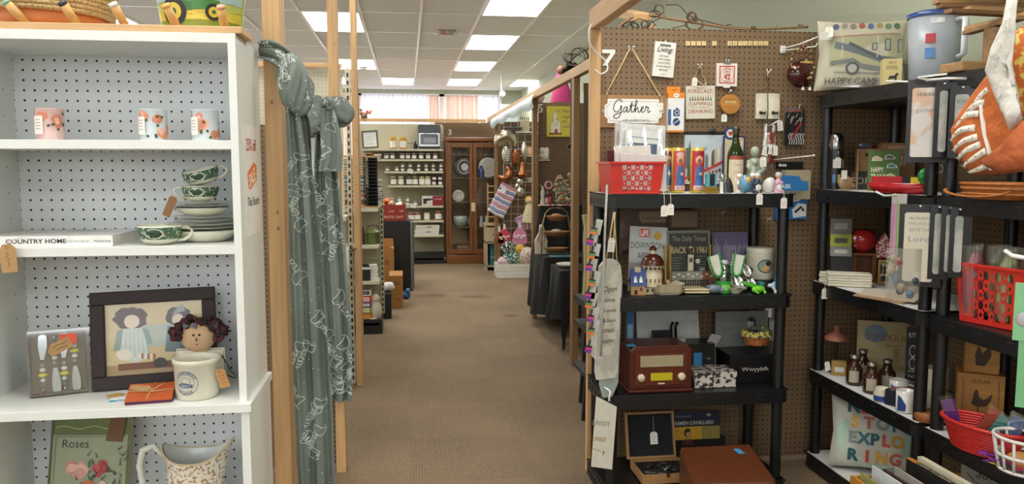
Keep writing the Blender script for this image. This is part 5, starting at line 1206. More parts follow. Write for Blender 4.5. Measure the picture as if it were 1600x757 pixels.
# ================================================================== booth 5
BY=7.66
p0=atY(855,166,BY-.03);p1=atY(893,214,BY-.03);w_=p1.x-p0.x;h_=p0.z-p1.z
m=MB();m.box(0,0,0,w_,.025,h_,'#d9ca52/.6')
wl=C('#e8e4cf/.6');m.poly([(w_*.15,h_*.12),(w_*.55,h_*.12),(w_*.55,h_*.45),(w_*.50,h_*.52),(w_*.40,h_*.52),(w_*.40,h_*.70),(w_*.33,h_*.84),(w_*.25,h_*.70),(w_*.25,h_*.5),(w_*.15,h_*.42)],-.0006,wl)
ik=C('#6d6a58/.6');m.stroke([(w_*.15,h_*.12),(w_*.15,h_*.42),(w_*.36,h_*.60),(w_*.55,h_*.45),(w_*.55,h_*.12),(w_*.15,h_*.12)],.003,-.001,ik);m.stroke([(w_*.25,h_*.5),(w_*.25,h_*.72),(w_*.33,h_*.86),(w_*.41,h_*.72),(w_*.41,h_*.56)],.003,-.001,ik)
m.prism([(w_*.31,h_*.12),(w_*.43,h_*.12),(w_*.43,h_*.22),(w_*.37,h_*.28),(w_*.31,h_*.22)],-.0016,-.0006,'#a8513a/.6');m.ring(w_*.36,h_*.42,.016,.003,-.001,ik,14)
for k in range(6): m.stroke([(w_*(.32+.04*k),h_*(.86+.02*(k % 2))),(w_*(.36+.04*k),h_*(.80+.03*(k % 3)))],.003,-.001,ik)
random.seed(3)
for k in range(10): m.disc(w_*(.12+.05*k),h_*.1,.009,-.0012,random.choice(['#4f7a3f','#6d9a4a','#c8513a']),n=7)
for s_,x_,z_ in (('You',.76,.80),('sings',.76,.62),('my',.70,.47),('soul',.80,.30)): m.text(s_,w_*x_,h_*z_,.030,-.001,ik,shear=.4)
one('church_picture',m,'yellow picture of a small white church on the booth 5 pegboard','picture',(p0.x,BY-.0265,p1.z))
p=atY(851,241,BY-.03);m=MB();m.box(-.055,0,-.065,.055,.03,-.05,'#cfcabb/.5');m.ball((-.02,.01,.03),(.03,.02,.035),'#dcd8cb/.5',12,8);m.ball((.02,.01,.02),(.03,.02,.045),'#e2ded2/.5',12,8);m.ball((-.02,.01,-.02),(.035,.02,.035),'#d2c9a9/.5',12,8);m.ball((.015,.005,-.02),(.03,.02,.04),'#dedad0/.5',12,8)
m.box(-.045,.018,-.05,.045,.029,.03,'#d2cdbf/.5');one('wall_ornament',m,'small white carved ornament on the booth 5 pegboard','ornament',(p.x,BY-.0305,p.z-.0))
p=atY(891,229,BY-.03);m=MB();m.T=RX(90);m.lathe([(.03,-.003),(.033,.003),(.027,.003),(.03,-.003)],'#cfc6a9/.4',20);one('small_wreath',m,'small pale ring hung at the right of the booth 5 pegboard','ring',(p.x+.01,BY-.0045,p.z))
def cloth_table(name,lb,x0,x1,y0,y1,z,drop,seed):
    m=MB();random.seed(seed);n=60
    per=[(x0,y1),(x0,y0),(x1,y0),(x1,y1)];L=[0]
    for i in range(3): L.append(L[-1]+math.dist(per[i],per[i+1]))
    def edge(u):
        s_=u*L[-1]
        for i in range(3):
            if s_ <= L[i+1]+1e-9: q=(s_-L[i])/(L[i+1]-L[i]);return per[i][0]+(per[i+1][0]-per[i][0])*q,per[i][1]+(per[i+1][1]-per[i][1])*q,i
        return per[3][0],per[3][1],2
    def fn(u,v):
        x,y,i=edge(u);nx,ny=((-1,0),(0,-1),(1,0))[i];d=v*(.035+.03*math.sin(u*38+seed)+.012*math.sin(u*90))
        zz=z-drop*v*(1+.08*math.sin(u*16))
        return (x+nx*d,y+ny*d,zz)
    m.surf(fn,90,8,'#17181a/.85');m.box(x0,y0,z-.02,x1,y1,z,'#1a1b1d/.8')
    return one(name,m,lb,'table',(0,0,0))
zt1=zY(395,838,7.25);zt2=zY(322,850,7.5)
cloth_table('draped_table','long table under a black cloth in booth 5',onY(838,7.25,.8).x+.01,2.3,6.85,7.62,zt1,zt1-.14,3)
cloth_table('draped_riser','black draped riser at the back of the booth 5 table holding trinkets',onY(838,7.5,1).x+.02,2.3,7.42,7.64,zt2,zt2-zt1-.02,9)
zt3=zY(421,885,6.4)
cloth_table('draped_table','lower table under a black pointed cloth nearer the aisle front',onY(872,6.35,.7).x+.01,2.1,6.3,6.75,zt3,.42,5)
p=onY(893,6.4,zt3);m=MB();m.prism([(-.03,0),(.05,0),(.0,-.5)],-.004,.004,'#17181a/.85');one('hanging_cloth_point',m,'black cloth corner hanging in a point from the lower draped table','cloth',(onY(880,6.26,.5).x,6.235,zt3-.25))
p=onY(890,6.4,zt3);m=MB();m.lathe([(.03,0),(.08,.02),(.095,.035),(.09,.037),(.03,.008)],'#d9d6c9/.3',24);one('white_dish',m,'shallow white dish on the lower draped table','dish',(p.x,6.5,zt3+.0005))
p=onY(844,7.15,zt1);t=thing('necklace_bust','pale necklace display bust on the black table','display bust',(p.x,7.1,zt1+.0005));m=MB()
m.prism([(-.055,0),(.05,0),(.06,.12),(.035,.2),(.02,.27),(-.015,.27),(-.02,.2),(-.06,.13)],-.02,.02,'#cfc9b8/.6');m.build('bust',t,bev=.008)
m=MB();m.tube([(-.012,-.024,.24),(-.03,-.026,.14),(0,-.028,.07),(.03,-.026,.14),(.012,-.024,.24)],.0035,'#a8643a/.3',6);m.build('necklace',t)
p=onY(869,7.05,zt1);t=thing('tiered_basket_stand','three tier wire stand with oval woven baskets on the black table','basket stand',(p.x,7.05,zt1+.0005));IR=C('#8d7a52/.35/.7')
for s_ in (-1,1):
    m=MB();m.tube([(s_*.14,-.02,0),(s_*.13,-.01,.25),(s_*.10,0,.38),(s_*.06,0,.42),(0,0,.425)],.005,IR,6);m.tube([(s_*.14,.10,0),(s_*.13,.05,.25),(s_*.1,0,.38)],.005,IR,6);m.build('leg',t)
for k,(z,s_) in enumerate(((.02,1),(.17,1.1),(.31,.85))):
    m=MB();m.openlathe([(0,0),(.07*s_,0),(.11*s_,.035),(.115*s_,.045),(.108*s_,.045),(.07*s_,.008),(0,.006)],pattern('#7a5230','#a9794a',120,.5),24,sy=.6);m.T=TR(0,0,z);b_=m.build('basket',t);b_.location.z=z
    if k: m=MB();m.ball((.0,0,.045),(.05,.03,.02),'#d6cfc0/.6' if k == 1 else '#b98a6a/.6',12,7);m.build('soap',b_)
m=MB();m.slab([(-.11,-.09),(.11,-.10),(.12,.02),(-.1,.03)],0,.006,'#5d8f9a/.5');one('blue_leaflet',m,'blue leaflet flat on the black table in front of the basket stand','leaflet',(p.x+.02,6.95,zt1+.0005))
random.seed(17)
def trinket(px,py,c,lb,k,grp):
    p=atY(px,py,7.52);m=MB();z=p.z-zt2
    s_=random.uniform(.8,1.2)
    m.tube([(0,0,-z),(0,0,-.02)],.003,'#a9a08a/.5',5)
    for j in range(5): m.ball((random.uniform(-.018,.018)*s_,random.uniform(-.02,.01),random.uniform(-.02,.022)),random.uniform(.007,.014)*s_,random.choice(c)+'/.4',7,5)
    one('trinket',m,lb,'trinket',p,group=grp)
for k in range(46):
    px=random.uniform(868,892);py=random.uniform(272,316);top=py < 285
    trinket(px,py,['#d9c24a','#dfd9c9','#7fae8a','#c95a4a','#c9a98a','#e6e2d8','#8aa9b9'] if py > 290 else ['#c98a5a','#9ab08a','#d9d3c0','#a96a5a'],'tiny bright trinket on a stem crowded on the black riser in booth 5',k,'trinkets on the booth 5 riser')
p=onY(857,7.5,zt2);t=thing('pink_hoop_ornament','pink round hoop ornament standing on the black riser','ornament',(p.x,7.5,zt2+.0005));m=MB();m.ring(0,.20,.04,.014,0,'#d9a9b4/.5',20);m.build('hoop',t,solid=.02);m=MB();m.cyl(.008,0,.16,'#6a4a4a');m.ball((-.01,-.02,.11),(.03,.02,.03),'#5a4040/.6',8,6);m.ball((0,-.02,.06),(.025,.02,.04),'#c95a6a/.6',8,6);m.ball((-.02,-.01,.05),(.02,.02,.035),'#dfd6cf/.6',8,6);m.build('stem',t)
p=onY(848,7.48,zt2);m=MB();m.lathe([(.02,0),(.024,.03),(.016,.08),(.022,.12),(.012,.16),(.004,.19)],'#cfccbb/.4',12);m.tube([(0,0,.17),(-.025,0,.2)],.004,'#c9b98a',5);one('white_bird_figurine',m,'tall white figurine at the left end of the black riser','figurine',(p.x,7.48,zt2+.0005))
m=MB();random.seed(9)
for k in range(60): m.tube([(random.uniform(0,.36),random.uniform(-.03,.03),.006),(random.uniform(0,.36),random.uniform(-.03,.03),.01)],.004,random.choice(['#d98a7a','#e6dfd6','#9a8ac0','#c95a7a','#d9c9b9'])+'/.5',5) if False else m.ball((random.uniform(0,.36),random.uniform(-.03,.02),.008),(.018,.012,.008),random.choice(['#d98a7a','#e6dfd6','#9a8ac0','#c95a7a','#d9c9b9'])+'/.5',7,4)
tag(m.build('bead_pile',None,(onY(842,7.45,zt2).x,7.455,zt2+.0005)),'scatter of pink and white beads along the black riser edge','beads',kind='stuff')
m=MB();m.lathe([(.02,0),(.028,.01),(.02,.06),(.014,.2),(.02,.40),(.014,.45),(.024,.50),(.03,.53)],'#b3a678/.5',18);p=onY(915,4.75,.6);one('turned_pedestal',m,'cream turned wooden pedestal just left of the booth 7 post','pedestal',(p.x,4.75,zY(470,911,4.75)-.0))
m=MB();m.box(-.006,0,0,.012,.02,.9,'#2a2622/.5')
p=onY(913,4.4,.3);t=thing('folding_chair','dark folding chair edge peeking out beside the booth 7 post','chair',(p.x+.02,4.45,0))
for x_,y_,r_ in ((-.01,0,-3),(.05,.35,-2)):
    m=MB();m.box(-.011,0,0,.011,.025,.86,'#232120/.5');m.T=Matrix();o=m.build('leg',t);o.location=(x_,y_,0);o.rotation_euler=rad(0,4,0)
for z_ in (.25,.52):
    m=MB();m.box(-.0,.0,z_,.08,.37,z_+.02,'#232120/.5');m.build('stretcher',t)
m=MB();m.box(.0,.02,.66,.30,.36,.70,'#232120/.6');m.build('seat',t)
p=atY(878,150,7.70);t=thing('pink_doll_dress','bright pink dress on a stand rising behind the booth rail','dress',(p.x,7.72,2.16));m=MB();m.lathe([(.11,-.05),(.09,.06),(.06,.14),(.07,.19),(.04,.22)],'#c9427f/.7',16,sy=.5);m.build('dress',t);m=MB();m.ball((0,0,.26),.045,'#8a5a44/.6');m.build('doll_head',t)
p=atY(897,108,6.0);m=MB();random.seed(3)
for k in range(26): m.ball((random.uniform(-.05,.05),random.uniform(-.04,.04),random.uniform(-.03,.05)),random.uniform(.015,.028),'#141214/.9',7,5)
m.cyl(.006,-.7,0,'#4a3a2c/.6');one('black_feather_duster',m,'fluffy black tuft sticking up behind the booth rail','duster',(p.x,6.1,p.z))
p=atY(861,148,7.0);m=MB();m.lathe([(.05,-.05),(.07,.0),(.045,.09),(.03,.12)],'#cfc7c4/.6',14);one('white_doll_dress',m,'white doll dress behind the booth rail beside the pink one','dress',(p.x,7.72,2.152))
for (px,py) in ((912,95),):
    pass
def twigs(c,r,n,seed,lb,name='twig_tangle'):
    random.seed(seed);m=MB()
    for k in range(n):
        a0=random.uniform(0,6.28);ca=random.uniform(-1,1);P=[];rr=random.uniform(.5,1)
        for j in range(14):
            a=a0+j*.5;P.append((rr*r[0]*math.cos(a)+ca*.02,rr*r[1]*math.sin(a*.7+ca),rr*r[2]*math.sin(a+ca)))
        m.tube(P,.0022,random.choice(['#4a3828','#6a523a','#3a2c20'])+'/.7',4)
    return one(name,m,lb,'twigs',c)
q=atX(900,95,1.25);twigs((1.27,q.y,q.z+.02),(.08,.3,.07),12,4,'dark tangle of twigs on the booth rail left of booth 7')
# ================================================================== booth 7: black resin shelving
RESIN=C('#111214/.38');LINER=C('#dcdcd8/.5/0/.02')
def resin_shelf(lb,L_,D_,levels,loc,rz=0,liner=(),th=.062,blue=None):
    t=thing('shelving_unit',lb,'shelving unit',loc,rz)
    c=.035
    out=[(c,0),(L_-c,0),(L_-.01,.012),(L_,c),(L_,D_-c),(L_-c,D_),(c,D_),(0,D_-c),(0,c),(.01,.012)]
    for i,z in enumerate(levels):
        m=MB();m.slab(out,z-th,z-.006,RESIN);m.slab([(.012 if x < L_/2 else L_-.012,.012 if y < D_/2 else D_-.012) for x,y in ((0,0),(L_,0),(L_,D_),(0,D_))],z-.0062,z-.002,LINER if i in liner else RESIN)
        for a in ((0,0,L_,.008),(0,D_-.008,L_,D_),(0,0,.008,D_),(L_-.008,0,L_,D_)): m.box(a[0]+.004,a[1]+.0005,z-.006,a[2]-.004,a[3]-.0005,z-.001,RESIN)
        n=5
        for k in range(n):   # latch slots in the rim
            x=L_*(k+1)/(n+1)
            m.box(x-.012,-.0015,z-.050,x+.012,0,z-.022,'#0c0c0d/.5');m.box(x-.016,-.0022,z-.022,x+.016,0,z-.018,'#2b2c2e/.35')
            m.box(-.0015,D_*(k+1)/(n+1)-.012,z-.05,0,D_*(k+1)/(n+1)+.012,z-.022,'#0c0c0d/.5')
        m.build('shelf',t,bev=.002)
    zz=[0]+list(levels)
    for i in range(len(levels)):
        a,b=(zz[i],levels[i]-th)
        if b-a < .03: continue
        for x,y in ((.04,.04),(L_-.04,.04),(.04,D_-.04),(L_-.04,D_-.04)):
            m=MB();m.lathe([(.024,a),(.024,b)],RESIN,16,x,y);m.build('leg',t)
    return t
U0,U1,UY,UD=.849,1.70,3.30,.38
T1=atY(1100,303,UY).z;T2=atY(1100,463,UY).z;T3=atY(1100,614,UY).z;T4=.07
resin_shelf('black resin shelving unit in front of the booth 7 pegboard',U1-U0,UD,[T4,T3,T2,T1],(U0,UY,0),liner=(3,))
PB=3.7195   # pegboard face
def wall(name,lb,cat,px,py,rot=None,off=.002,grp=None):
    p=atY(px,py,PB-off);return thing(name,lb,cat,p,0,grp,rot)
SPX=3.80/F   # metres per pixel near the pegboard
m=MB();m.prism([(-.03,.075),(.033,.075),(.033,.058),(-.03,.058)],-.003,0,'#dcdcd8/.5');m.prism([(.012,.058),(.031,.058),(-.008,0),(-.028,0)],-.003,0,'#dcdcd8/.5')
p=atY(950,103,PB);one('booth_number',m,'big white number 7 at the top left of the booth 7 pegboard','number',(p.x,PB-.0005,p.z))
p=atY(930,50,3.66);m=MB();m.tube(smooth_pts([(.03,0,.01),(.01,-.01,.045),(-.03,-.02,.02),(-.03,-.02,-.05),(.01,-.01,-.1),(.05,0,-.13),(.06,0,-.17),(.03,0,-.19),(.0,0,-.17)],5),.0035,WIREW,6);one('wire_hook',m,'large white wire hook looped over the beam beside the number 7','hook',(p.x,3.66,p.z+.0))
def tile(ch,px,py,grp,lb):
    p=atY(px,py,PB-.001);m=MB();m.box(-.0103,-.005,-.0105,.0103,0,.0105,'#dcc48f/.5');m.text(ch,0,-.0055,.011,-.0056,'#4a3c2c');m.build
    one('letter_tile',m,lb,'letter tile',(p.x,PB-.0006,p.z),group=grp)
for i,(ch,px,w_) in enumerate(list(zip('LILI',(1074.5,1083,1091.5,1099.5),('first L of LILI','first I of LILI','second L of LILI','second I of LILI')))+[('S',1116,'lone S')]+list(zip('ANTIQUES',(1140,1148,1156.5,1164,1172,1180.5,1188.5,1196.5),('A','N','T','I','Q','U','E','last S')))):
    tile(ch,px,68,'letter tiles spelling a shop name','small wooden letter tile, the %s on the pegboard' % (w_ if i < 5 else w_+' of ANTIQUES'))
def strokes(m,L,x,z,k,w,y,mat,n=5):
    for st in L: P=smooth_pts(st,n);m.stroke([(x+a*k,z+b*k) for a,b in P],w,y,mat)
t=wall('gather_sign','white metal Gather sign on a brown board hung by rope','sign',989,174,off=.012)
w_,h_=105*SPX/2,25*SPX
m=MB();m.box(-w_,0,-h_,w_,.010,h_,_wood('#9a734a',ax='x'));m.build('backing_board',t)
m=MB();a,b=w_*.90,h_*.74
pl8=[(-a+.02,-b),(a-.02,-b),(a-.02,-b*.65),(a-.005,-b*.45),(a-.005,b*.45),(a-.02,b*.65),(a-.02,b),(-a+.02,b),(-a+.02,b*.65),(-a+.005,b*.45),(-a+.005,-b*.45),(-a+.02,-b*.65)]
m.prism(pl8,-.006,-.001,'#e6e6e2/.3');m.stroke([(x*.93,z*.82) for x,z in pl8],.0012,-.0066,INK,closed=True)
for s_ in (-1,1): m.T=TR(s_*(a+.001),0,0);m.ring(0,0,.007,.003,-.003,'#d9d9d4/.3',12)
m.T=Matrix()
GL=[[(.95,1.25),(.8,1.5),(.45,1.45),(.1,1.0),(.05,.45),(.35,.2),(.7,.45),(.85,.85),(.9,.8),(.85,.2),(.6,-.35),(.2,-.45),(.05,-.2),(.4,.0),(1.0,.25)],
      [(1.5,.75),(1.25,.7),(1.1,.4),(1.2,.2),(1.45,.45),(1.55,.75),(1.5,.35),(1.62,.2),(1.8,.4)],
      [(1.8,.4),(2.05,1.3),(1.95,.5),(2.05,.2),(2.25,.35)],[(1.75,.85),(2.3,.95)],
      [(2.25,.35),(2.6,1.2),(2.55,1.45),(2.42,1.2),(2.4,.2),(2.5,.55),(2.68,.72),(2.72,.3),(2.85,.2),(2.98,.4)],
      [(2.98,.4),(3.2,.55),(3.3,.75),(3.15,.78),(3.05,.45),(3.2,.2),(3.5,.4)],[(3.5,.4),(3.6,.85),(3.68,.7),(3.85,.72),(3.78,.35),(3.9,.2),(4.1,.4)]]
strokes(m,GL,-.098,-.014,.0445,.0042,-.0070,INK)
m.text('with grateful hearts',.012,-h_*.60,.010,-.0068,'#3a3a3a',w=.13,shear=0);m.build('enamel_plate',t)
ap=atY(986,76,PB-.02);o=Vector(t.location)
m=MB();
for s_ in (-1,1): m.tube([ap-o+Vector((s_*.006,0,0)),Vector((s_*w_*.80,.004,h_+.004)),Vector((s_*w_*.80,-.002,h_-.012))],.0028,TWINE,6)
for s_ in (-1,1): m.ball((s_*w_*.80,-.003,h_),.006,TWINE,8,6)
m.build('rope',t)
m=MB();m.box(-.012,0,-.012,.012,.004,.006,'#8e8a84/.3/.6');
for s_ in (-1,1): m.ball((s_*.012,-.002,.008),.0045,WIREW,7,5)
m.tube([(0,0,0),(0,-.02,0),(0,-.024,.01)],.002,CHROME,5);o2=m.build('peg_hook',t);o2.location=ap-o
price_tag(t,w_*.84,-.010,h_*.8,.02,.036,string=.02)
t=wall('quote_block','white wooden quote block headed Living on the pegboard','sign',1038,93,rot=rad(0,4.5,0),off=.019);w_,h_=16.8*SPX,26.5*SPX
m=MB();m.box(-w_,0,-h_,w_,.018,h_,'#dddbd3/.5');y=-.0005
m.box(-.026,-.0008,h_*.74,.026,0,h_*.87,INK);m.text('The secret to',0,h_*.77,.007,-.0012,'#d9d7cf',w=.044)
m.text('Living;',0,h_*.42,.024,-.001,INK,w=.078,shear=.35,bold=.015)
for k,(s_,ww) in enumerate((('EAT HALF,',.044),('WALK DOUBLE,',.062),('LAUGH TRIPLE',.06),('& LOVE WITHOUT',.07),('MEASURE.',.042))): m.text(s_,0,h_*(.14-.2*k),.0085,-.001,'#2b2a29',w=ww,bold=.01)
m.stroke([(-.012,-h_*.86),(.012,-h_*.86)],.0015,-.001,INK);m.build('block',t,bev=.001)
m=MB();m.ball((.0,.006,h_+.004),.004,WIREW,7,5);m.build('pin',t)
t=wall('camping_sign','cream Weekend Forecast Camping Drinking sign hung by twine','sign',1094.5,160,rot=rad(0,-1.5,0),off=.012);w_,h_=23.6*SPX,25.5*SPX
m=MB();m.box(-w_,0,-h_,w_,.008,h_,'#d2cdbd/.5');RDK=C('#8e3a2a/.6')
m.text('WEEKEND',0,h_*.82,.007,-.0008,RDK,w=.05);m.text('FORECAST:',0,h_*.56,.018,-.0008,RDK,w=.125)
for k in range(9):
    if k == 4: continue
    x=-.052+.013*k;m.poly([(x-.004,h_*.10),(x+.004,h_*.10),(x,h_*(.38+.06*(k % 2)))],-.0008,'#3f5a48')
m.poly([(-.009,h_*.12),(.009,h_*.12),(.0,h_*.38)],-.001,'#c9604a');m.poly([(-.005,h_*.14),(.004,h_*.14),(.0,h_*.28)],-.0014,'#e6a05a')
m.text('CAMPING',0,-h_*.20,.017,-.0008,RDK,w=.115);m.text('with a chance of',0,-h_*.34,.006,-.0008,'#4a4a48',w=.09);m.text('DRINKING',0,-h_*.66,.017,-.0008,RDK,w=.12);m.build('board',t,bev=.001)
o=Vector(t.location);ap=atY(1095,102,PB-.02)-o;m=MB();m.tube([Vector((-w_*.62,.003,h_)),ap,Vector((w_*.45,.003,h_)),Vector((w_*.5,-.004,h_-.006))],.0018,TWINE,5);m.build('twine',t)
m=MB();
for s_ in (-1,1): m.ball((ap.x+s_*.009,ap.y,ap.z+.004),.004,WIREW,7,5)
m.box(ap.x-.008,ap.y+.002,ap.z-.016,ap.x+.008,ap.y+.012,ap.z,'#8e8a84/.3/.6');m.build('peg_hook',t)
q=atY(1087,121,PB-.015)-o;price_tag(t,q.x,q.y,q.z,.026,.04,string=.0,tilt=0,lean=6)
m=MB();m.tube(smooth_pts([(q.x,q.y,q.z-.004),(q.x+.02,q.y,q.z-.02),(q.x+.045,q.y,q.z-.035),(q.x+.055,q.y,q.z-.02)]),.0012,WIREW,5);m.build('tag_string',t)
t=wall('game_box','small white and red card box marked 42 clipped to the pegboard','game box',1136,117,off=.016);w_=16.5*SPX
m=MB();m.box(-w_,0,-w_*1.08,w_,.014,w_*1.08,'#dedbd2/.4');R_=C('#c2564c/.5')
for q in ((-w_*.78,-w_*.82,w_*.78,-w_*.70),(-w_*.78,w_*.72,w_*.78,w_*.84),(-w_*.78,-w_*.7,-w_*.66,w_*.72),(w_*.66,-w_*.7,w_*.78,w_*.72)): m.rect(*q,-.0006,R_)
m.ring(0,0,w_*.70,.0025,-.0007,R_,8);m.text('42',0,-w_*.42,.022,-.001,'#b8382e',w=.034,bold=.03)
for k,s_ in enumerate(('TEXAS','DOMINO','GAME')): m.text(s_,0,w_*(.44-.24*k),.008,-.001,R_,w=.036,bold=.02)
m.text('AGES 8+',0,-w_*.6,.004,-.001,R_,w=.04);m.build('box',t,bev=.001)
m=MB();m.prism([(-.018,w_*1.05),(.018,w_*1.05),(.012,w_*1.3),(-.012,w_*1.3)],-.006,.004,CHROME);m.ball((-.006,0,w_*1.38),.005,CHROME,8,6);m.ball((.008,0,w_*1.36),.005,CHROME,8,6);m.build('clip',t)
m=MB();m.box(-.018,-.004,-w_*1.22,.014,-.003,-w_*1.04,TAG);m.build('price_sticker',t)
t=wall('round_wood_box','round tan wood tin reading SIX PACK on the pegboard','coasters',1141.5,163,off=.03);r_=15.6*SPX
m=MB();m.T=RX(90);m.lathe([(r_*.97,-.028),(r_,-.024),(r_,0),(r_*.97,.003)],'#b57f3f/.5',36);m.T=Matrix();m.disc(0,0,r_*.92,-.0036,_wood('#b87f38',ax='x'),n=36)
m.text('BUILD YOUR OWN',0,r_*.42,.0055,-.0042,'#8a3e22',w=.062);m.text('SIX PACK',0,r_*.10,.012,-.0042,'#e0cf9a',w=.058,bold=.02)
for x_ in (-.02,0,.02): m.stroke(smooth_pts([(x_+.008,-.005),(x_-.006,-.02),(x_-.004,-.038)]),.0012,-.0042,'#8a5a22')
m.build('lid',t);m=MB();m.tube([(-.012,0,r_),(0,0,r_+.02),(.014,0,r_+.016),(.0,.01,r_+.004)],.004,CHROME,6);m.ball((0,0,r_+.014),.009,CHROME,8,6);m.build('clip',t)
price_tag(t,-.032,-.004,-r_*.92,.028,.036,string=.004)
t=wall('bottle_package','tall white and orange hang box with blue flasks beside the Gather sign','package',1056.5,171,off=.042);w_,h_=13.0*SPX,35*SPX
m=MB();m.box(-w_,0,-h_,w_,.038,h_*.72,'#dfe0de/.35');OR=C('#d9862a/.4');m.box(-w_-.0006,-.0008,h_*.5,w_+.0006,.039,h_*.725,OR);m.box(-w_-.0006,-.0008,-h_*1.0-.0005,w_+.0006,.039,-h_*.92,OR)
m.prism([(-w_*.9,h_*.72),(w_*.75,h_*.72),(w_*.75,h_*1.02),(-w_*.9,h_*1.02)],.033,.038,OR);m.box(-.014,.0325,h_*.86,.012,.033,h_*.89,'#4a2f18');m.disc(.0,h_*.61,.014,-.0012,'#e9e4da/.4',.010);m.stroke([(-.008,h_*.6),(.008,h_*.63)],.003,-.0018,'#4a6a9a')
BL=C('#27457a/.4');m.box(-.014,-.0008,-h_*.30,.018,0,-h_*.02,BL);m.box(-.002,-.0008,-h_*.02,.010,0,h_*.06,BL);m.disc(.002,-h_*.55,.018,-.0009,BL);m.stroke([(-.01,-h_*.62),(.016,-h_*.45)],.003,-.0014,'#dfe0de');m.ring(.004,-h_*.15,.011,.003,-.0014,'#dfe0de',14)
m.box(-w_*.98,-.0008,-h_*.7,-w_*.62,0,h_*.0,'#3a5f93/.4');m.build('carton',t)
def towel(px,lb):
    t=wall('tea_towel',lb,'towel',px,166,off=.014,grp='folded cream towels on one wire hanger');w_,h_=9.0*SPX,20*SPX
    m=MB();m.surf(lambda u,v: (-w_+2*w_*u+.004*v*(u-.5),-.004*math.sin(u*3.14)-.003*math.sin(v*5),-h_+2*h_*v),8,10,'#d6cfba/.85');m.box(-w_*.96,0,-h_*.98,w_*.96,.012,h_,'#cfc8b2/.85')
    m.box(-w_*.55,-.0125,-h_*.63,w_*.0,-.0085,-h_*.42,INK);m.prism([(w_*.05,-h_*.62),(w_*.6,-h_*.62),(w_*.62,-h_*.40),(w_*.3,-h_*.5),(w_*.05,-h_*.48)],-.0125,-.0085,INK);m.build('towel',t)
    return t
t=towel(1190,'cream folded towel with a dark print, left one on the wire hanger')
t2=towel(1209.5,'cream folded towel with a dark print, right one on the wire hanger')
o=Vector(t2.location);price_tag(t2,.022,-.012,-.05,.028,.05,string=.02,lean=-8)
p=atY(1200,112,PB-.02);t=thing('wire_hanger','thin dark wire hanger holding two cream towels','hanger',p)
m=MB();m.tube(smooth_pts([(-.01,0,-.02),(-.005,0,-.045),(.012,0,-.058),(.0,0,-.078),(-.06,0,-.105)]),.0016,'#2b2420/.5',5);m.tube([(.0,0,-.078),(.06,0,-.106)],.0016,'#2b2420/.5',5);m.tube([(-.01,0,-.02),(.014,0,-.04)],.0014,'#2b2420/.5',5);m.build('hanger_wire',t)
m=MB();m.tube([(-.010,-.01,.008),(.0,.0,-.008),(-.0,.002,-.024)],.0022,WIREW,5);m.tube([(.010,-.01,.008),(.0,.0,-.008)],.0022,WIREW,5);m.ball((-.010,-.01,.009),.0035,WIREW,6,5);m.ball((.010,-.01,.009),.0035,WIREW,6,5);m.build('peg_hook',t)
t=wall('clear_pouch','clear zip pouch with black and white stripes and red cloth','pouch',1242,197,rot=rad(0,1,0),off=.022);w_,h_=17*SPX,30*SPX
m=MB();m.box(-w_*.9,0,-h_,w_*.9,.014,h_*.7,'#26221f/.5');random.seed(3)
for k in range(7): x=-w_*.5+.012*k;m.stroke(smooth_pts([(x,-h_*.98),(x+.004,-h_*.8),(x-.004,-h_*.55),(x+.006,-h_*.38)]),.0055,-.0006,'#dcd8d0')
m.poly([(-w_*.3,-h_*.6),(w_*.0,-h_*.3),(w_*.5,h_*.2),(w_*.7,h_*.15),(w_*.3,-h_*.25),(-w_*.1,-h_*.65)],-.001,'#b8302a')
for k in range(9): x,z=random.uniform(-w_*.8,w_*.5),random.uniform(0,h_*.5);m.stroke([(x,z),(x+.01,z+.02)],.004,-.001,'#d3d0c8')
m.box(-w_*.6,-.0006,h_*.75,w_*.6,.01,h_*.86,'#a8433a/.5');m.build('contents',t);m=MB();m.box(-w_,-.003,-h_*1.04,w_,-.002,h_,glass('#ffffff',.14));m.box(-w_,.0145,-h_*1.04,w_,.0155,h_,glass('#ffffff',.1));m.build('plastic_sleeve',t)
m=MB();m.tube(smooth_pts([(.02,.0,h_*.86),(.014,-.01,h_*1.1),(.024,-.004,h_*1.16)]),.0015,WIREW,5);m.build('hook',t)
t=wall('clear_bag_of_ribbons','clear bag of red and cream pieces with three white tags','bag',1203,229,off=.03);w_,h_=11.5*SPX,36*SPX
m=MB();random.seed(8)
for k in range(12): x=random.uniform(-w_*.5,w_*.6);m.tube(smooth_pts([(x,.01,h_*.6),(x+random.uniform(-.01,.01),.008,0),(x+random.uniform(-.01,.01),.01,-h_*.75)]),.004,'#b02a2a/.5' if x > 0 else '#cfc7b4/.5',5)
m.build('contents',t);m=MB();m.surf(lambda u,v: (w_*(1-.1*math.sin(v*9))*math.cos(6.283*u),.012*math.sin(6.283*u)+.01,-h_+2*h_*v),20,10,glass('#ffffff',.16));m.build('clear_bag',t)
for a,b,le in ((-.028,-.028,12),(-.010,-.020,4),(.012,.004,0)): price_tag(t,a+.01,-.008,b+.05,.030,.048,string=.05 if le == 0 else .02,lean=le)
m=MB();m.tube([(.0,.02,h_*.9),(.04,-.01,h_*1.15)],.003,WIREW,5);m.build('hook',t)
p=atY(1251,116,3.62);t=thing('coconut_handbag','round dark coconut handbag with beaded handles on a white hook','handbag',p);r_=22.5*3.75/F
m=MB();m.ball((0,0,0),(r_,r_*.62,r_*.94),'#3a1613/.08',30,20);m.build('shell',t)
m=MB();random.seed(4)
for k in range(11): m.ball((.026+random.uniform(-.013,.013),-r_*.50,-.008+random.uniform(-.018,.016)),(.007,.006,.006),'#b99a5a/.5',8,6)
m.ball((.02,-r_*.33,r_*.76),(.03,.008,.007),'#b99a5a/.5');m.build('shell_appliques',t)
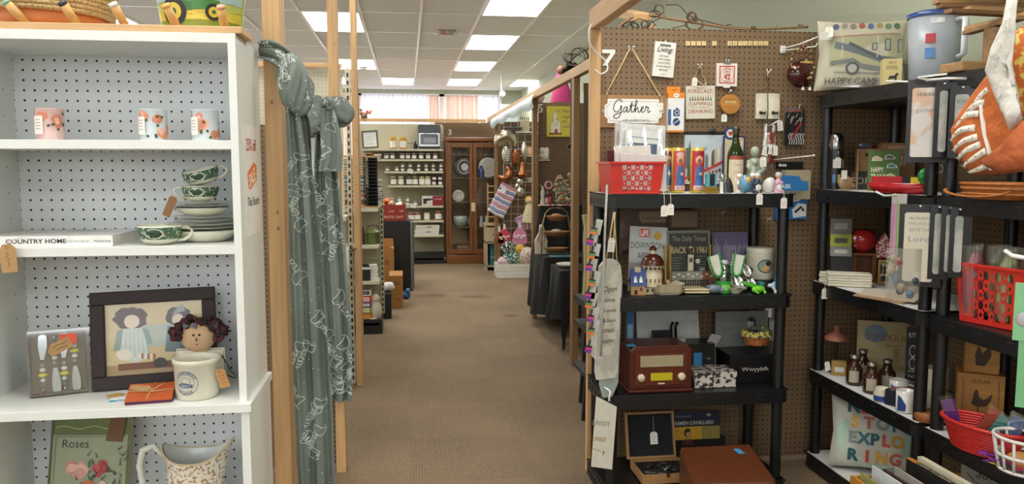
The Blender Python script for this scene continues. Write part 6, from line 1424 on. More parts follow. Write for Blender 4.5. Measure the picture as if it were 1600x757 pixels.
for s_,x0,x1,yy in ((0,-.058,.0,-.02),(1,.02,.056,.0)):
    m=MB();P=smooth_pts([(x0,yy,.035),(x0+.008,yy,.09),(.01,yy+.01,.135),(x1-.01,yy,.11),(x1-.01,yy,.04)],5)
    for k,q in enumerate(P): m.ball(q,(.0055,.0055,.0075),['#4a2a1c/.3','#8a5a34/.3','#33190f/.3','#b08a5c/.3'][k % 4],8,6)
    m.build('bead_handle',t)
m=MB();
for x_ in (-.058,-.028,.05): m.ball((x_,-.03,.028),.006,'#c08a4a/.4',8,6)
m.build('wood_bead',t)
o=Vector(t.location)
m=MB();m.tube([Vector((-.055,.09,.13)),Vector((-.01,.0,.14)),Vector((.06,-.05,.17))],.003,WIREW,6);m.tube([Vector((-.06,.092,.12)),Vector((.05,-.04,.125)),Vector((.055,-.045,.14))],.003,WIREW,6);m.box(-.062,.088,.11,-.036,.094,.145,'#dedede/.4');m.build('wall_hook',t)
m=MB();m.box(.045,-.08,.15,.11,-.079,.185,'#dededa/.4');m.build('white_label_holder',t)
for x_ in (-.012,.022): price_tag(t,x_,-.05,-r_*.85,.014,.014,string=.008)
p=atY(960,40,3.80);m=MB()
def P3(px,py,Y=3.80): return atY(px,py,Y)-p
m.tube(smooth_pts([tuple(P3(*q)) for q in ((962,46),(985,28),(1010,23),(1050,30),(1100,38),(1150,45),(1200,45),(1262,42))]),.006,'#8a6c48/.6',7)
m.tube(smooth_pts([tuple(P3(*q)) for q in ((1040,8),(1060,8),(1072,20),(1085,28),(1110,35),(1140,42),(1180,44),(1230,44),(1255,39))]),.0025,'#4a3828/.7',5)
random.seed(14)
def curl(cx_,cy_,r1,n,sq=1.0,k0=0):
    P=[]
    for j in range(n*10):
        a=j*.63;P.append(tuple(P3(cx_+r1*math.cos(a)*(1-.25*j/(n*10))+random.uniform(-1,1),cy_+sq*r1*math.sin(a)+random.uniform(-1,1),3.8+.03*math.sin(j*.4))))
    m.tube(smooth_pts(P,2),.0024,random.choice(['#3f2f22/.7','#5c4630/.7']),4)
for q in ((1030,15,8,3),(1023,22,10,2,.5),(1000,38,16,3,.5),(985,40,14,3,.4),(1085,38,15,3,.6),(1082,28,8,3),(1080,26,7,2),(1012,38,12,2,.6)): curl(*q)
for q in (((1000,46),(1020,34),(1040,25)),((1140,44),(1135,40),(1143,38)),((1210,47),(1214,40)),((1240,46),(1250,38)),((975,46),(990,33),(1005,28)),((1050,44),(1070,40))): m.tube(smooth_pts([tuple(P3(*a)) for a in q]),.002,'#4a3828/.7',4)
one('twisted_vine',m,'long twisted vine garland lying along the pegboard top','vine',p)
m=MB();m.box(-.012,-.004,-.004,.012,.004,.006,'#4d5a4a/.4');q=atY(1177,43,3.79);one('green_clip',m,'small green clip on the vine above the letter tiles','clip',(q.x,3.79,q.z))
p=atY(1034,0,3.95);m=MB();m.tube([(0,0,0),(0,0,.12)],.004,WIREW,6);one('white_rope',m,'short white cord rising from the curled vine','cord',(p.x,3.82,p.z-.03))

# ================================================================== goods on the top of the unit
SZ=T1+.0005
def stand(px,Y,z=None): return onY(px,Y,SZ if z is None else z)
def basket_holes(lb,px0,px1,Y,z,h,d,name='red_basket',rz=0,taper=.9):
    a=onY(px0,Y,z);b=onY(px1,Y,z);w_=(b-a).length if rz == 0 else px0
    t=thing(name,lb,'basket',((a.x+b.x)/2,Y,z),rz);RDB=C('#c9322c/.35')
    hole_basket(t,w_,d,h,taper,RDB);return t
def hole_basket(t,w_,d,h,taper,mat):
    m=MB();tw,td=w_/2,d/2;bw,bd=tw*taper,td*taper
    def ringpts(hw,hd,z): return [(-hw,-hd+d/2,z),(hw,-hd+d/2,z),(hw,hd+d/2,z),(-hw,hd+d/2,z)]
    A,B=ringpts(bw,bd,.0),ringpts(tw,td,h);A2,B2=ringpts(bw-.004,bd-.004,.004),ringpts(tw-.004,td-.004,h)
    vs=A+B+A2+B2;m.add(vs,[(1,2,6,5),(2,3,7,6),(3,0,4,7),(3,2,1,0),(9,13,14,10),(10,14,15,11),(11,15,12,8),(8,9,10,11),(4,5,13,12),(5,6,14,13),(6,7,15,14),(7,4,12,15)],mat)
    holes=[];nx=5
    def P(u,v,off=0):
        x0,x1=-bw+(bw-tw)*v,bw+(tw-bw)*v;y=(-bd+(-td+bd)*v)+d/2+off;return (x0+(x1-x0)*u,y,h*v)
    R0,C0=5,7;u0,u1=.22,.80
    for (a,b) in ((0,u0),(u1,1)): m.add([P(a,0),P(b,0),P(b,1),P(a,1)],[(0,1,2,3)],mat);m.add([P(a,0,.004),P(b,0,.004),P(b,1,.004),P(a,1,.004)],[(3,2,1,0)],mat)
    for (a,b) in ((0,.08),(.92,1)): m.add([P(u0,a),P(u1,a),P(u1,b),P(u0,b)],[(0,1,2,3)],mat)
    for i in range(C0):
        for j in range(R0):
            ua,ub=u0+(u1-u0)*i/C0,u0+(u1-u0)*(i+1)/C0;va,vb=.08+.84*j/R0,.08+.84*(j+1)/R0
            uc,vc=(ua+ub)/2,(va+vb)/2;big=(i+j) % 2 == 0;ru,rv=(ub-ua)*(.49 if big else .24),(vb-va)*(.47 if big else .22);n=16
            sq=[]
            for k in range(n):
                a=2*math.pi*(k+.5)/n;cx_,cz_=math.cos(a),math.sin(a);q=max(abs(cx_),abs(cz_));sq.append((uc+(ub-ua)/2*cx_/q,vc+(vb-va)/2*cz_/q))
            vs=[P(*q) for q in sq]+[P(uc+ru*math.cos(2*math.pi*(k+.5)/n),vc+rv*math.sin(2*math.pi*(k+.5)/n)) for k in range(n)]
            m.add(vs,[(k,(k+1) % n,n+(k+1) % n,n+k) for k in range(n)],mat)
            for ku in (0,1):
                for kv in (0,1):
                    pass
    m.build('basket_body',t)
    m=MB();m.box(-tw-.008,-.008,h-.006,tw+.008,.0,h+.003,mat);m.box(-tw-.008,d,h-.006,tw+.008,d+.008,h+.003,mat);m.box(-tw-.008,0,h-.006,-tw,d,h+.003,mat);m.box(tw,0,h-.006,tw+.008,d,h+.003,mat);m.build('rim',t)
t=basket_holes('red pierced plastic basket of bagged linens on top of the unit',953,1037,UY+.02,SZ,.135,.22)
o=Vector(t.location);random.seed(3)
def linen(px0,px1,py0,py1,Y,cols,lb,tilt=-8,ry=0,extra=None):
    a=atY(px0,py1,Y);b=atY(px1,py0,Y);w_,h_=b.x-a.x,b.z-a.z
    t=thing('bagged_linen',lb,'linen',((a.x+b.x)/2,Y,a.z),rot=rad(tilt,ry,0));m=MB();m.box(-w_/2,0,0,w_/2,.012,h_,cols[0]+'/.8')
    if extra: extra(m,w_,h_)
    m.build('cloth',t,bev=.003);m=MB();m.surf(lambda u,v: (-w_/2*1.04+w_*1.08*u,-.003-.003*math.sin(u*17+v*5),-.002+h_*1.04*v),14,8,glass('#ffffff',.16));m.build('plastic_sleeve',t);return t
linen(960,1028,192,298,UY+.16,['#c9c2c2'],'grey lilac bagged linen at the back of the red basket',ry=2,extra=lambda m,w,h: [m.stroke([(-w/2,h*(.1+.1*k)),(w*.5,h*(.12+.1*k))],.002,-.0006,'#b9a3ac') for k in range(8)])
linen(966,1040,193,298,UY+.13,['#d9d9d6'],'white bagged linen towards the back of the red basket',ry=3)
linen(974,1034,202,298,UY+.10,['#dfe0df'],'white bagged linen with a navy block in the red basket',ry=4,extra=lambda m,w,h: (m.box(-w*.42,-.0008,h*.5,w*.35,0,h*.78,'#2f4670/.7'),m.stroke([(-w*.4,h*.88),(w*.4,h*.86)],.003,-.001,'#5f6470')))
linen(964,1022,227,298,UY+.065,['#ddd6cf'],'folded cream bagged linen near the front of the red basket',ry=-2)
linen(968,1042,240,298,UY+.04,['#d9cfce'],'flat pinkish bagged linen at the front of the red basket',ry=3)
p=stand(957,UY+.3);m=MB();m.box(-.02,0,0,.02,.03,.19,'#5a2026/.6');one('maroon_box',m,'slim maroon box behind the left end of the red basket','box',(p.x-.005,UY+.30,SZ))
def prayer(px,Y,lb,c1,c2,seed):
    p=stand(px,Y);t=thing('glass_candle',lb,'candle',p);r,h=.030,.20
    m=MB();m.openlathe([(0,.002),(r*.9,0),(r,.006),(r,h),(r-.002,h),(r-.002,h-.02),(0,h-.02)],'#b9a23c/.15',28)
    m.W=wrap(r);m.wlabel(-r*1.1,.012,r*1.15,h-.014,-.0012,c1,14)
    m.disc(.0,h*.73,.016,-.0016,'#d9a98a/.4',.018);m.disc(0,h*.84,.019,-.0014,c2,.012);m.disc(0,h*.70,.009,-.0020,'#8a5a44/.5',.011)
    m.poly([(-.018,.03),(.018,.03),(.016,h*.45),(.010,h*.60),(-.010,h*.60),(-.016,h*.45)],-.0018,'#3f6aa0/.4')
    for q in ([(-.014,.04),(-.006,h*.55)],[(.012,.04),(.005,h*.55)],[(-.014,h*.3),(.014,h*.42)]): m.stroke(q,.0015,-.0022,'#1d2c4a')
    m.disc(.006,h*.42,.007,-.0024,'#d9b08a/.4');m.wlabel(-r*.8,.014,r*.8,.032,-.0022,'#d9b3b0/.5',10);m.text('PRAYER',0,.018,.008,-.0028,'#7a3a3a',w=.03)
    m.W=None;m.build('glass',t);return t
prayer(1041,UY+.20,'yellow glass candle mostly hidden behind the red basket','#a83c4a/.4','#6a2a3a/.5',1)
prayer(1059,UY+.12,'yellow glass candle with a blue robed figure nearest the red basket','#c9524a/.4','#d9b3b3/.5',2)
prayer(1088,UY+.12,'yellow glass candle with a hooded figure in blue before the greetings print','#b8303a/.4','#9a2a34/.5',3)
a=atY(1070,288,PB-.03);b=atY(1134,207,PB-.03);w_,h_=b.x-a.x,b.z-a.z
t=thing('calendar_print','pale street scene print reading GREETINGS clipped on the pegboard','print',(a.x,PB-.014,a.z));m=MB();m.box(0,0,0,w_,.008,h_,'#b9c6cb/.4');m.box(-.002,-.001,h_-.012,w_+.002,.009,h_+.004,INK)
m.rect(w_*.02,0,w_*.98,h_*.10,-.0006,'#d9d9d4/.5');m.T=TR(w_*.33,0,h_*.62) @ RY(-14);m.text('GREETINGS',0,0,.014,-.001,'#4a525a',w=.10);m.text('FROM',.02,-.025,.009,-.001,'#4a525a',w=.03);m.T=Matrix()
m.poly([(w_*.04,h_*.3),(w_*.04,h_*.7),(w_*.10,h_*.7),(w_*.13,h_*.85),(w_*.16,h_*.7),(w_*.24,h_*.66),(w_*.24,h_*.3)],-.0008,'#5a6468');random.seed(6)
for k in range(13): x=w_*(.08+.075*k);z=h_*(.2+.03*k);m.poly([(x,z-.02),(x+w_*.07,z-.02),(x+w_*.075,z+.035+.01*(k % 3)),(x+w_*.035,z+.055+.01*(k % 2)),(x,z+.035)],-.0012-.0001*k,random.choice(['#8d9aa0','#6d7476','#a9a69a','#b7a58a','#4f5a5c','#c9c9c0']))
m.stroke([(w_*.0,h_*.10),(w_*.4,h_*.22),(w_*.8,h_*.36),(w_*.98,h_*.44)],.012,-.003,'#b8382e')
for k in range(10): x=w_*(.1+.085*k);m.rect(x,h_*(.06+.02*k),x+.012,h_*(.12+.02*k),-.0034,random.choice(['#3a3f44','#d9d6cc','#8a4a3a']))
m.build('print',t);m=MB();m.box(w_*.60,-.012,h_+.0,w_*.60+.03,.0,h_+.022,CHROME);m.build('clip',t)
a=atY(1131,285,PB-.05);b=atY(1166,201,PB-.05);m=MB();w_,h_=b.x-a.x,b.z-a.z;m.box(0,0,0,w_,.016,h_,'#2d2f5a/.5');m.rect(.004,.004,w_-.008,h_-.008,-.0008,pattern('#cfc6a2','#a65a4a',30,.6))
m.disc(w_*.28,h_+.012,.03,-.003,'#26407a/.4');m.disc(w_*.28,h_+.012,.02,-.0036,'#d9d2c8/.4');m.disc(w_*.28,h_+.012,.010,-.0042,'#b8443a/.4');one('illustrated_book',m,'blue edged illustrated book standing behind the wine bottle','book',(a.x,PB-.04,SZ+.005))
p=stand(1147.5,UY+.24);t=thing('wine_bottle','green glass wine bottle with a cream and red label','bottle',p);r,h=.037,.30
m=MB();m.lathe([(.034,0),(r,.005),(r,.165),(.034,.185),(.020,.215),(.0150,.235),(.0140,.285),(.017,.287),(.017,.296),(.014,.298)],'#23300f/.06',30);m.build('glass',t)
m=MB();m.W=wrap(r);m.wlabel(-r*1.2,.025,r*1.2,.165,-.0008,'#a3433a/.5',16);m.wlabel(-r*1.2,.0,r*.85,.148,-.0016,'#d3c6ae/.5',14);m.stroke([(-.02,.08),(-.01,.10),(0,.085),(.012,.095),(.022,.08)],.003,-.0024,'#b98a5a');m.text('CHATEAU',0,.12,.008,-.0024,'#8a5a44',w=.035);m.W=None;m.build('paper_label',t)
m=MB();m.lathe([(.0145,.262),(.0175,.288),(.0175,.299),(0,.30)],'#3a3a2c/.3',20);m.build('cap',t)
p=stand(1110,UY+.05);t=thing('trophy_block','blue and black clear block award with a gold plate','award',p);m=MB();m.box(-.022,-.014,.028,.022,.014,.086,'#5fa3ad/.08');m.box(-.010,-.0148,.032,.013,-.014,.084,'#1c2226/.1');m.build('block',t,bev=.002);m=MB();m.box(-.026,-.018,0,.026,.018,.028,'#b08d3c/.3/.8');m.text('AWARD',0,.012,.006,-.0186,'#5a4520',w=.03);m.build('gold_base',t)
p=stand(1128,UY+.06);m=MB();m.lathe([(.022,0),(.02,.03),(.008,.055),(.012,.062),(.014,.075),(.008,.085)],glass('#dfe8ea',.45),16);m.tube([(-.02,0,.05),(0,0,.056),(.02,0,.05)],.005,glass('#dfe8ea',.45),6);m.box(-.018,-.02,0,-.004,-.019,.05,TAG);one('glass_figurine',m,'clear glass figurine next to the blue block award','figurine',p)
def figure(px,Y,lb,hz,robe,head,hood=None,extra=None,kneel=False,sy=.8):
    p=stand(px,Y);t=thing('figurine',lb,'figurine',p);m=MB();m.lathe([(.62*hz*.38,0),(.6*hz*.40,.02*hz),(.42*hz*.4,.35*hz),(.5*hz*.34,.55*hz),(.28*hz*.34,.70*hz),(.0,.72*hz)],robe,20,sy=sy);m.build('robe',t)
    m=MB();m.ball((0,-.01*hz,.82*hz),(.135*hz,.13*hz,.15*hz),head,14,10);
    for s_ in (-1,1): m.ball((s_*.045*hz,-.135*hz,.84*hz),.012*hz,'#2a1f1a/.3',6,4)
    m.ball((0,-.138*hz,.77*hz),(.02*hz,.01*hz,.008*hz),'#a84a44',6,4);m.build('head',t)
    if hood:
        m=MB();m.ball((0,.02*hz,.86*hz),(.165*hz,.15*hz,.15*hz),hood,14,10);m.build('hat',t)
    m=MB()
    for s_ in (-1,1): m.tube([(s_*.13*hz,0,.58*hz),(s_*.17*hz,-.10*hz,.45*hz),(s_*.03*hz,-.17*hz,.48*hz)],[.05*hz,.045*hz,.035*hz],robe,8)
    m.build('arms',t)
    if extra: extra(t,hz)
    return t
def ex_apron(col):
    def f(t,hz): m=MB();m.ball((0,-.13*hz,.28*hz),(.15*hz,.05*hz,.17*hz),col,12,8);m.build('apron',t)
    return f
figure(1155,UY+.045,'small kneeling figurine in white cap and red skirt on the shelf edge',.085,'#cfcac0/.25','#d9a684/.3','#e3e0d8/.3',ex_apron('#b83a34/.3'))
figure(1176,UY+.10,'dark haired small figurine behind the blue egg',.088,'#3a4a6a/.3','#d9a684/.3','#e3e0d8/.3')
figure(1183,UY+.045,'small figurine in navy skirt, white apron and pleated cap',.088,'#2f3a50/.3','#d9a684/.3','#c9ced0/.3',ex_apron('#e6e3dc/.3'))
figure(1216,UY+.05,'small figurine in a pink skirt and grey hat at the shelf end',.092,'#c99ab3/.3','#d9a684/.3','#b3b6ba/.3',ex_apron('#dfd9d4/.3'))
for px,nm in ((1187,'white price tag on a long string hanging over the edge below the navy figurine'),(1225,'white price tag on a string hanging over the edge below the pink figurine'),(1038,'left of two white price tags over the edge below the red basket'),(1048,'right of two white price tags over the edge below the red basket')):
    pz={1187: 303,1225: 309,1038: 321,1048: 319}[px];q=atY(px,pz,UY-.006);st_=SZ-q.z+.012
    t=thing('price_tag',nm,'price tag',(q.x,UY-.006,q.z));price_tag(t,0,0,0+.0,.029,.048,string=0);
    m=MB();m.tube(smooth_pts([(0,-.001,-.004),(-.002,-.002,st_*.6),(-.006,.002,st_),(-.014,.03,st_+.004)]),.0014,'#e6e3da/.7',5);m.build('string',t)
p=stand(1163.5,UY+.03);t=thing('painted_egg','blue painted wooden egg doll with a tan face on the shelf edge','egg',p);m=MB();m.lathe([(.004,0),(.020,.006),(.0275,.028),(.025,.055),(.015,.074),(0,.082)],'#5f93ad/.25',24);m.build('egg',t);m=MB();m.ball((.006,-.017,.056),(.013,.010,.016),'#d9a44a/.4',12,8);m.build('painted_face',t)
p=stand(1197,UY+.10);m=MB();m.T=RY(24);m.ball((0,0,.036),(.030,.026,.036),'#cfcac4/.2',22,14);one('white_egg',m,'tilted white porcelain egg between the figurines','egg',p)
p=stand(1138,UY+.10);m=MB();m.lathe([(.025,0),(.022,.03),(.01,.06),(0,.07)],'#171414/.6',4);one('black_pyramid',m,'small black peaked ornament in front of the bottle','ornament',p)
p=stand(1178,UY+.22);t=thing('porcelain_figure','grey green porcelain mother holding a child figurine','figurine',(p.x,p.y,SZ));GG=C('#9da594/.2/0/.04');h=.21
m=MB();m.lathe([(.040,0),(.042,.02),(.036,.07),(.036,.11),(.028,.145),(.012,.16),(0,.162)],GG,22,sy=.8);m.ball((-.004,-.006,.185),(.021,.022,.025),GG,16,12);m.tube([(.03,0,.14),(.036,-.02,.10),(.0,-.038,.085),(-.025,-.03,.085)],[.014,.013,.011,.009],GG,10);m.tube([(-.025,0,.14),(-.036,-.015,.115),(-.03,-.03,.10)],[.013,.011,.009],GG,10);m.build('mother',t)
m=MB();m.ball((-.014,-.032,.135),(.014,.013,.015),GG,12,9);m.lathe([(.019,.075),(.017,.10),(.010,.122)],GG,14,-.018,-.028);m.build('child',t);price_tag(t,.018,-.042,.165,.030,.046,string=.004,lean=-6)
a=atY(1224,312,PB-.06);b=atY(1265,266,PB-.06);w_,h_=b.x-a.x,b.z-a.z;m=MB();m.box(0,0,0,w_,.05,h_,'#a9a083/.5');m.box(w_*.30,-.0008,h_*.4,w_*.6,0,h_*.66,'#5f94a8/.4');one('cream_box',m,'cream box on the pegboard at the right end of the unit','box',(a.x+.01,PB-.055,a.z))
a=atY(1211,303,PB-.1);m=MB();m.prism([(0,0),(.16,0),(.155,.045),(.12,.05),(.11,.07),(.03,.075),(-.02,.04)],0,.006,'#2f74b0/.4');m.text('MASK',.035,.012,.020,-.001,'#dfe6ea',w=.07,bold=.02);one('mask_packet',m,'blue packet lettered MASK behind the pink skirted figurine','packet',(a.x+.0,PB-.12,SZ+.0))
a=atY(1218,264,PB-.04);b=atY(1258,253,PB-.04);w_,h_=b.x-a.x,b.z-a.z;m=MB();m.box(0,0,0,w_,.02,h_,'#141416/.35');m.text('dooz',w_*.18,h_*.35,.015,-.001,'#e6e6e2',w=.042,bold=.03);one('black_packet',m,'flat black packet lettered dooz on the pegboard','packet',(a.x,PB-.022,a.z))
p=atY(1272,243,3.45);t=thing('peg_hook','long white peg hook sticking out toward the viewer beside the black packet','hook',(p.x,3.45,p.z));m=MB();m.tube([(0,0,0),(-.04,.13,-.01),(-.085,.2645,-.02)],.0025,WIREW,6);m.ball((0,0,0),.005,WIREW,8,6);m.build('hook_wire',t)
a=atY(1215,343,PB-.05);b=atY(1263,301,PB-.05);w_,h_=b.x-a.x,b.z-a.z;m=MB();m.box(.0,0,0,w_,.03,h_,'#2b6fb3/.4');m.ring(w_*.62,h_*.82,.032,.014,-.0006,'#e2e2de/.4',18,.022);m.poly([(w_*.55,h_*.05),(w_*.98,h_*.1),(w_*.98,h_*.55),(w_*.7,h_*.6),(w_*.5,h_*.35)],-.0008,'#d9dcdc');m.stroke([(w_*.6,h_*.25),(w_*.8,h_*.45),(w_*.9,h_*.3)],.012,-.0014,'#1a1b1d');one('mask_box',m,'blue box with white drawings hung right of the unit top','box',(a.x,PB-.04,a.z))
# ================================================================== second shelf of the unit
S2,S3,S4=T2+.0005,T3+.0005,T4+.0005
def card3(name,lb,cat,px0,px1,py0,py1,Y,draw,th=.004,tilt=-6,base=None,ry=0,col='#dddddd/.4'):
    a=atY(px0,py1,Y);b=atY(px1,py0,Y);w_,h_=b.x-a.x,b.z-(a.z if base is None else base)
    m=MB();m.box(0,0,0,w_,th,h_,col);draw(m,w_,h_)
    return one(name,m,lb,cat,(a.x,Y,a.z if base is None else base),rot=rad(tilt,ry,0))
def portrait(m,x,z,s,face,hair,coat,y=-.002,turn=0):
    m.poly([(x-s*.9,z-s*1.6),(x+s*.9,z-s*1.6),(x+s*.75,z-s*.95),(x+s*.2,z-s*.7),(x-s*.2,z-s*.7),(x-s*.75,z-s*.95)],y,coat)
    m.rect(x-s*.16,z-s*.9,x+s*.16,z-s*.3,y-.0003,face);m.disc(x,z+s*.08,s*.5,y-.0004,hair,s*.62);m.disc(x+s*turn*.1,z-s*.06,s*.37,y-.0008,face,s*.5);m.disc(x-s*turn*.06,z+s*.38,s*.42,y-.0012,hair,s*.2)
    for q in (-.15,.15): m.disc(x+s*(q+turn*.1),z,s*.05,y-.0014,'#2a2220',s*.03,8)
    m.disc(x+s*turn*.1,z-s*.32,s*.09,y-.0014,'#9a5a54',s*.03,8);m.stroke([(x+s*turn*.14,z-s*.02),(x+s*turn*.16,z-s*.17)],s*.03,y-.0014,'#8a6a5a')
a=atY(977,345,3.60)
def d_map(m,w,h):
    m.rect(w*.33,h*.62,w*.72,h*.88,-.0008,'#8f7a62');m.text('Good Old Home Days',w*.53,h*.70,.012,-.0014,'#4a3a2c',w=w*.34)
    random.seed(4)
    for k in range(26): blob_=[(w*random.random(),h*random.random())];m.disc(blob_[0][0],blob_[0][1],random.uniform(.01,.04),-.001-.00002*k,random.choice(['#5a463a','#6d5546','#4c3a32','#7a6252']),n=7)
card3('vintage_poster','dim brown vintage poster at the back of the second shelf','poster',955,1085,322,400,3.64,d_map,base=S2+.17,tilt=0,col='#5e4a3e/.6')
p=onY(1069,3.58,S2);m=MB();m.box(-.075,0,0,.07,.05,.09,'#5a4032/.7');m.rect(-.066,.010,.060,.080,-.0006,'#7a6450')
one('wooden_box',m,'old brown wooden box lying on top of the framed newspaper','box',(p.x,3.585,atY(1069,358,3.58).z))
def d_life(m,w,h):
    m.box(w*.26,-.0008,h*.84,w*.52,0,h*.965,'#c9302c/.4');m.text('LIFE',w*.39,h*.86,h*.085,-.0014,'#f0eeea',w=w*.22,bold=.03)
    m.disc(w*.74,h*.86,w*.10,-.0008,'#c99a3a');m.text('DOWNTON',w*.47,h*.66,h*.10,-.0010,'#55595c',w=w*.88);m.text('ABBEY',w*.46,h*.50,h*.10,-.0010,'#55595c',w=w*.5)
    m.stroke([(w*.04,h*.46),(w*.5,h*.46)],.0012,-.001,'#7a7d80');m.rect(0,0,w*.62,h*.44,-.0006,'#8f8a86');portrait(m,w*.10,h*.26,w*.13,'#c9a58e','#3a2a22','#2c2e38');portrait(m,w*.36,h*.22,w*.12,'#b5907a','#5a3a2a','#1f2026')
    m.rect(w*.62,0,w,h*.36,-.0007,'#7a4438')
card3('magazine','pale magazine with red LIFE block standing on the second shelf','magazine',981,1042,353,455,UY+.18,d_life,base=S2,ry=3,col='#b9bdbb/.35')
def gold_bar(px,lb):
    a=onY(px,UY+.15,S2);m=MB();m.box(-.004,0,0,.004,.006,.21,'#b08a34/.3/.7');one('gold_stand_bar',m,lb,'stand',(a.x,UY+.15,S2),rot=rad(-5,0,0))
gold_bar(1040.5,'brass bar of a display stand beside the pale magazine');gold_bar(1048,'brass bar at the left edge of the framed newspaper');gold_bar(1110.5,'brass bar at the right edge of the framed newspaper')
def d_news(m,w,h):
    m.box(w*.04,-.0008,h*.05,w*.95,0,h*.95,'#2e302f/.35');m.text('The Daily Times',w*.5,h*.82,h*.085,-.0014,'#8f8d84',w=w*.78);m.text('BACK IN 1961',w*.5,h*.62,h*.10,-.0014,'#a89a72',w=w*.84,bold=.03)
    random.seed(2)
    for k in range(22): x=w*(.10 if k % 2 else .68);z=h*(.56-.022*k);m.stroke([(x,z),(x+w*random.uniform(.12,.24),z)],.0014,-.0014,'#9a988e')
    m.disc(w*.70,h*.48,.011,-.0014,'#c9cac6');m.rect(w*.74,h*.30,w*.86,h*.37,-.0014,'#8f8d86')
card3('framed_newspaper','dark framed newspaper sheet headed BACK IN 1961 on the second shelf','frame',1044,1113,360,455,UY+.17,d_news,th=.01,base=S2,col='#6f6f6a/.3')
def d_city(m,w,h):
    m.rect(0,h*.75,w,h,-.0006,'#6a5f80')
    random.seed(5)
    for k in range(22): x=w*k/22;m.rect(x,h*.45,x+w*.03,h*(.62+.3*random.random()),-.001,random.choice(['#5a5272','#7d7590','#8f8c9a']))
    m.rect(0,0,w,h*.45,-.0008,'#9a9ba0')
card3('purple_print','purple grey skyline print at the back beside the white canister','print',1114,1172,363,440,UY+.26,d_city,base=S2,col='#8b8799/.5')
p=onY(1019,UY+.09,S2);t=thing('ceramic_church','brown roofed white ceramic church tower ornament','ornament',p);BR=C('#4e2118/.2');CRM=C('#cfc3a3/.25')
m=MB();m.box(-.04,-.02,0,.062,.05,.035,CRM);m.lathe([(.046,.035),(.046,.09),(.04,.105),(.044,.112),(.05,.13)],CRM,8);m.build('tower_walls',t)
m=MB();m.add([(-.045,-.028,.033),(.068,-.028,.033),(.068,.055,.033),(-.045,.055,.033),(-.02,.012,.085),(.04,.012,.085)],[(0,1,5,4),(1,2,5),(2,3,4,5),(3,0,4),(3,2,1,0)],BR);m.build('nave_roof',t)
m=MB();m.lathe([(.052,.13),(.050,.145),(.036,.168),(.014,.18)],BR,20);m.lathe([(.014,.18),(.014,.196)],CRM,10);m.lathe([(.019,.196),(.010,.21),(.0,.218)],BR,12);m.build('dome',t)
m=MB();m.W=wrap(.046)
for k in range(5): x=-.04+.018*k;m.disc(x,.118,.006,-.0042,'#2a1c14',.006,8);m.rect(x-.002,.055,x+.003,.072,-.0026,'#4a2f22')
m.W=None
for k in range(4): m.rect(-.033+.024*k,.010,-.022+.024*k,.024,-.0206,'#5a3a2a')
m.build('windows',t)
p=onY(997,UY+.05,S2);t=thing('ceramic_house','small ceramic house with cobalt blue roof at the left of the second shelf','ornament',p,-12)
m=MB();m.box(-.030,0,0,.030,.05,.045,'#b08d5c/.3');m.rect(-.016,.004,-.002,.024,-.0006,'#3a1f16');m.rect(.008,.020,.018,.034,-.0006,'#4a2a1c');m.stroke([(-.03,.001),(.03,.001)],.004,-.0008,'#8a5a34');m.build('house_walls',t)
m=MB();m.add([(-.034,-.006,.042),(.034,-.006,.042),(.034,.03,.115),(-.034,.03,.115),(-.034,.058,.042),(.034,.058,.042)],[(0,1,2,3),(1,5,2),(0,3,4),(3,2,5,4),(4,5,1,0)],'#23407e/.18')
for x in (-.012,.012): m.add([(x-.008,-.006,.058),(x+.008,-.006,.058),(x+.006,.004,.078),(x,.0,.088),(x-.006,.004,.078)],[(0,1,2,3,4)],'#d9dbdc/.2')
m.build('blue_roof',t);m=MB();m.box(-.014,.02,.10,.012,.04,.122,'#b9a888/.3');m.build('chimney',t)
m=MB();m.box(0,0,0,.03,.05,.07,'#d5cfbb/.3');m.prism([(-.004,.068),(.034,.068),(.01,.12)],-.002,.052,'#1f2a44/.3');p=onY(1008,UY+.08,S2);one('ceramic_house',m,'white ceramic house with a dark roof behind the cobalt roofed one','ornament',(p.x,UY+.105,S2))
def sqdish(w_,h_,col): m=MB();c=w_*.12;o=lambda s: [(-w_/2*s+c,-w_/2*s),(w_/2*s-c,-w_/2*s),(w_/2*s,-w_/2*s+c),(w_/2*s,w_/2*s-c),(w_/2*s-c,w_/2*s),(-w_/2*s+c,w_/2*s),(-w_/2*s,w_/2*s-c),(-w_/2*s,-w_/2*s+c)];m.slab(o(.82),0,.004,col);a,b=o(.84),o(1.0);n=8;m.add([(x,y,.002) for x,y in a]+[(x,y,h_) for x,y in b],[(i,(i+1) % n,n+(i+1) % n,n+i) for i in range(n)],col);m.add([(x,y,h_) for x,y in b]+[(x*.95,y*.95,h_) for x,y in b]+[(x*.92,y*.92,.004) for x,y in a],[(i,(i+1) % n,n+(i+1) % n,n+i) for i in range(n)]+[(n+i,n+(i+1) % n,2*n+(i+1) % n,2*n+i) for i in range(n)],col);return m
pw_=52*3.4/F
for k in range(5):
    p=onY(1040,UY+.10,S2);one('square_plate',sqdish(pw_-(k % 2)*.002,.014,'#d8cfb4/.18'),'square cream plate, the %s of five stacked on the second shelf' % ('lowest','second from the bottom','middle','second from the top','topmost')[k],'plate',(p.x,UY+.10,S2+k*.0088),0)
p=onY(1085,UY+.07,S2);m=MB();
for k in range(2): m.slab([(-.05,-.03),(.06,-.045),(.05,.05),(-.05,.055)],.003+k*.012,.012+k*.012,'#cdbf95/.2')
one('cream_trivet',m,'thin cream tiles stacked beside the square plates','tile',(p.x,UY+.085,S2),bev=.003)
def d_grid(m,w,h):
    pass
p=onY(1050,UY+.14,S2);q=onY(1122,UY+.14,S2);w_=q.x-p.x;m=MB();WB=['#77766c','#8c8a80','#82503f']
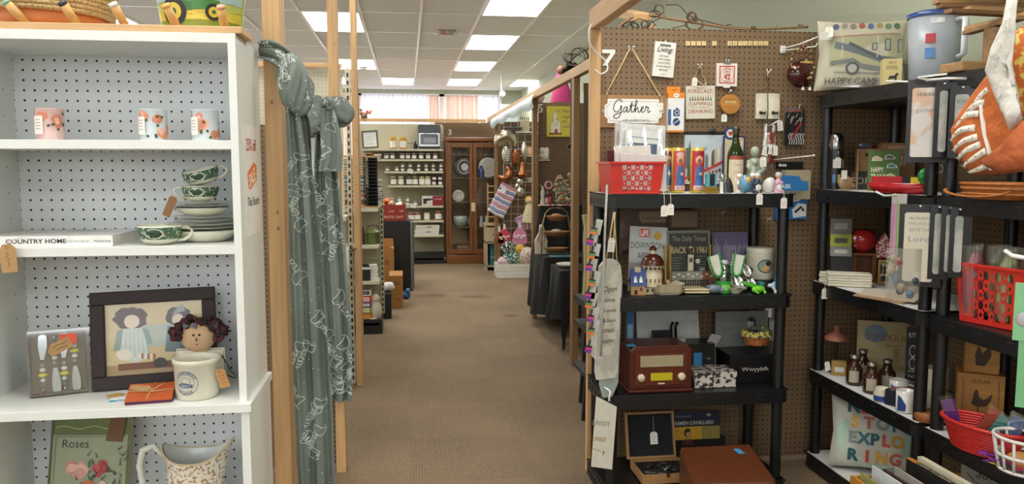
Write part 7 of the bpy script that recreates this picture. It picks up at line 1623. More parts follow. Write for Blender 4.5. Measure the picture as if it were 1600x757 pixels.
for k in range(3): m.box(w_*k/3,0,.0,w_*(k+1)/3,.012,.006,WB[k]+'/.6');m.box(w_*k/3,0,.05,w_*(k+1)/3,.012,.088,WB[k]+'/.6')
for k in range(19): x=w_*k/18*.985;m.box(x,.0,.006,x+.003,.004,.05,WB[min(2,k//6)]+'/.6')
for z in (.02,.035): m.box(0,.0,z,w_,.004,z+.003,'#77766c/.6')
for k in range(10): m.box(w_*(.03+.1*k),-.0008,.062+.01*(k % 2),w_*(.03+.1*k)+.012,0,.068+.01*(k % 2),'#cfccc2/.6')
one('toy_fence',m,'grey and red open grid strip in front of the framed newspaper','toy',(p.x,UY+.15,S2))
p=onY(1081,UY+.145,S2);m=MB();m.box(-.012,0,0,.012,.012,.075,'#c9c2a8/.5');m.box(-.008,-.0008,.04,.008,0,.06,'#5a5a50');m.lathe([(.010,.0752),(.008,.10),(.003,.104)],'#4a2f2a/.4',10,0,.006);m.ball((0,.006,.108),.006,'#c9bdb0/.4',8,6);one('bottle_figurine',m,'little cream and brown tower figurine before the framed newspaper','figurine',(p.x,UY+.165,S2+.089),rot=rad(0,0,0))
p=onY(1187,UY+.20,S2+.05);t=thing('white_canister','round cream canister with an oval portrait on a low stand','canister',(p.x,UY+.20,S2+.045));r_=.062
m=MB();m.lathe([(r_*.96,0),(r_,.004),(r_,.125)],'#cfccb8/.3',40);m.W=wrap(r_);m.disc(0,.062,.038,-.0008,'#2f4a3f/.4',.032,32);m.disc(0,.062,.033,-.0014,'#7f9a8f/.4',.027,28);m.disc(.0,.050,.02,-.0018,'#c9a05a/.4',.014);m.disc(.004,.066,.012,-.0022,'#d9b08a/.4',.014);m.disc(.010,.074,.013,-.0026,'#3a2a24/.4',.011);m.W=None;m.build('canister_body',t)
m=MB();m.lathe([(r_+.003,.125),(r_+.003,.142),(r_-.003,.145),(0,.146)],'#d3d0be/.3',40);m.build('lid',t)
m=MB();m.cyl(.07,0,.044,'#2a231e/.5',n=30);one('dark_stand',m,'low dark round stand under the cream canister','stand',(p.x,UY+.20,S2))
p=onY(1130,UY+.08,S2);t=thing('novelty_slippers','pair of white and green beaded U shaped novelties on a green jar','novelty',p)
m=MB();m.cyl(.034,.0,.055,'#2f9a3a/.25',n=24);m.W=wrap(.034);m.wlabel(-.02,.015,.02,.04,-.001,'#7fc46a/.4');m.W=None;m.lathe([(.03,.055),(.03,.12),(.025,.125)],glass('#6fbf7a',.3),20);m.build('green_jar',t)
for s_,tl,dx in ((-1,-16,-.036),(1,10,.04)):
    m=MB();m.T=TR(dx,-.034,.075) @ RY(tl);U=[(-.030,.10),(-.028,.05),(-.024,.018),(-.010,.0),(.010,.0),(.024,.018),(.028,.05),(.030,.10)]
    m.prism(U,-.004,.004,'#d9dccf/.4');m.T=m.T @ TR(0,-.006,0)
    for k in range(0,26):
        q=k/25*(len(U)-1);i=min(int(q),len(U)-2);f_=q-i;x=(U[i][0]*(1-f_)+U[i+1][0]*f_)*.86;z=(U[i][1]*(1-f_)+U[i+1][1]*f_)*.94+.005;m.ball((x,0,z),.0062,'#2b8a3c/.3',6,5)
    m.build('beaded_u',t)
m=MB();m.ball((0,0,.135),(.02,.014,.014),'#d9dcd9/.3',10,7);m.build('white_top',t)
p=onY(1172,UY+.09,S2);m=MB();random.seed(8);m.surf(lambda u,v: (-.055+.10*u+.012*math.sin(v*9+u*7),.01*math.sin(u*19+v*8),.0+.105*v+.01*math.sin(u*12)),18,16,foil('#c9c9c6',90));one('foil_packet',m,'crumpled silver packet in front of the cream canister','packet',(p.x-.01,UY+.085,S2+.012),rot=rad(-12,-24,0),solid=.006)
p=onY(1185,UY+.045,S2);t=thing('frog_figurine','bright green frog figurine lying at the front of the second shelf','figurine',p);m=MB();m.ball((0,0,.019),(.030,.022,.018),'#6fbf2a/.25',16,10);m.ball((-.02,-.008,.017),(.016,.014,.014),'#7ccc34/.25',12,8);m.tube([(.0,0,.025),(-.05,.01,.04),(-.075,.012,.05)],[.014,.008,.005],'#4fae34/.25',8);m.build('body',t)
for s_ in (-1,1):
    m=MB();m.tube([(.015*s_,-.012,.016),(.022*s_,-.026,.008),(.012*s_,-.034,.004)],.005,'#6fbf2a/.25',7);m.build('leg',t)
p=onY(1186,UY+.09,S2);m=MB();m.ball((0,0,.03),(.038,.02,.013),'#2f8a8a/.3',14,8);m.ball((-.03,0,.026),(.014,.012,.012),'#2f8a8a/.3');m.ball((0,0,.012),(.03,.02,.012),'#2b7a7c/.3');one('teal_fish',m,'teal toy behind the green frog','toy',(p.x,UY+.105,S2))
p=onY(1213,UY+.06,S2);t=thing('bird_figurine','blue and white bird figurine at the right end of the second shelf','figurine',p);m=MB();m.ball((0,0,.026),(.026,.02,.024),'#c9d2d6/.3',14,10);m.ball((-.028,0,.03),(.016,.010,.010),'#b9c9d2/.3',10,7);m.build('body',t);m=MB();m.ball((.004,0,.054),(.016,.015,.022),'#2f79b0/.3',12,9);m.ball((.006,-.002,.078),.013,'#2f79b0/.3',12,9);m.tube([(-.004,-.004,.086),(-.018,-.006,.088)],.003,'#1f5f94/.3',6);m.ball((-.002,-.010,.03),(.018,.012,.02),'#3b8ac2/.3',10,8);m.build('blue_bird',t)
p=onY(1216,UY+.035,S2);m=MB();m.box(-.016,0,0,.012,.012,.014,'#e2e0da/.6');one('white_die',m,'tiny white block in front of the blue bird','block',p)
p=onY(1149,UY+.06,S2);m=MB();m.lathe([(.020,0),(.020,.004),(.048,.024),(.05,.026),(.046,.025),(.02,.009),(0,.008)],'#cdc8ac/.2',8);m.box(-.012,-.05,.025,.012,-.04,.027,'#2a2a28');one('ashtray',m,'cream octagonal dish at the front of the second shelf','dish',p)
p=onY(1116,UY+.055,S2);m=MB();m.ball((0,0,.022),(.034,.02,.021),'#74828f/.3',14,9);m.ball((.03,-.002,.016),(.016,.012,.012),'#8693a0/.3',10,7);m.ball((-.026,0,.03),(.012,.012,.010),'#5f6d7a/.3');one('grey_rabbit',m,'blue grey animal figurine between the tiles and the cream dish','figurine',p)
for px,py,lb in ((1131,334,'small white peg hook in the dark pegboard left of the blue tag'),(1202,345,'small white peg hook below the second of the hanging tags')):
    p=atY(px,py,PB-.03);m=MB();m.tube([(-.008,0,.012),(0,.02,0),(0,.028,-.012)],.0022,WIREW,5);m.tube([(.008,0,.012),(0,.02,0)],.0022,WIREW,5);one('peg_hook',m,lb,'hook',(p.x,PB-.03,p.z))

# ================================================================== third shelf
p0=onY(982,UY+.03,S3);p1=onY(1083,UY+.03,S3);w_=p1.x-p0.x-.012;h_=atY(1040,541,UY+.03).z-S3;t=thing('retro_radio','dark red wooden retro radio with a yellow dial','radio',((p0.x+p1.x)/2,UY+.03,S3));RW=_wood('#4f1f17',.2,.28,'x')
m=MB();c=.02;m.prism([(-w_/2,.012),(w_/2,.012),(w_/2,h_-c),(w_/2-c,h_),(-w_/2+c,h_),(-w_/2,h_-c)],.006,.17,RW);m.build('cabinet',t,bev=.006,seg=3)
m=MB();m.box(-w_/2-.006,-.006,0,w_/2+.006,.176,.014,RW);m.build('plinth',t,bev=.004)
m=MB();m.box(-w_/2+.022,.0,.03,w_/2-.022,.0065,h_-.035,C('#5a251a/.3'));m.build('front_panel',t,bev=.003)
gz0,gz1=h_*.56,h_*.80
m=MB();m.box(-w_/2+.045,-.002,gz0,w_/2-.045,.0,gz1,'#5a5044/.5')
for k in range(9): z=gz0+(gz1-gz0)*(k+.5)/9;m.box(-w_/2+.045,-.006,z-.0022,w_/2-.045,-.001,z+.0016,'#b3a688/.4')
m.build('speaker_grille',t)
m=MB();m.box(-.048,-.004,h_*.26,.050,.0,h_*.42,'#c9b823/.25');
for k in range(5): m.stroke([(-.044,h_*(.285+.028*k)),(.046,h_*(.285+.028*k))],.0008,-.0046,'#5f5a10')
m.build('tuning_dial',t)
for s_ in (-1,1):
    m=MB();m.T=TR(s_*(w_/2-.050),0,h_*.33) @ RX(90);m.lathe([(.017,0),(.016,.012),(.012,.016),(0,.017)],'#cfc5a6/.3',20);m.build('knob',t)
m=MB();m.box(-.015,-.003,h_*.175,.016,0,h_*.205,'#cfc9b4/.5');m.build('name_plate',t)
m=MB();m.box(-w_/2-.01,.01,h_+.0,-w_/2+.03,.06,h_+.001,'#3f8fc0/.6');o=m.build('blue_tape',t)
def boxy(name,lb,cat,px0,px1,Y,d,py_top,col,draw=None,rz=0,z=None,bev=.001):
    z=S3 if z is None else z;a=onY(px0,Y,z);b=onY(px1,Y,z);w=b.x-a.x;h=atY((px0+px1)/2,py_top,Y).z-z
    m=MB();m.box(0,0,0,w,d,h,col);
    if draw: draw(m,w,h)
    return one(name,m,lb,cat,(a.x,Y,z),rz),w,h
FLB=pattern('#c9c2b8','#33201e',42,.52)
boxy('floral_box','dark box with white floral pattern beside the radio','box',1086,1150,UY+.07,.13,583,FLB,lambda m,w,h: m.box(-.002,-.002,h*.66,w+.002,.132,h+.002,FLB))
boxy('boot_box','long black box lettered Wwyybfk on the third shelf','box',1140,1222,UY+.13,.165,555,'#141316/.3',lambda m,w,h: (m.text('Wwyybfk',w*.48,h*.42,.018,-.0008,'#c9c6c0',w=w*.52),m.box(-.002,-.002,h*.90,w+.002,.167,h+.002,'#19181b/.3'),m.disc(w*.93,h*.62,.0025,-.001,'#bdb9b0',n=8)))
ob,bw_,bh_=boxy('black_carton','black carton with a blue and white label behind the radio','box',1066,1116,UY+.22,.12,538,'#0f1113/.35',lambda m,w,h: (m.rect(w*.34,h*.05,w*.60,h*.75,-.0008,'#2f79b3'),m.text('THE',w*.8,h*.55,.008,-.0008,'#b9bcbf'),m.text('TOWER',w*.8,h*.35,.010,-.0008,'#b9bcbf')))
a=onY(1006,UY+.24,S3);b=onY(1108,UY+.24,S3);zt=atY(1050,540,UY+.22).z
t=thing('open_white_box','open white cardboard box with black pieces standing inside, behind the radio','box',((a.x+b.x)/2,UY+.30,zt-.03));w_=(b.x-a.x)
m=MB();m.box(-w_/2,-.04,0,w_/2,.06,.012,'#b9b9b6/.5');m.T=TR(0,.05,.01) @ RX(-12);m.box(-w_/2,0,0,w_/2*.95,.004,.16,'#bfbfbd/.5');m.T=Matrix();m.T=TR(w_/2-.02,-.04,.01) @ RY(30);m.prism([(0,0),(.05,0),(.05,.085),(0,.07)],0,.003,'#a9a9a6/.5');m.build('cardboard',t)
m=MB();m.box(-.105,-.03,.012,-.02,.01,.085,'#101114/.5');m.build('black_pouch',t)
m=MB();m.box(.0-.02,-.03,.012,.05,-.01,.05,'#c9c9c6/.4');m.build('white_card',t)
for x_ in (-.01,.012): m=MB();m.tube([(x_,-.005,.03),(x_-.004,-.005,.105),(x_+.006,-.005,.125)],.007,'#1b1d20/.2/.5',8);m.build('black_handle',t)
m=MB();m.box(-w_/2+.01,-.03,-(zt-.03-S3),w_/2-.12,.05,-.001,'#1a1a1c/.6');m.build('lower_case',t)
p0=onY(979,UY+.26,S3);m=MB();m.box(0,0,0,.035,.012,.32,'#3a6f9f/.5');m.rect(.004,.10,.03,.26,-.0006,'#8fb4cf');one('blue_packet',m,'narrow blue packet upright at the left of the third shelf','packet',(p0.x-.0,UY+.27,S3))
def d_lady(m,w,h):
    m.text('THE ICON',w*.48,h*.84,.012,-.0008,'#6a6b68',w=w*.30);m.text('BEAUTY',w*.28,h*.70,.013,-.0008,'#6e6a66',w=w*.34);portrait(m,w*.68,h*.80,w*.17,'#b3b0ad','#2a2827','#333231',turn=-1)
    m.poly([(w*.1,0),(w*.5,0),(w*.55,h*.35),(w*.3,h*.45),(w*.12,h*.25)],-.0008,'#6a6b6a')
card3('portrait_poster','grey poster with a dark haired woman at the back of the third shelf','poster',1116,1201,486,600,UY+.305,d_lady,base=S3,tilt=-1,col='#7c7e7c/.4')
p=atY(1205,490,3.66);t=thing('white_rack_card','white card and tag behind the fruit basket','card',(p.x,3.66,S3+.14));m=MB();m.box(-.008,0,0,.035,.004,.21,'#9a9c9c/.4');m.rect(-.004,.1,.02,.16,-.0006,'#5f6364');m.build('card',t);price_tag(t,-.02,-.01,.20,.034,.05,string=.03)
p=onY(1181,UY+.16,S3);bz=S3+bh_+.0025;t=thing('lined_basket','small brown basket with a yellow printed liner on the black box','basket',(p.x,UY+.165,bz));t.scale=(.82,.82,.8)
m=MB()
for k in range(7): z=.006+.0095*k;r_=.050+.0026*k;m.tube([(r_*math.cos(a*math.pi/16)*1.15,r_*.9*math.sin(a*math.pi/16),z) for a in range(32)],.0058,pattern('#8a4a22','#b56f38',90,.5),6,True)
m.slab([(.05*math.cos(a*math.pi/12),.045*math.sin(a*math.pi/12)) for a in range(24)],0,.006,'#8a4a22/.6');m.build('woven_body',t)
m=MB();m.surf(lambda u,v: ((.082-.012*v+.004*math.sin(u*75))*1.12*math.cos(u*6.2832),(.082-.012*v+.004*math.sin(u*75))*.9*math.sin(u*6.2832),.055+.032*v),90,3,pattern('#c2b65a','#2c3a4c',60,.56,rough=.8));m.build('cloth_liner',t)
m=MB();random.seed(3)
for k in range(16): m.ball((random.uniform(-.06,.06),random.uniform(-.03,.02),random.uniform(.085,.105)),(.016,.012,.011),random.choice(['#5d6a3a','#6f7a50','#8a8248','#4a5a66'])+'/.6',7,5)
m.build('sprig_filling',t)

# ================================================================== bottom shelf
p0=onY(990,UY+.05,.1);p1=onY(1083,UY+.05,.1);w_=.255
zb=S4;zt=atY(1040,742,UY+.02).z;h_=zt-zb
t=thing('wooden_gift_case','open light wood case with black lining on the bottom shelf','case',(atY(1044,745,UY+.02).x,UY+.02,zb),0);LW=_wood('#a07a4c',ax='x')
m=MB();w_=atY(1084,745,UY+.02).x-atY(1004,745,UY+.02).x
m.box(-w_/2,0,0,w_/2,.008,h_,LW);m.box(-w_/2,.19,0,w_/2,.198,h_,LW);m.box(-w_/2,.008,0,-w_/2+.008,.19,h_,LW);m.box(w_/2-.008,.008,0,w_/2,.19,h_,LW);m.box(-w_/2,0,0,w_/2,.198,.006,LW);m.build('case_body',t)
m=MB();m.box(-w_/2+.008,.008,h_-.03,w_/2-.008,.19,h_-.012,'#141518/.7');random.seed(5)
m.build('lining',t)
m=MB()
for k in range(8): m.ball((random.uniform(-w_*.32,w_*.32),random.uniform(.03,.15),h_-.008),(random.uniform(.02,.04),.02,.008),random.choice(['#2a2c30/.15','#3f4246/.15','#202226/.15']),9,6)
m.tube([(0,.05,h_),(.03,.08,h_+.002),(.05,.10,h_)],.006,'#9a9a98/.2/.8',6);m.build('glassware',t)
m=MB();m.T=TR(-.012,.20,h_) @ RX(-14);LH=.215;
for q in ((-w_/2,0,w_/2,.010),(-w_/2,LH-.010,w_/2,LH),(-w_/2,.010,-w_/2+.010,LH-.010),(w_/2-.010,.010,w_/2,LH-.010)): m.box(q[0],0,q[1],q[2],.02,q[3],LW)
m.box(-w_/2+.010,.012,.010,w_/2-.010,.018,LH-.010,'#0b0e14/.8');m.build('lid',t)
price_tag(t,-.0,.235,h_+.195,.036,.058,string=.075,tilt=-12)
m=MB();m.box(-.008,-.003,h_-.012,.008,0,h_+.004,BRASS);m.build('latch',t)
def d_rec(m,w,h):
    m.rect(0,h*.46,w,h,-.0006,'#191b35');m.rect(0,0,w*.66,h*.46,-.0006,'#c99a22');m.rect(w*.66,0,w,h*.46,-.0006,'#8f8040')
    m.text('CARMEN CAVALLARO',w*.50,h*.53,h*.13,-.0012,'#b9b3a6',w=w*.78,bold=.02);m.text('Romantic',w*.33,h*.80,h*.08,-.0012,'#8f8a9a',shear=.4,w=w*.3);m.disc(w*.80,h*.86,.012,-.0012,'#9a9468',.008)
    portrait(m,w*.40,h*.22,w*.13,'#b08868','#1f1714','#4a2420',turn=1)
a=atY(1045,700,UY+.30)
card3('record_sleeve','navy and yellow record sleeve reading CARMEN CAVALLARO at the back of the bottom shelf','record',1040,1126,643,735,UY+.30,d_rec,tilt=-8,base=S4+.10,th=.004,col='#d9d6cc/.5')
m=MB();m.box(-.16,0,0,.16,.05,.095,'#1c1a1a/.6');p=onY(1083,UY+.32,S4);one('black_album_box',m,'black box supporting the record sleeve','box',(p.x,UY+.312,S4))
t=thing('leather_case','worn tan leather case with a blue tape mark on the bottom shelf','case',(0,0,0));
a,b,c_,d_=atZ(1083,757,.26),atZ(1213,753,.26),atZ(1171,695,.26),atZ(1062,700,.26)
LTH=C('#5f3117/.4/0/.18')
pts=[(v.x,v.y) for v in (a,b,c_,d_)];cx_=sum(p[0] for p in pts)/4;cy_=sum(p[1] for p in pts)/4;t.location=(cx_,cy_,S4)
m=MB();m.slab([(x-cx_,y-cy_) for x,y in pts],0,.26-S4,LTH);m.build('case_body',t,bev=.012,seg=3)
m=MB();m.slab([((x-cx_)*.97+.002,(y-cy_)*.97) for x,y in pts],.26-S4,.262-S4,LTH);m.build('case_lid',t,bev=.001)
q=atZ(1155,706,.262);m=MB();m.slab([(q.x-cx_-.016,q.y-cy_-.03),(q.x-cx_+.014,q.y-cy_-.03),(q.x-cx_+.012,q.y-cy_+.03),(q.x-cx_-.014,q.y-cy_+.03)],.262-S4+.0005,.263-S4,'#3f93c4/.6');m.build('blue_tape',t)

# ================================================================== things hanging on the left side of the unit
def sidehang(px,py,X=.835): return atX(px,py,X)
YB_=UY-.02
a=atY(955,405,YB_);t=thing('board_sign','whitewashed cutting board sign with black lettering hung on the left of the unit','sign',a,rot=rad(0,2,22));s_=3.35/F
WW=pattern('#d3cfc2','#bdbaae',12,.5)
def bshape(w,h): return [(-w*.42,-h),(w*.40,-h),(w*.5,-h*.94),(w*.5,-h*.12),(w*.36,-h*.03),(w*.1,0),(-w*.25,0),(-w*.5,-h*.06),(-w*.5,-h*.93)]
W1,H1=43*s_,193*s_
m=MB();m.prism(bshape(W1,H1)[::-1],0,.010,WW)
for k in range(4): m.stroke([(-W1*.49,-H1*(.2+.2*k)),(W1*.49,-H1*(.2+.2*k))],.0012,-.0006,'#a9a598')
for k,(s2,w2) in enumerate((('Open',.62),('family',.5),('friends',.6),('& bless',.6),('meal',.5),('together',.55))): m.text(s2,.002,-H1*(.27+.085*k),.024 if k in (0,4) else .017,-.001,INK,w=W1*w2,shear=.15)
m.build('board',t,bev=.002)
m=MB();m.prism([(W1*.05,-.0),(W1*.55,-.03),(W1*.66,-.10),(W1*.66,-H1*1.06),(W1*.40,-H1*1.17),(0,-H1*1.17),(-W1*.2,-H1*1.05)][::-1],.014,.022,'#a9b5b2/.6');m.build('second_board',t,bev=.002)
m=MB();ap=Vector((.012,.01,.20))
for q in ((-.03,-.0,-.035),(.035,-.0,-.03)): m.tube([q,ap],.0028,TWINE,5)
m.tube([(.018,.012,-.02),ap+Vector((.006,0,0))],.0028,TWINE,5);m.build('rope',t)
price_tag(t,-.004,-.005,.10,.036,.06,string=.01,lean=3)
p=atX(930,322,.80);t=thing('clip_strip','hanging strip of small purple and orange capped bottles by the unit','strip',(p.x,UY-.10,p.z));o=Vector(t.location)
m=MB();tot=atY(925,300,UY-.1).z-atY(915,560,UY-.1).z
m.tube([(.05,.12,.09),(.022,.02,.05),(.014,.01,-.1),(.006,.0,-tot*.6),(.0,0,-tot*.9)],.005,'#a9aba8/.3',6,flat=.4);m.build('strip',t)
cols=[('#d9763a','#5a8a5a'),('#6a3a9a','#c9427f')]
for k in range(10):
    px=(928,922,925,921,925,919,920,923,924,920)[k];py=(355,372,393,412,436,456,470,492,512,540)[k];q=atY(px,py,UY-.12)-o;c1,c2=cols[k % 2]
    m=MB();m.T=TR(*q) @ RY(10);m.box(-.012,-.008,-.03,.014,.006,-.012,c1+'/.35');m.box(-.012,-.0085,-.018,.014,.0065,-.008,c2+'/.35');m.box(-.012,-.008,-.008,.014,.006,-.002,'#26262a/.3');m.build('bottle',t)
    m=MB();m.T=TR(*q) @ RY(14);m.lathe([(.0045,-.002),(.0045,.02),(.002,.024)],'#17171a/.2',8);m.build('bottle_cap',t)
    m=MB();m.T=TR(*q) @ RY(12);m.box(.006,.008,-.028,.034,.0095,.035,'#b9bcb4/.4');m.build('backing_card',t)
a=atY(930,617,UY-.03);b=atY(964,752,UY-.03)
t=thing('adventure_sign','white wall sign in gold and grey script low on the left of the unit','sign',(a.x,UY-.06,a.z),rot=rad(0,4,14));w_,h_=b.x-a.x,a.z-atY(930,725,UY-.03).z
m=MB();m.prism([(0,-h_),(w_,-h_-.02),(w_,-.05),(0,0)],0,.006,'#ddd9cc/.5');m.T=RY(8);m.text('adventure',w_*.45,-h_*.40,.030,-.0008,'#8d8a80',w=w_*.85,shear=.3);m.text('awaits',w_*.55,-h_*.62,.026,-.0008,'#a3823f',w=w_*.6,shear=.3);m.stroke([(w_*.12,-h_*.72),(w_*.9,-h_*.78)],.0025,-.0008,'#a3823f');m.poly([(w_*.92,-h_*.78),(w_*.82,-h_*.74),(w_*.82,-h_*.83)],-.0009,'#a3823f');m.stroke([(w_*.05,-h_*.5),(w_*.12,-h_*.6),(w_*.05,-h_*.66)],.002,-.0008,'#a3823f');m.build('board',t)
m=MB();m.tube(smooth_pts([(.06,-.004,-.02),(.055,-.01,.0),(.062,.0,.02),(.05,.03,.03)]),.004,WIREW,6);m.build('hook',t)
m=MB();m.box(0,0,0,.02,.14,.22,'#c9bfc4/.4');p=atY(934,560,UY);one('pink_card_pack',m,'thin pale pink pack hanging behind the cutting board sign','package',(.822,UY+.04,p.z-.03))
# ================================================================== black shelving along the right wall
XF=1.95;RL=[.08,.50,.94,1.385,1.83]
resin_shelf('far black resin shelving unit along the right wall',.86,.43,RL,(XF,3.63,0),-90,liner=(0,1,2,3))
resin_shelf('near black resin shelving unit at the right edge of the photo',.86,.43,RL,(XF,2.745,0),-90,liner=(1,))
R=[z+.0005 for z in RL]
def gx(px,X,z):
    p=onX(px,X,z);return p if p.y < 3.55 else onY(px,3.55,z)
m=MB();m.box(0,0,.02,.006,1.95,1.83,BOARDY);one('pegboard_panel',m,'brown pegboard along the right wall behind the black shelving','pegboard panel',(2.388,1.75,0))
def pillow(name,lb,w,h,th,loc,rot,draw,mat):
    t=thing(name,lb,'pillow',loc,rot=rot);m=MB()
    def f(s):
        def g(u,v):
            a,b=2*u-1,2*v-1;e=max(0,(1-abs(a)**3.5)*(1-abs(b)**3.5))**.45;pin=1-.10*(1-abs(a))*abs(b)**3;q=1-.08*(1-abs(b))*abs(a)**3
            return (a*w/2*q,s*th/2*e,h/2+b*h/2*pin)
        return g
    m.surf(f(-1),24,24,mat);g=f(1);m.surf(lambda u,v: g(1-u,v),24,24,mat);m.build('cushion',t)
    m=MB();G=f(-1);m.W=lambda v: (v[0],G(min(1,max(0,v[0]/w+.5)),min(1,max(0,v[2]/h)))[1]-.0016+v[1],v[2]);draw(m,w,h);m.W=None;m.build('printed_design',t)
    return t
def camper(m,w,h):
    ps=C('#8e9a86/.6')
    for k,c_ in enumerate(('#3f5a8a','#9a8f88','#8a7f78','#b0504a','#4a6a9a','#a89a5a','#6f8a6a','#3f6a4a')): m.disc(w*(-.30+.095*k),h*(.86+.01*(k % 2)),.014,0,c_+'/.6',.016)
    m.poly([(-w*.36,h*.30),(w*.46,h*.26),(w*.46,h*.74),(-w*.30,h*.70),(-w*.36,h*.6)],0,'#b5b48c/.6');m.stroke([(-w*.36,h*.71),(w*.40,h*.76)],.006,-.0006,'#b98a6a');m.stroke([(-w*.3,h*.60),(-w*.05,h*.52),(w*.2,h*.40),(w*.46,h*.37)],.030,-.0006,'#5d6f78');m.stroke([(-w*.15,h*.62),(w*.1,h*.46),(w*.4,h*.30)],.016,-.001,'#3f5058')
    for x,ww,z0,z1 in ((.10,.06,.52,.62),(.24,.06,.52,.68),(.38,.05,.50,.68)): m.rect(w*x,h*z0,w*(x+ww),h*z1,-.001,'#3a4448');m.rect(w*x+.004,h*z0+.004,w*(x+ww)-.004,h*z1-.004,-.0016,'#a9b8b0')
    for x in (-.22,.16,.42): m.stroke([(w*x,h*.72),(w*x,h*.42)],.004,-.0014,'#dedace')
    m.stroke([(-w*.34,h*.34),(-w*.1,h*.38),(w*.0,h*.30),(w*.2,h*.26)],.022,-.0012,'#6f7a76');m.disc(-w*.10,h*.27,.030,-.0018,'#3a4246');m.disc(-w*.10,h*.27,.019,-.0024,'#b9bcb6');m.stroke([(-w*.3,h*.22),(w*.4,h*.20)],.006,-.001,ps)
    m.text('HAPPY CAMPER',-w*.04,h*.065,.028,-.001,'#2b2c2a',w=w*.70)
p=gx(1341,2.10,R[4]);pw=140*3.5/F
t=pillow('camper_pillow','cream HAPPY CAMPER pillow with a motorhome on top of the far right shelving',pw,pw*.86,.13,(p.x+.0,p.y,R[4]+.012),rad(-10,2,-24),camper,C('#cfc9b2/.7/0/.05'))
m=MB();m.box(-pw*.51,-.078,.0,pw*.51,-.076,pw*.86,glass('#ffffff',.12));m.build('plastic_sleeve',t);price_tag(t,-pw*.38,-.085,pw*.74,.034,.05,string=.01)
p=gx(1391,1.99,R[4]);m=MB();m.box(-.042,-.02,0,.03,.04,.105,'#c2b276/.5');m.text('BEST',-.006,.085,.008,-.0206,'#5a4f30',w=.03);m.text('DOG.',-.006,.062,.014,-.0206,'#3a3424',w=.045);m.prism([(-.022,.012),(-.018,.012),(-.016,.024),(.004,.024),(.006,.012),(.010,.012),(.010,.03),(.018,.044),(.008,.046),(.002,.036),(-.018,.034)],-.022,-.0204,'#1f1c18')
one('dog_box',m,'small yellow box lettered DOG in front of the camper pillow','box',(p.x+.01,p.y,R[4]),-22)
p=gx(1458,2.12,R[4]);t=thing('plastic_pitcher','large translucent pitcher with a blue lid on top of the near shelving','pitcher',(p.x,p.y,R[4]));m=MB();m.openlathe([(0,.0),(.075,0),(.088,.012),(.100,.26),(.097,.26),(.085,.014),(0,.004)],frost('#c3cbd2',.55),32,sx=1.05);m.W=wrap(.098);m.prism([(-.095,.15),(-.06,.15),(-.06,.185),(-.095,.185)],-.002,0,'#b03038/.4');m.prism([(-.095,.09),(-.06,.09),(-.06,.13),(-.095,.13)],-.002,0,'#4a78b0/.4');m.prism([(-.08,.225),(-.03,.225),(-.03,.245),(-.08,.245)],-.002,0,'#dfe3e6/.4');m.W=None;m.build('pitcher_body',t)
m=MB();m.lathe([(.104,.258),(.106,.272),(.08,.282),(0,.284)],'#27407f/.3',32,sx=1.05);m.tube([(.0,-.1,.27),(.02,-.06,.3),(.06,-.06,.30)],.012,'#27407f/.3',8);m.build('lid',t)
m=MB();m.tube([(.02,-.10,.235),(.02,-.145,.235),(.02,-.145,.10),(.02,-.115,.09)],.012,frost('#e6eaee',.7),8);m.build('handle',t)
p=gx(1548,2.10,R[4]);t=thing('slatted_wood_stand','rustic stand of stacked wooden slats on top of the near shelving','wood stand',(p.x,p.y,R[4]));WS=_wood('#94714a',.3,ax='x');m=MB();m.box(-.16,-.06,0,.10,.06,.035,WS);m.build('base',t,bev=.006);m=MB();m.cyl(.03,.035,.16,WS,n=12);m.build('column',t);random.seed(5)
for k in range(14):
    m=MB();m.T=TR(random.uniform(-.06,.06),random.uniform(-.04,.04),.165+.017*k) @ RZ(random.choice([0,90,6,-8,84])*1.0);m.box(-.16,-.02,0,.16,.02,.015,_wood(random.choice(['#94714a','#7a5836','#a9855a']),.3,ax='x'));m.build('slat',t,bev=.002)
def clothmat(h):
    m,nt,b=new_mat('cloth');b.inputs['Roughness'].default_value=.9;n=noise_mix(nt,b,rgb(h),.10,22);bump(nt,b,n.outputs['Fac'],.8,.02);return m
CLW=clothmat('#d9d6ce');OR_=clothmat('#b9622c');LP_=pattern('#c2652a','#dcd6ca',16,.52,'wave',.85)
def clothshape(name,lb,pts,X,mat,extra=None,solid=.006,B=.035):
    P=[atX(a,b,X) for a,b in pts];c=sum(P,Vector())/len(P);t=thing(name,lb,'cloth',c);m=MB();n=len(P);ctr=Vector((-.03,0,0))
    K=5;vs=[tuple(ctr)]
    for r in range(1,K+1):
        for i,q in enumerate(P): s_=r/K;d=(q-c)*s_;bu=math.sqrt(max(0,1-s_*s_));vs.append((d.x-B*bu+.004*math.sin(i*2+r),d.y,d.z))
    fs=[(0,1+i,1+(i+1) % n) for i in range(n)]
    for r in range(K-1): fs += [(1+r*n+i,1+(r+1)*n+i,1+(r+1)*n+(i+1) % n,1+r*n+(i+1) % n) for i in range(n)]
    m.add(vs,fs,mat,True);m.build('cloth_body',t,solid=solid)
    def F_(px,py,off=.0):
        q=atX(px,py,X)-c;a_=math.atan2(q.z,q.y);R_=9
        for i in range(n):
            A,B=P[i]-c,P[(i+1) % n]-c;den=q.y*(B.z-A.z)-q.z*(B.y-A.y)
            if abs(den) > 1e-9:
                tt=(A.y*(B.z-A.z)-A.z*(B.y-A.y))/den;uu=((A.y*q.z-A.z*q.y)/den)
                if tt > 0 and -.001 <= uu <= 1.001: R_=min(R_,tt)
        s_=min(1,1/R_);return Vector((-.035*math.sqrt(max(0,1-s_*s_))-.006-off,q.y,q.z))
    if extra: extra(t,F_)
    return t
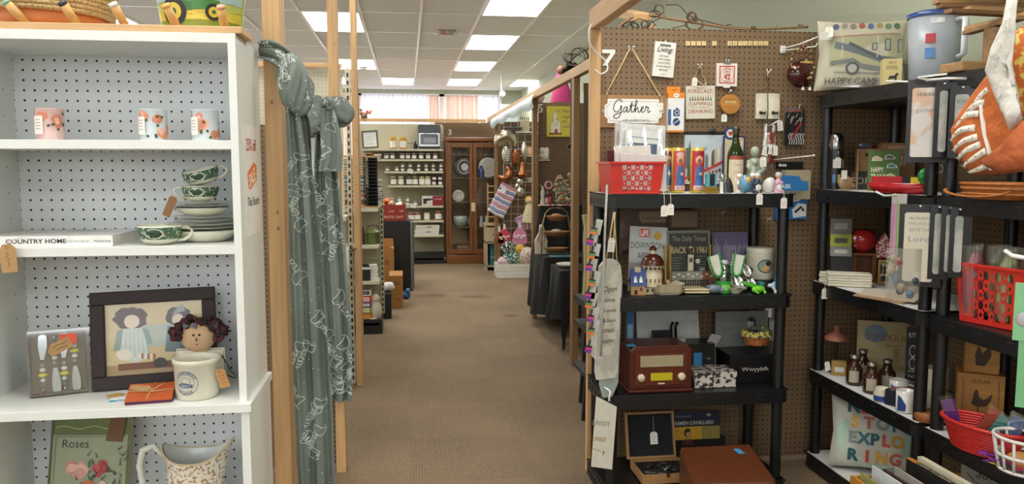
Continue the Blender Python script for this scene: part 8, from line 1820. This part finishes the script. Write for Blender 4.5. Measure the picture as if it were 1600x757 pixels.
def leaf(t,F_):
    W_=C('#e0dcd2/.8');m=MB()
    for k,L_ in enumerate((((1503,205),(1525,182),(1548,178)),((1492,222),(1515,205),(1540,200)),((1494,238),(1520,222),(1545,214)),((1500,250),(1525,236),(1548,226)),((1508,262),(1535,248),(1556,236)),((1518,270),(1545,262),(1565,250)),((1515,190),(1535,168),(1556,160)),((1530,175),(1545,155),(1560,140)))):
        P=[F_(*q,-.006) for q in smooth_pts(L_,4)];m.tube(P,[.0105*min(1,.4+j*.12) for j in range(len(P))],W_,8)
        for j in range(1,len(P),2): m.ball(P[j]+Vector((-.0095,0,0)),(.002,.0028,.0028),'#a98a50/.7',6,4)
    m.tube([F_(*q,-.004) for q in smooth_pts(((1552,165),(1556,200),(1562,240),(1558,265)),5)],.010,W_,6,flat=.5);m.build('leaf_print',t)
clothshape('orange_leaf_napkin','big folded orange and white leaf patterned cloth hanging at the right edge',[(1545,118),(1570,95),(1592,120),(1600,170),(1598,230),(1575,262),(1560,272),(1520,273),(1505,255),(1492,232),(1488,205),(1497,180),(1520,150)],1.68,OR_,leaf)
clothshape('orange_cloth','plain rust orange cloth flap low at the right edge under the leaf pattern',[(1535,255),(1575,225),(1612,180),(1625,240),(1612,265),(1565,272)],1.62,clothmat('#a9562c'))
clothshape('yellow_print_cloth','orange cloth with yellow cell print at the right edge of the photo',[(1572,60),(1600,40),(1625,60),(1625,190),(1590,195),(1565,150),(1560,100)],1.70,pattern('#c2652a','#d2be62',34,.52,rough=.85))
clothshape('white_cloth_strap','long white cloth strap hanging over the orange napkins at the right edge',[(1578,-10),(1590,-10),(1586,30),(1588,60),(1580,100),(1590,160),(1600,185),(1578,203),(1558,160),(1542,110),(1550,75),(1566,35)],1.63,CLW,B=.008)
p=gx(1562,1.98,R[3]);t=thing('oval_basket','honey brown oval woven basket with a swing handle under the orange cloths','basket',(p.x,p.y,R[3]));HB=_wood('#a5622a',.2,.4,'x');m=MB();m.openlathe([(0,.0),(.10,0),(.115,.02),(.125,.055),(.12,.055),(.11,.02),(0,.006)],HB,36,sx=.75,sy=1.2);
for z in (.018,.036,.052): m.tube([(.75*(.116+.18*z)*math.cos(a*math.pi/18),1.2*(.116+.18*z)*math.sin(a*math.pi/18),z) for a in range(36)],.005,HB,6,True)
m.build('basket_body',t);m=MB();m.tube([(-.09-.02*math.sin(k*math.pi/12),.15*math.cos(k*math.pi/12),.03-.02*math.sin(k*math.pi/12)) for k in range(13)],.007,HB,8,flat=.5);m.build('swing_handle',t)

p=gx(1304,2.06,R[3]);t=thing('thermos','black tartan thermos flask with a steel cup','thermos',(p.x,p.y,R[3]));m=MB();m.cyl(.036,0,.185,'#161718/.3',n=26);m.W=wrap(.036)
for k,c_ in enumerate(('#3f6a9a','#a99a5a','#7a8a8a','#b9b4a8','#4a7a6a','#8a8f94')): m.wlabel(-.03+.022*(k % 3),.03+.07*(k//3),-.016+.022*(k % 3),.07+.07*(k//3),-.0007,c_+'/.3')
m.W=None;m.build('flask',t);m=MB();m.lathe([(.031,.186),(.033,.20),(.031,.245),(.022,.262),(0,.266)],'#9a9a9a/.2/1',26);m.build('steel_cup',t);price_tag(t,-.012,-.042,.18,.030,.05,string=.03)
def rbox(name,lb,cat,px0,px1,X,z,d,hpx,col,draw=None,rz=-25,dz=0,tilt=0,bev=.001,h=None):
    """box whose front faces the viewer; px0, px1 span its front"""
    p=gx(px0,X,z+dz);D_=proj(p)[2];w=(px1-px0)*D_/F;h=h or hpx*D_/F;m=MB();m.box(0,0,0,w,d,h,col)
    if draw: draw(m,w,h)
    return one(name,m,lb,cat,(p.x,p.y,z+dz),rot=rad(tilt,0,rz),bev=0)
def org(m,w,h): m.box(-.0,-.0008,0,w,0,h*.45,'#1d1712');m.box(w*.35,-.001,h*.82,w*.62,0,h*.90,'#2a1f16');m.box(0,-.03,0,.008,0,h,'#97704a/.6');m.box(w-.008,-.03,0,w,0,h,'#97704a/.6')
rbox('wooden_organizer','light wood desk organizer with a slot behind the green book','organizer',1336,1372,2.2,R[3],.05,62,_wood('#a07a4c',ax='x'),org)
p=gx(1358,2.22,R[3]+.21);m=MB();random.seed(4);m.surf(lambda u,v: (-.05+.1*u,.01*math.sin(u*8+v*5),.055*v),8,8,glass('#ffffff',.25));m.ball((0,.02,.018),(.04,.014,.018),'#4a6a8a/.4');m.ball((.014,.015,.014),(.014,.012,.012),'#b0453a/.4');one('clear_packet',m,'clear packet of bright pieces on top of the wood organizer','packet',(p.x,p.y-.0,R[3]+.185))
def trails(m,w,h):
    m.text('HAPPY',w*.30,h*.46,h*.12,-.0008,'#dfe0c8',w=w*.40,bold=.02);m.text('TRAILS!',w*.33,h*.29,h*.12,-.0008,'#dfe0c8',w=w*.48,bold=.02)
    for x,z,c_ in ((.28,.80,'#cdb8a0'),(.68,.84,'#5a605a'),(.75,.62,'#4a8a8a'),(.74,.36,'#c9b25a'),(.30,.12,'#c98a4a')): m.poly([(w*(x-.17),h*(z-.06)),(w*(x+.17),h*(z-.06)),(w*(x+.17),h*(z-.01)),(w*x,h*(z+.07)),(w*(x-.14),h*(z+.03))],-.0008,'#dfe0d2');m.poly([(w*(x-.14),h*(z-.045)),(w*(x+.14),h*(z-.045)),(w*(x+.13),h*(z-.01)),(w*x,h*(z+.05)),(w*(x-.11),h*(z+.02))],-.0014,c_)
    m.stroke([(w*.10,h*.22),(w*.42,h*.22)],.002,-.0008,'#dfe0c8')
rbox('green_book','green HAPPY TRAILS book printed with small shoes','book',1355,1400,2.07,R[3],.015,62,'#4c6a2c/.4',trails,tilt=-4)
def kbag(m,w,h): m.text('UP',w*.62,h*.5,.05,-.0008,'#d6c4a4',w=.06);m.text('SHOWROOM',w*.45,h*.88,.012,-.0008,'#d6c4a4',w=w*.5)
rbox('kraft_box','brown kraft box lettered UP behind the green book','box',1374,1424,2.2,R[3],.06,72,'#8d6a44/.7',kbag,rz=-18)
p=gx(1321,2.0,R[3]);m=MB();m.ball((0,0,.032),(.036,.02,.032),_wood('#9a7d5c'),18,12);m.box(-.02,-.024,0,.02,.02,.006,_wood('#9a7d5c'));m.ball((.028,-.004,.020),(.016,.014,.014),_wood('#8a6c4c'));m.box(-.04,-.03,.05,-.012,-.029,.09,'#dedbd2/.6');one('wooden_animal',m,'carved round wooden animal with a price sticker beside the thermos','carving',(p.x,p.y,R[3]))
rbox('chalk_sign','small dark chalk sign behind the carved wooden animal','sign',1330,1358,2.12,R[3],.008,26,'#2f2e2c/.6',lambda m,w,h: m.text('FOR',w*.5,h*.3,h*.4,-.0008,'#a9a69c'))
p=gx(1407,1.99,R[3]);t=thing('red_tray_toy','glossy red oval tray with a yellow handled pack inside','tray',(p.x,p.y,R[3]),-62);m=MB();m.openlathe([(0,0),(.07,0),(.085,.012),(.10,.042),(.096,.042),(.08,.014),(0,.006)],'#a81c22/.2',32,sx=1.45,sy=.7);m.build('tray',t)
m=MB();m.box(-.11,-.03,.040,.02,.03,.068,'#a8242a/.25');m.box(.02,-.03,.040,.055,.03,.068,'#1d1d1f/.3');m.box(.055,-.03,.040,.11,.03,.066,'#c9b32a/.3');m.build('wrapped_pack',t)
p=gx(1447,2.02,R[3]);m=MB();random.seed(9);m.ball((0,0,.04),(.04,.02,.035),'#1f7a34/.3',12,8);m.ring(0,.07,.02,.006,-.03,'#dfe6e0',14);m.ring(.03,.07,.018,.005,-.03,'#dfe6e0',14);one('green_ribbon_pack',m,'green and white packet behind the red tray','packet',(p.x,p.y,R[3]+.03))
def hang_board(px0,px1,py0,py1,X,lb,txt,cols,extra=0):
    a=atX(px0,py0,X);D_=proj(a)[2];w=(px1-px0)*D_/F;h=(py1-py0)*D_/F;t=thing('packaged_serving_board',lb,'serving board',(a.x,a.y,a.z),rot=rad(0,0,-28));m=MB();m.box(-.015,.002,-h-.02,w+.03,.012,.03,'#111113/.3');m.build('black_packaging',t);m=MB();c=.006;m.prism([(c,-h),(w-c,-h),(w,-h+c),(w,-c),(w-c,0),(c,0),(0,-c),(0,-h+c)],-.006,.001,pattern(*cols,9,.5,rough=.35))
    for k,(s_,z,hh) in enumerate(txt): m.text(s_,w*.5,-h*z,hh,-.0066,'#8a8f8c' if k else '#6a6f6c',w=w*.7)
    m.build('board',t);m=MB();m.tube([(w*.5,-.02,.024),(w*.5,.03,.026),(w*.5,.22,.02)],.003,WIREW,6);m.build('hook',t);return t
hang_board(1426,1464,138,245,1.84,'white serving board in black packaging hanging highest on the hooks',(('SERVE',.12,.012),('gather',.35,.016)),('#d9d6d0','#d9b59a'))
hang_board(1414,1456,332,440,1.84,'cream serving board with blue lettering in black packaging, lower hooks',(('ALWAYS',.10,.01),('WE WILL',.18,.01),('SERVE THE',.27,.011),('Lord',.42,.02)),('#d6ceb8','#cfcab8'))
for k,(px,py,hh,lb) in enumerate(((1474,142,95,'second packaged serving board behind the highest one'),(1498,148,90,'packaged serving board lettered EV partly behind the orange cloth'),(1466,334,95,'reddish packaged serving board right behind the cream one'),(1484,336,90,'third packaged serving board on the lower hooks'),(1498,338,88,'fourth packaged serving board on the lower hooks, nearest the red basket'))):
    hang_board(px-5,px+(6 if k != 1 else 14),py,py+hh,1.90+.01*k,lb,(('EV',.15,.012),) if k == 1 else (),('#b9b8b0','#9fa39c'))
p=atX(1405,318,1.83);t=thing('pencil_pack','clear pack of bright pencils hanging from a white hook','pencils',p,-25);m=MB();w=.05
for k,c_ in enumerate(('#b85a9a','#c9729f','#6faa3a','#c9802a','#7a5ab8')): m.box(-w/2+k*w/5,0,-.20,-w/2+(k+1)*w/5-.001,.006,0,c_+'/.4')
m.build('pencils',t);m=MB();m.box(-w/2,-.001,0,w/2,.007,.035,'#b9b4ac/.4');m.box(-w/2-.002,-.003,-.36,w/2+.002,-.002,.035,glass('#ffffff',.14));m.build('packet',t);m=MB();m.tube([(-.09,-.06,.045),(-.06,-.05,.03),(0,.01,.03),(.0,.12,.03)],.004,WIREW,6);m.build('hook',t)
p=atX(1408,425,1.84);m=MB();random.seed(6)
for k in range(16): m.ball((random.uniform(-.04,.05),random.uniform(-.01,.012),random.uniform(-.09,.07)),(.016,.01,.018),random.choice(['#b9bcc0','#4a6a8a','#8a3a34','#d9d9d6','#2f3a44','#9a8a6a'])+'/.3',7,5)
m.box(-.055,-.016,-.11,.065,-.015,.09,glass('#ffffff',.15));one('character_packet',m,'clear hanging packet of small coloured figures below the pencils','packet',p,-25)
m=MB();a=atX(1427,121,1.80);m.tube([(0,0,0),(.02,-.03,-.012),(.06,-.07,-.01),(.12,-.09,-.012)],.005,WIREW,6);m.tube([(0,0,0),(.03,-.11,.0)],.004,WIREW,6);one('white_hook',m,'white double hook under the blue lidded pitcher','hook',(a.x+.02,a.y,a.z));a=atX(1385,127,1.85);m=MB();m.tube([(0,0,0),(.03,-.10,-.012),(.05,-.18,-.02)],.004,WIREW,6);one('white_hook',m,'white hook poking out in front of the DOG box','hook',a)
for k in range(5):
    for j,(px,w) in enumerate(((1298,.055),(1328,.10))):
        if j == 0 and k == 4: continue
        p=gx(px,2.03,R[2]);m=MB();m.box(-w,-.03,0,w*.9,.05,.012,'#d0cab4/.8');one('folded_napkin',m,'cream folded cloth in the %s stack on the third far shelf' % ('small left' if j == 0 else 'taller right'),'napkin',(p.x+.003*(k % 2),p.y,R[2]+.0125*k),-25,'left napkin stack' if j == 0 else 'right napkin stack',bev=.004)
p=gx(1347,2.18,R[2]);t=thing('wooden_stool','small brown wooden stool stand carrying the red apple','stool',(p.x,p.y,R[2]),-20);SWD=_wood('#7a4424',ax='x');m=MB();m.box(-.075,-.04,.125,.075,.04,.14,SWD);m.build('seat',t,bev=.005)
for s_ in (-1,1): m=MB();m.box(s_*.045-.01,-.03,0,s_*.045+.01,.03,.124,SWD);m.build('leg',t)
m=MB();m.box(-.034,.0,.02,.034,.01,.12,'#5a301a/.5');m.build('back_board',t)
t=thing('apple_in_plastic','glossy red apple in clear plastic on the small stool','apple',(p.x-.005,p.y,R[2]+.1405),-20);m=MB();m.lathe([(.0,.006),(.03,.002),(.055,.03),(.062,.065),(.05,.10),(.02,.112),(0,.104)],'#a82420/.15',28);m.build('apple',t);m=MB();m.surf(lambda u,v: (.10*math.cos(6.283*u)*math.sin(math.pi*v)**.6,.05*math.sin(6.283*u)*math.sin(math.pi*v)**.6,.06-.06*math.cos(math.pi*v)),24,12,glass('#ffffff',.12));m.build('plastic_wrap',t)
for k,(pz,hh,c_,c2,lb) in enumerate(((0,.045,'#7c7c7a','#b9b4a8','grey box lowest in the dim stack left of the apple'),(.0455,.06,'#8f9433','#3a4420','yellow green patterned box in the dim stack left of the apple'),(.106,.075,'#5a5450','#8a8680','curved top grey box highest in the dim stack left of the apple'))):
    rbox('gift_box',lb,'box',1297,1328,2.22,R[2],.07,1,c_+'/.5',lambda m,w,h: m.rect(w*.2,h*.3,w*.8,h*.7,-.0008,c2+'/.5'),dz=pz+.125,h=hh)
rbox('dark_base_box','dark box under the dim gift boxes on the third far shelf','box',1297,1328,2.22,R[2],.08,1,'#1f1c1a/.6',h=.1245)
rbox('gold_framed_picture','small gold framed picture at the back right of the third far shelf','picture',1371,1390,2.2,R[2],.012,38,'#a9863a/.4',lambda m,w,h: m.rect(w*.15,h*.1,w*.85,h*.9,-.0008,pattern('#2a2620','#c9b98a',60,.55)))
p=gx(1383,2.22,R[2]);m=MB();m.prism([(-.03,0),(.03,0),(.035,.06),(0,.12),(-.035,.06)],0,.02,pattern('#a8242a','#d9cfc6',90,.5));one('red_ornament',m,'red and white patterned ornament above the gold framed picture','ornament',(p.x+.02,p.y+.05,R[2]+.12),-20)
p=gx(1385,1.99,R[2]);m=MB();m.T=RX(8);m.slab([(-.12,-.05),(.10,-.07),(.13,.05),(-.10,.07)],0,.006,'#a98a6a/.6');m.slab([(-.10,-.04),(.14,-.05),(.12,.07),(-.12,.05)],.007,.012,'#c9bba8/.4');one('paper_packet',m,'tan and cream papers lying at the front of the third far shelf','papers',(p.x,p.y,R[2]+.008),-60)
p=atX(1289,451,XF-.006);t=thing('price_tag','white price tag hanging over the left end of the third far shelf','price tag',(XF-.006,p.y,p.z));price_tag(t,0,0,0,.030,.05,string=0);m=MB();m.tube([(0,0,0),(0,0,R[2]-p.z),(.03,0,R[2]-p.z+.002)],.0014,WIREW,5);m.build('string',t)
p=gx(1305,2.08,R[1]);t=thing('pendant_cloche','dusty pink pendant shade over a dark stand at the left of the fourth far shelf','lamp',(p.x,p.y,R[1]));m=MB();m.lathe([(.055,.155),(.053,.17),(.03,.185),(.014,.195),(.012,.222),(0,.224)],'#9a5c4a/.5',28);m.build('pink_shade',t);m=MB();m.cyl(.04,0,.01,'#17130f/.4');m.cyl(.008,.01,.158,'#17130f/.4',n=10);m.build('dark_stand',t)
rbox('tan_card_box','small tan box with a white label below the pink shade','box',1299,1320,2.0,R[1],.03,22,'#9a7a3a/.5',lambda m,w,h: m.rect(w*.2,h*.25,w*.85,h*.6,-.0008,'#c9ccc8'))
p=gx(1291,1.985,R[1]);t=thing('price_tag','white price tag leaning at the left end of the fourth far shelf','price tag',(p.x,p.y,R[1]+.06));price_tag(t,0,0,0,.026,.045,string=.0,lean=-12)
def gond(m,w,h): m.disc(w*.36,h*.75,w*.22,-.0008,'#6a7a86/.5',h*.18);m.text('GONDOLA',w*.54,h*.62,h*.13,-.0014,'#7a4a26',w=w*.8);m.text('BAKERY',w*.7,h*.5,h*.05,-.0014,'#7a5a36',w=w*.3);m.box(w*.7,-.0014,h*.12,w*.82,0,h*.42,'#8f7f5a');m.ring(w*.76,h*.42,.012,.005,-.0018,'#6f5a3a',14);m.rect(w*.04,h*.04,w*.96,h*.14,-.001,'#8a7a54')
rbox('bakery_tray','dim tan painted tray at the back of the fourth far shelf','tray',1338,1412,2.28,R[1],.012,78,'#a38f62/.5',gond,tilt=-8,dz=.0)
def kit(m,w,h):
    m.text('KITCHEN',w*.5,h*.84,h*.08,-.0008,'#cfccc2',w=w*.8)
    for k in range(4): m.ring(w*(.3 if k % 2 else .7),h*(.62-.2*(k//2)),w*.16,.003,-.0008,'#b9b6ac',14,h*.10)
    for k in range(3): m.text(('sweet','love','family')[k],w*.5,h*(.28-.09*k),h*.05,-.0008,'#b9b6ac',w=w*.7)
rbox('kitchen_sign','black KITCHEN chalk sign with a yellow edge on the fourth far shelf','sign',1413,1446,2.2,R[1],.014,96,'#161616/.6',kit,tilt=-8,rz=-32)
for k,(px,X,lb) in enumerate(((1334,2.02,'amber glass bottle nearest the pink shade'),(1347,2.12,'amber glass bottle in the back of the group'),(1361,2.02,'amber glass bottle at the front middle of the group'),(1385,2.12,'amber glass bottle behind the blue and white creamer'))):
    p=gx(px,X,R[1]);t=thing('amber_bottle',lb,'bottle',(p.x,p.y,R[1]),-25,'amber bottles on the fourth far shelf');m=MB();m.lathe([(.032,0),(.036,.006),(.036,.075),(.020,.095),(.016,.115),(.019,.12)],'#3c2214/.12',20);m.W=wrap(.036);m.wlabel(-.026,.015,.016,.068,-.001,'#a39a86/.5');m.W=None;m.build('bottle_body',t);m=MB();m.lathe([(.020,.12),(.020,.134),(0,.136)],'#8a8478/.3/.7',16);m.build('cap',t)
def mug(px,X,lb,s_=1.0):
    p=gx(px,X,R[1]);t=thing('mug',lb,'mug',(p.x,p.y,R[1]),-30);m=MB();r=.036*s_;m.openlathe([(0,.002),(r*.95,0),(r,.004),(r,.088*s_),(r-.004,.088*s_),(r-.004,.008),(0,.006)],'#c9c7bf/.2',28);m.W=wrap(r);m.prism([(-.034,.008),(-.002,.008),(.0,.035),(-.02,.065),(-.034,.07)],-.0012,0,'#24407a/.25');m.W=None;m.build('mug_body',t);m=MB();m.tube([(r,0,.07*s_),(r+.022,0,.065*s_),(r+.024,0,.035*s_),(r,0,.022*s_)],.0055,'#c9c7bf/.2',8);m.build('handle',t)
mug(1403,2.07,'white mug with a blue wave print, rear one of two');mug(1414,2.0,'white mug with a blue wave print and visible handle, front one of two')
p=gx(1378,1.995,R[1]);t=thing('creamer','low white creamer with a blue band in front of the mugs','creamer',(p.x,p.y,R[1]));m=MB();m.openlathe([(0,.0),(.030,0),(.034,.006),(.035,.03),(.028,.05),(.030,.056),(.025,.054),(.03,.03),(0,.008)],'#c9c4b0/.2',28);m.W=wrap(.0348);m.wlabel(-.06,.004,.06,.026,-.0008,'#223f86/.25',20);m.W=None;m.build('creamer_body',t)
rbox('navy_box','navy gift box with a reddish lid picture at the front of the fourth far shelf','box',1382,1418,1.975,R[1],.13,24,'#141a2a/.3',lambda m,w,h: m.add([(w*.1,.01,h+.0008),(w*.9,.01,h+.0008),(w*.9,.12,h+.0008),(w*.1,.12,h+.0008)],[(0,1,2,3)],pattern('#6a2f34','#b9b4b0',40,.6)),rz=-58)
p=gx(1450,2.02,R[1]);m=MB();m.lathe([(.05,0),(.055,.01),(.055,.03),(.05,.036),(0,.038)],_wood('#8a5426'),28);one('round_wooden_box',m,'round brown wooden box beside the shelf posts','box',(p.x,p.y,R[1]))
p=gx(1460,2.2,R[1]);m=MB();m.cyl(.05,0,.15,'#cfc9b4/.4',n=24);m.stroke([(-.02,.1),(.02,.06)],.004,-.052,'#5a2a2a');one('cream_crock',m,'tall cream crock half hidden behind the shelf posts','crock',(p.x,p.y,R[1]))
def nse(m,w,h):
    cs=['#1f4f5a','#c9483e','#d0a03a','#b9604a','#7f8f88','#2b6a70']
    m.disc(0,h*.45,w*.42,0,'#a5c4ac/.8',h*.40)
    for r_,(s_,z) in enumerate((('NEVER',.80),('STOP',.60),('EXPLO',.38),('RING',.14))):
        n=len(s_)
        for i,ch in enumerate(s_): m.text(ch,w*(-.30+.62*(i+.5)/n)-.004,h*z,h*.15,-.001-.0005,cs[(i+r_*2) % 6],bold=.05)
p=gx(1362,2.12,R[0]);pillow('explore_pillow','white NEVER STOP EXPLORING pillow in coloured letters on the bottom shelf',.38,.33,.12,(p.x,p.y,R[0]+.004),rad(-14,2,-26),nse,C('#bdbcae/.7/0/.05'))
t=thing('book_crate','orange wooden crate corner holding books and records, bottom right','crate',(0,0,0));a=atZ(1331,750,.34);t.location=(a.x,a.y,0);WC=_wood('#b07a2c',ax='x');m=MB();m.box(0,0,.0,.42,.012,.35,WC);m.box(0,-.5,0,.012,0,.355,WC);m.box(.40,-.5,0,.412,0,.30,WC);m.box(.012,-.5,0,.40,0,.012,WC);m.build('crate_box',t,rz=math.radians(-4));o=Vector(t.location)
for k,(y,h,c_,nm,lb,tx) in enumerate(((-.04,.40,'#8f8f55','record_sleeve','olive record sleeve with a blue round sticker at the left of the crate',''),(-.07,.425,'#c9ccd0','record_sleeve','white edged record sleeve behind the olive one',''),(-.10,.41,'#4a3a34','record_sleeve','dark brown record sleeve in the middle of the crate',''),(-.13,.415,'#a9a49a','record_sleeve','grey record sleeve right of the dark brown one',''),(-.165,.445,'#20201e','drawing_book','black spined book HOW TO DRAW TREES in the crate','HOW TO DRAW TREES'),(-.21,.45,'#d2c9ae','drawing_book','cream drawing book with a red strip behind the black spined one',''))):
    pass
    X0=a.x+.02+.045*k;L_=.36;m=MB();th=.006 if k < 4 else .022;h += .06;m.box(0,-L_,0,th,0,h-.10,c_+'/.4')
    if k == 0: m.add([(-.0008,-.16,h-.13),(-.0008,-.10,h-.13),(-.0008,-.10,h-.17),(-.0008,-.16,h-.17)],[(0,1,2,3)],'#3f7fb0')
    if tx:
        m.T=Matrix(((0,-1,0,.0),(-1,0,0,-.07),(0,0,1,h-.10+.0008),(0,0,0,1)));m.T=TR(.004,-.06,h-.10+.0008) @ RZ(-90) @ RX(-90);m.text('HOW TO DRAW TREES',.12,.0,.012,0,'#d9c9a0',w=.24);m.T=Matrix();m.box(0,-.05,h-.10,th,0,h-.0995,'#b9742a/.5')
    one(nm,m,lb,'book' if k > 3 else 'record',(X0,a.y-.02,.014))
p=gx(1546,2.0,R[2]);t=thing('red_basket','large red pierced plastic basket on the near shelving','basket',(p.x-.005,p.y,R[2]),-75);hole_basket(t,.27,.2,.21,.88,C('#c22a20/.35'));o=t.location
random.seed(7)
for k,(x,y,c_,lb) in enumerate(((-.09,.04,'#8a3a4a','wine coloured packet in the near red basket'),(-.04,.09,'#6f7f5a','green packet in the near red basket'),(.03,.05,'#8f9460','olive labelled jar packet in the near red basket'),(.09,.10,'#a9aeb0','grey packet in the near red basket'))):
    m=MB();m.ball((0,0,.12),(.045,.035,.13),c_+'/.4',12,8);m.surf(lambda u,v: (.05*math.cos(6.28*u),.04*math.sin(6.28*u),.02+.25*v),14,6,glass('#ffffff',.2));q=RZ(-75) @ Vector((x,y,0));one('bagged_packet',m,lb,'packet',(o.x+q.x,o.y+q.y,R[2]+.006))
p=atX(1582,400,1.83);m=MB();m.tube([(-.0,.03,.012),(0,-.0,0),(.03,-.12,-.008)],.007,WIREW,8);one('white_hook',m,'thick white hook end in front of the near red basket','hook',p)
p=gx(1502,2.15,R[1]);t=thing('sugar_canister_box','square wooden canister with a rooster reading SUGAR','canister',(p.x,p.y,R[1]),-35);WCN=_wood('#a87434',ax='x');m=MB();m.box(-.02,0,0,.14,.15,.19,WCN);m.text('SUGAR',.06,.155,.016,-.0008,'#4a2a14',w=.06)
m.poly([(.03,.07),(.05,.06),(.08,.065),(.095,.09),(.10,.12),(.085,.10),(.07,.09),(.055,.10),(.05,.13),(.04,.125),(.035,.10)],-.0008,'#3a2214');m.stroke([(.055,.06),(.05,.03)],.004,-.0008,'#3a2214')
for x in (.0,.12): m.stroke([(x,.02),(x,.17)],.002,-.0008,'#5a3418')
m.build('canister_box',t,bev=.003);m=MB();m.box(0,.02,.191,.12,.13,.33,WCN);m.poly([(.04,.22),(.07,.22),(.09,.26),(.085,.30),(.06,.27),(.045,.30),(.035,.26)],.019,'#3a2214');m.build('upper_canister',t,bev=.003)
p=gx(1536,1.995,R[1]);t=thing('woven_red_basket','low red woven plastic basket full of bagged toys on the near shelving','basket',(p.x,p.y,R[1]),-75);m=MB()
for k in range(11): z=.004+k*.0085;r=.075+.0022*k;m.tube([(1.5*r*math.cos(a*math.pi/16),.85*r*math.sin(a*math.pi/16),z) for a in range(32)],.005,'#b82420/.35',6,True)
m.slab([(1.5*.075*math.cos(a*math.pi/12),.85*.075*math.sin(a*math.pi/12)) for a in range(24)],0,.004,'#b82420/.35');m.build('woven_body',t);m=MB();r=.104;m.tube([(1.5*r*math.cos(a*math.pi/16),.85*r*math.sin(a*math.pi/16),.098) for a in range(32)],.007,'#b82420/.35',8,True);m.build('rim',t);o=t.location
for k,(x,y,c_,lb,tl) in enumerate(((-.09,-.0,'#6a3a9a','purple bagged toy',-20),(-.045,.02,'#c9604a','orange bagged toy',25),(0,-.01,'#3f9a9a','teal bagged toy',30),(.05,.02,'#c9a23a','yellow bagged toy',20),(.09,0,'#4a7ab0','blue bagged toy',10))):
    q=RZ(-75) @ Vector((x,y,0));m=MB();m.box(-.02,-.008,0,.02,.008,.15,c_+'/.4');m.box(-.024,-.012,-.0,.024,-.011,.165,glass('#ffffff',.2));one('bagged_toy',m,lb+' standing in the low red woven basket','toy',(o.x+q.x,o.y+q.y,R[1]+.006),rot=rad(0,tl,-60))
p=gx(1596,1.99,R[1]);t=thing('white_lattice_basket','white plastic lattice basket cut by the right edge','basket',(p.x,p.y,R[1]),-75);m=MB()
for k in range(14): a_=k/14*2*math.pi;m.tube([(.07*math.cos(a_),.06*math.sin(a_),0),(.09*math.cos(a_),.075*math.sin(a_),.11)],.005,'#d2cfc8/.4',5)
for z,s_ in ((0,1),(.05,1.12),(.11,1.28)): m.tube([(.07*s_*math.cos(a*math.pi/12),.06*s_*math.sin(a*math.pi/12),z+.002) for a in range(24)],.006,'#d2cfc8/.4',6,True)
m.build('lattice',t);m=MB();m.ball((0,0,.03),(.05,.04,.03),'#b9824a/.5');m.build('contents',t)
p=gx(1575,1.97,R[1]);m=MB();random.seed(2)
for k in range(40): m.T=TR(random.uniform(-.10,.10),random.uniform(-.03,.04),.002+.0006*k) @ RZ(random.uniform(0,180)) @ RX(random.uniform(-10,10));m.slab([(-.022,-.014),(.022,-.012),(.02,.014),(-.02,.012)],0,.001,random.choice(['#c9427f','#2f3a8a','#d9c23a','#c9ccd0','#7a3a9a','#c95a9a'])+'/.25')
one('foil_sweet_packets',m,'glossy pink, blue and yellow packet lying at the front of the near shelf','packet',(p.x-.0,p.y-.01,R[1]+.003),-75)
p=atX(1606,500,1.70);m=MB();m.box(-.018,0,-.25,.045,.012,-.055,'#6fa97a/.4');m.box(-.034,-.004,-.06,.05,.016,.10,'#78b384/.4');m.ball((-.012,-.006,.0),(.016,.004,.02),'#a9a0a8/.4');one('green_package',m,'mint green hanging package at the right edge of the photo','package',p,-40)
p=gx(1492,2.02,R[0]);t=thing('awaits_sign','grey sign in dark red script behind the bottom right crate','sign',(p.x,p.y,R[0]),rot=rad(-6,0,-50));m=MB();m.box(0,0,0,.30,.012,.33,'#a9a9a0/.5');m.text('adventure',.14,.27,.026,-.0008,'#5a2f34',w=.18,shear=.35);m.text('awaits',.17,.21,.034,-.0008,'#5a2f34',w=.18,shear=.35);m.stroke([(.02,.28),(.05,.25),(.09,.24)],.003,-.0008,'#5a2f34');m.build('board',t)
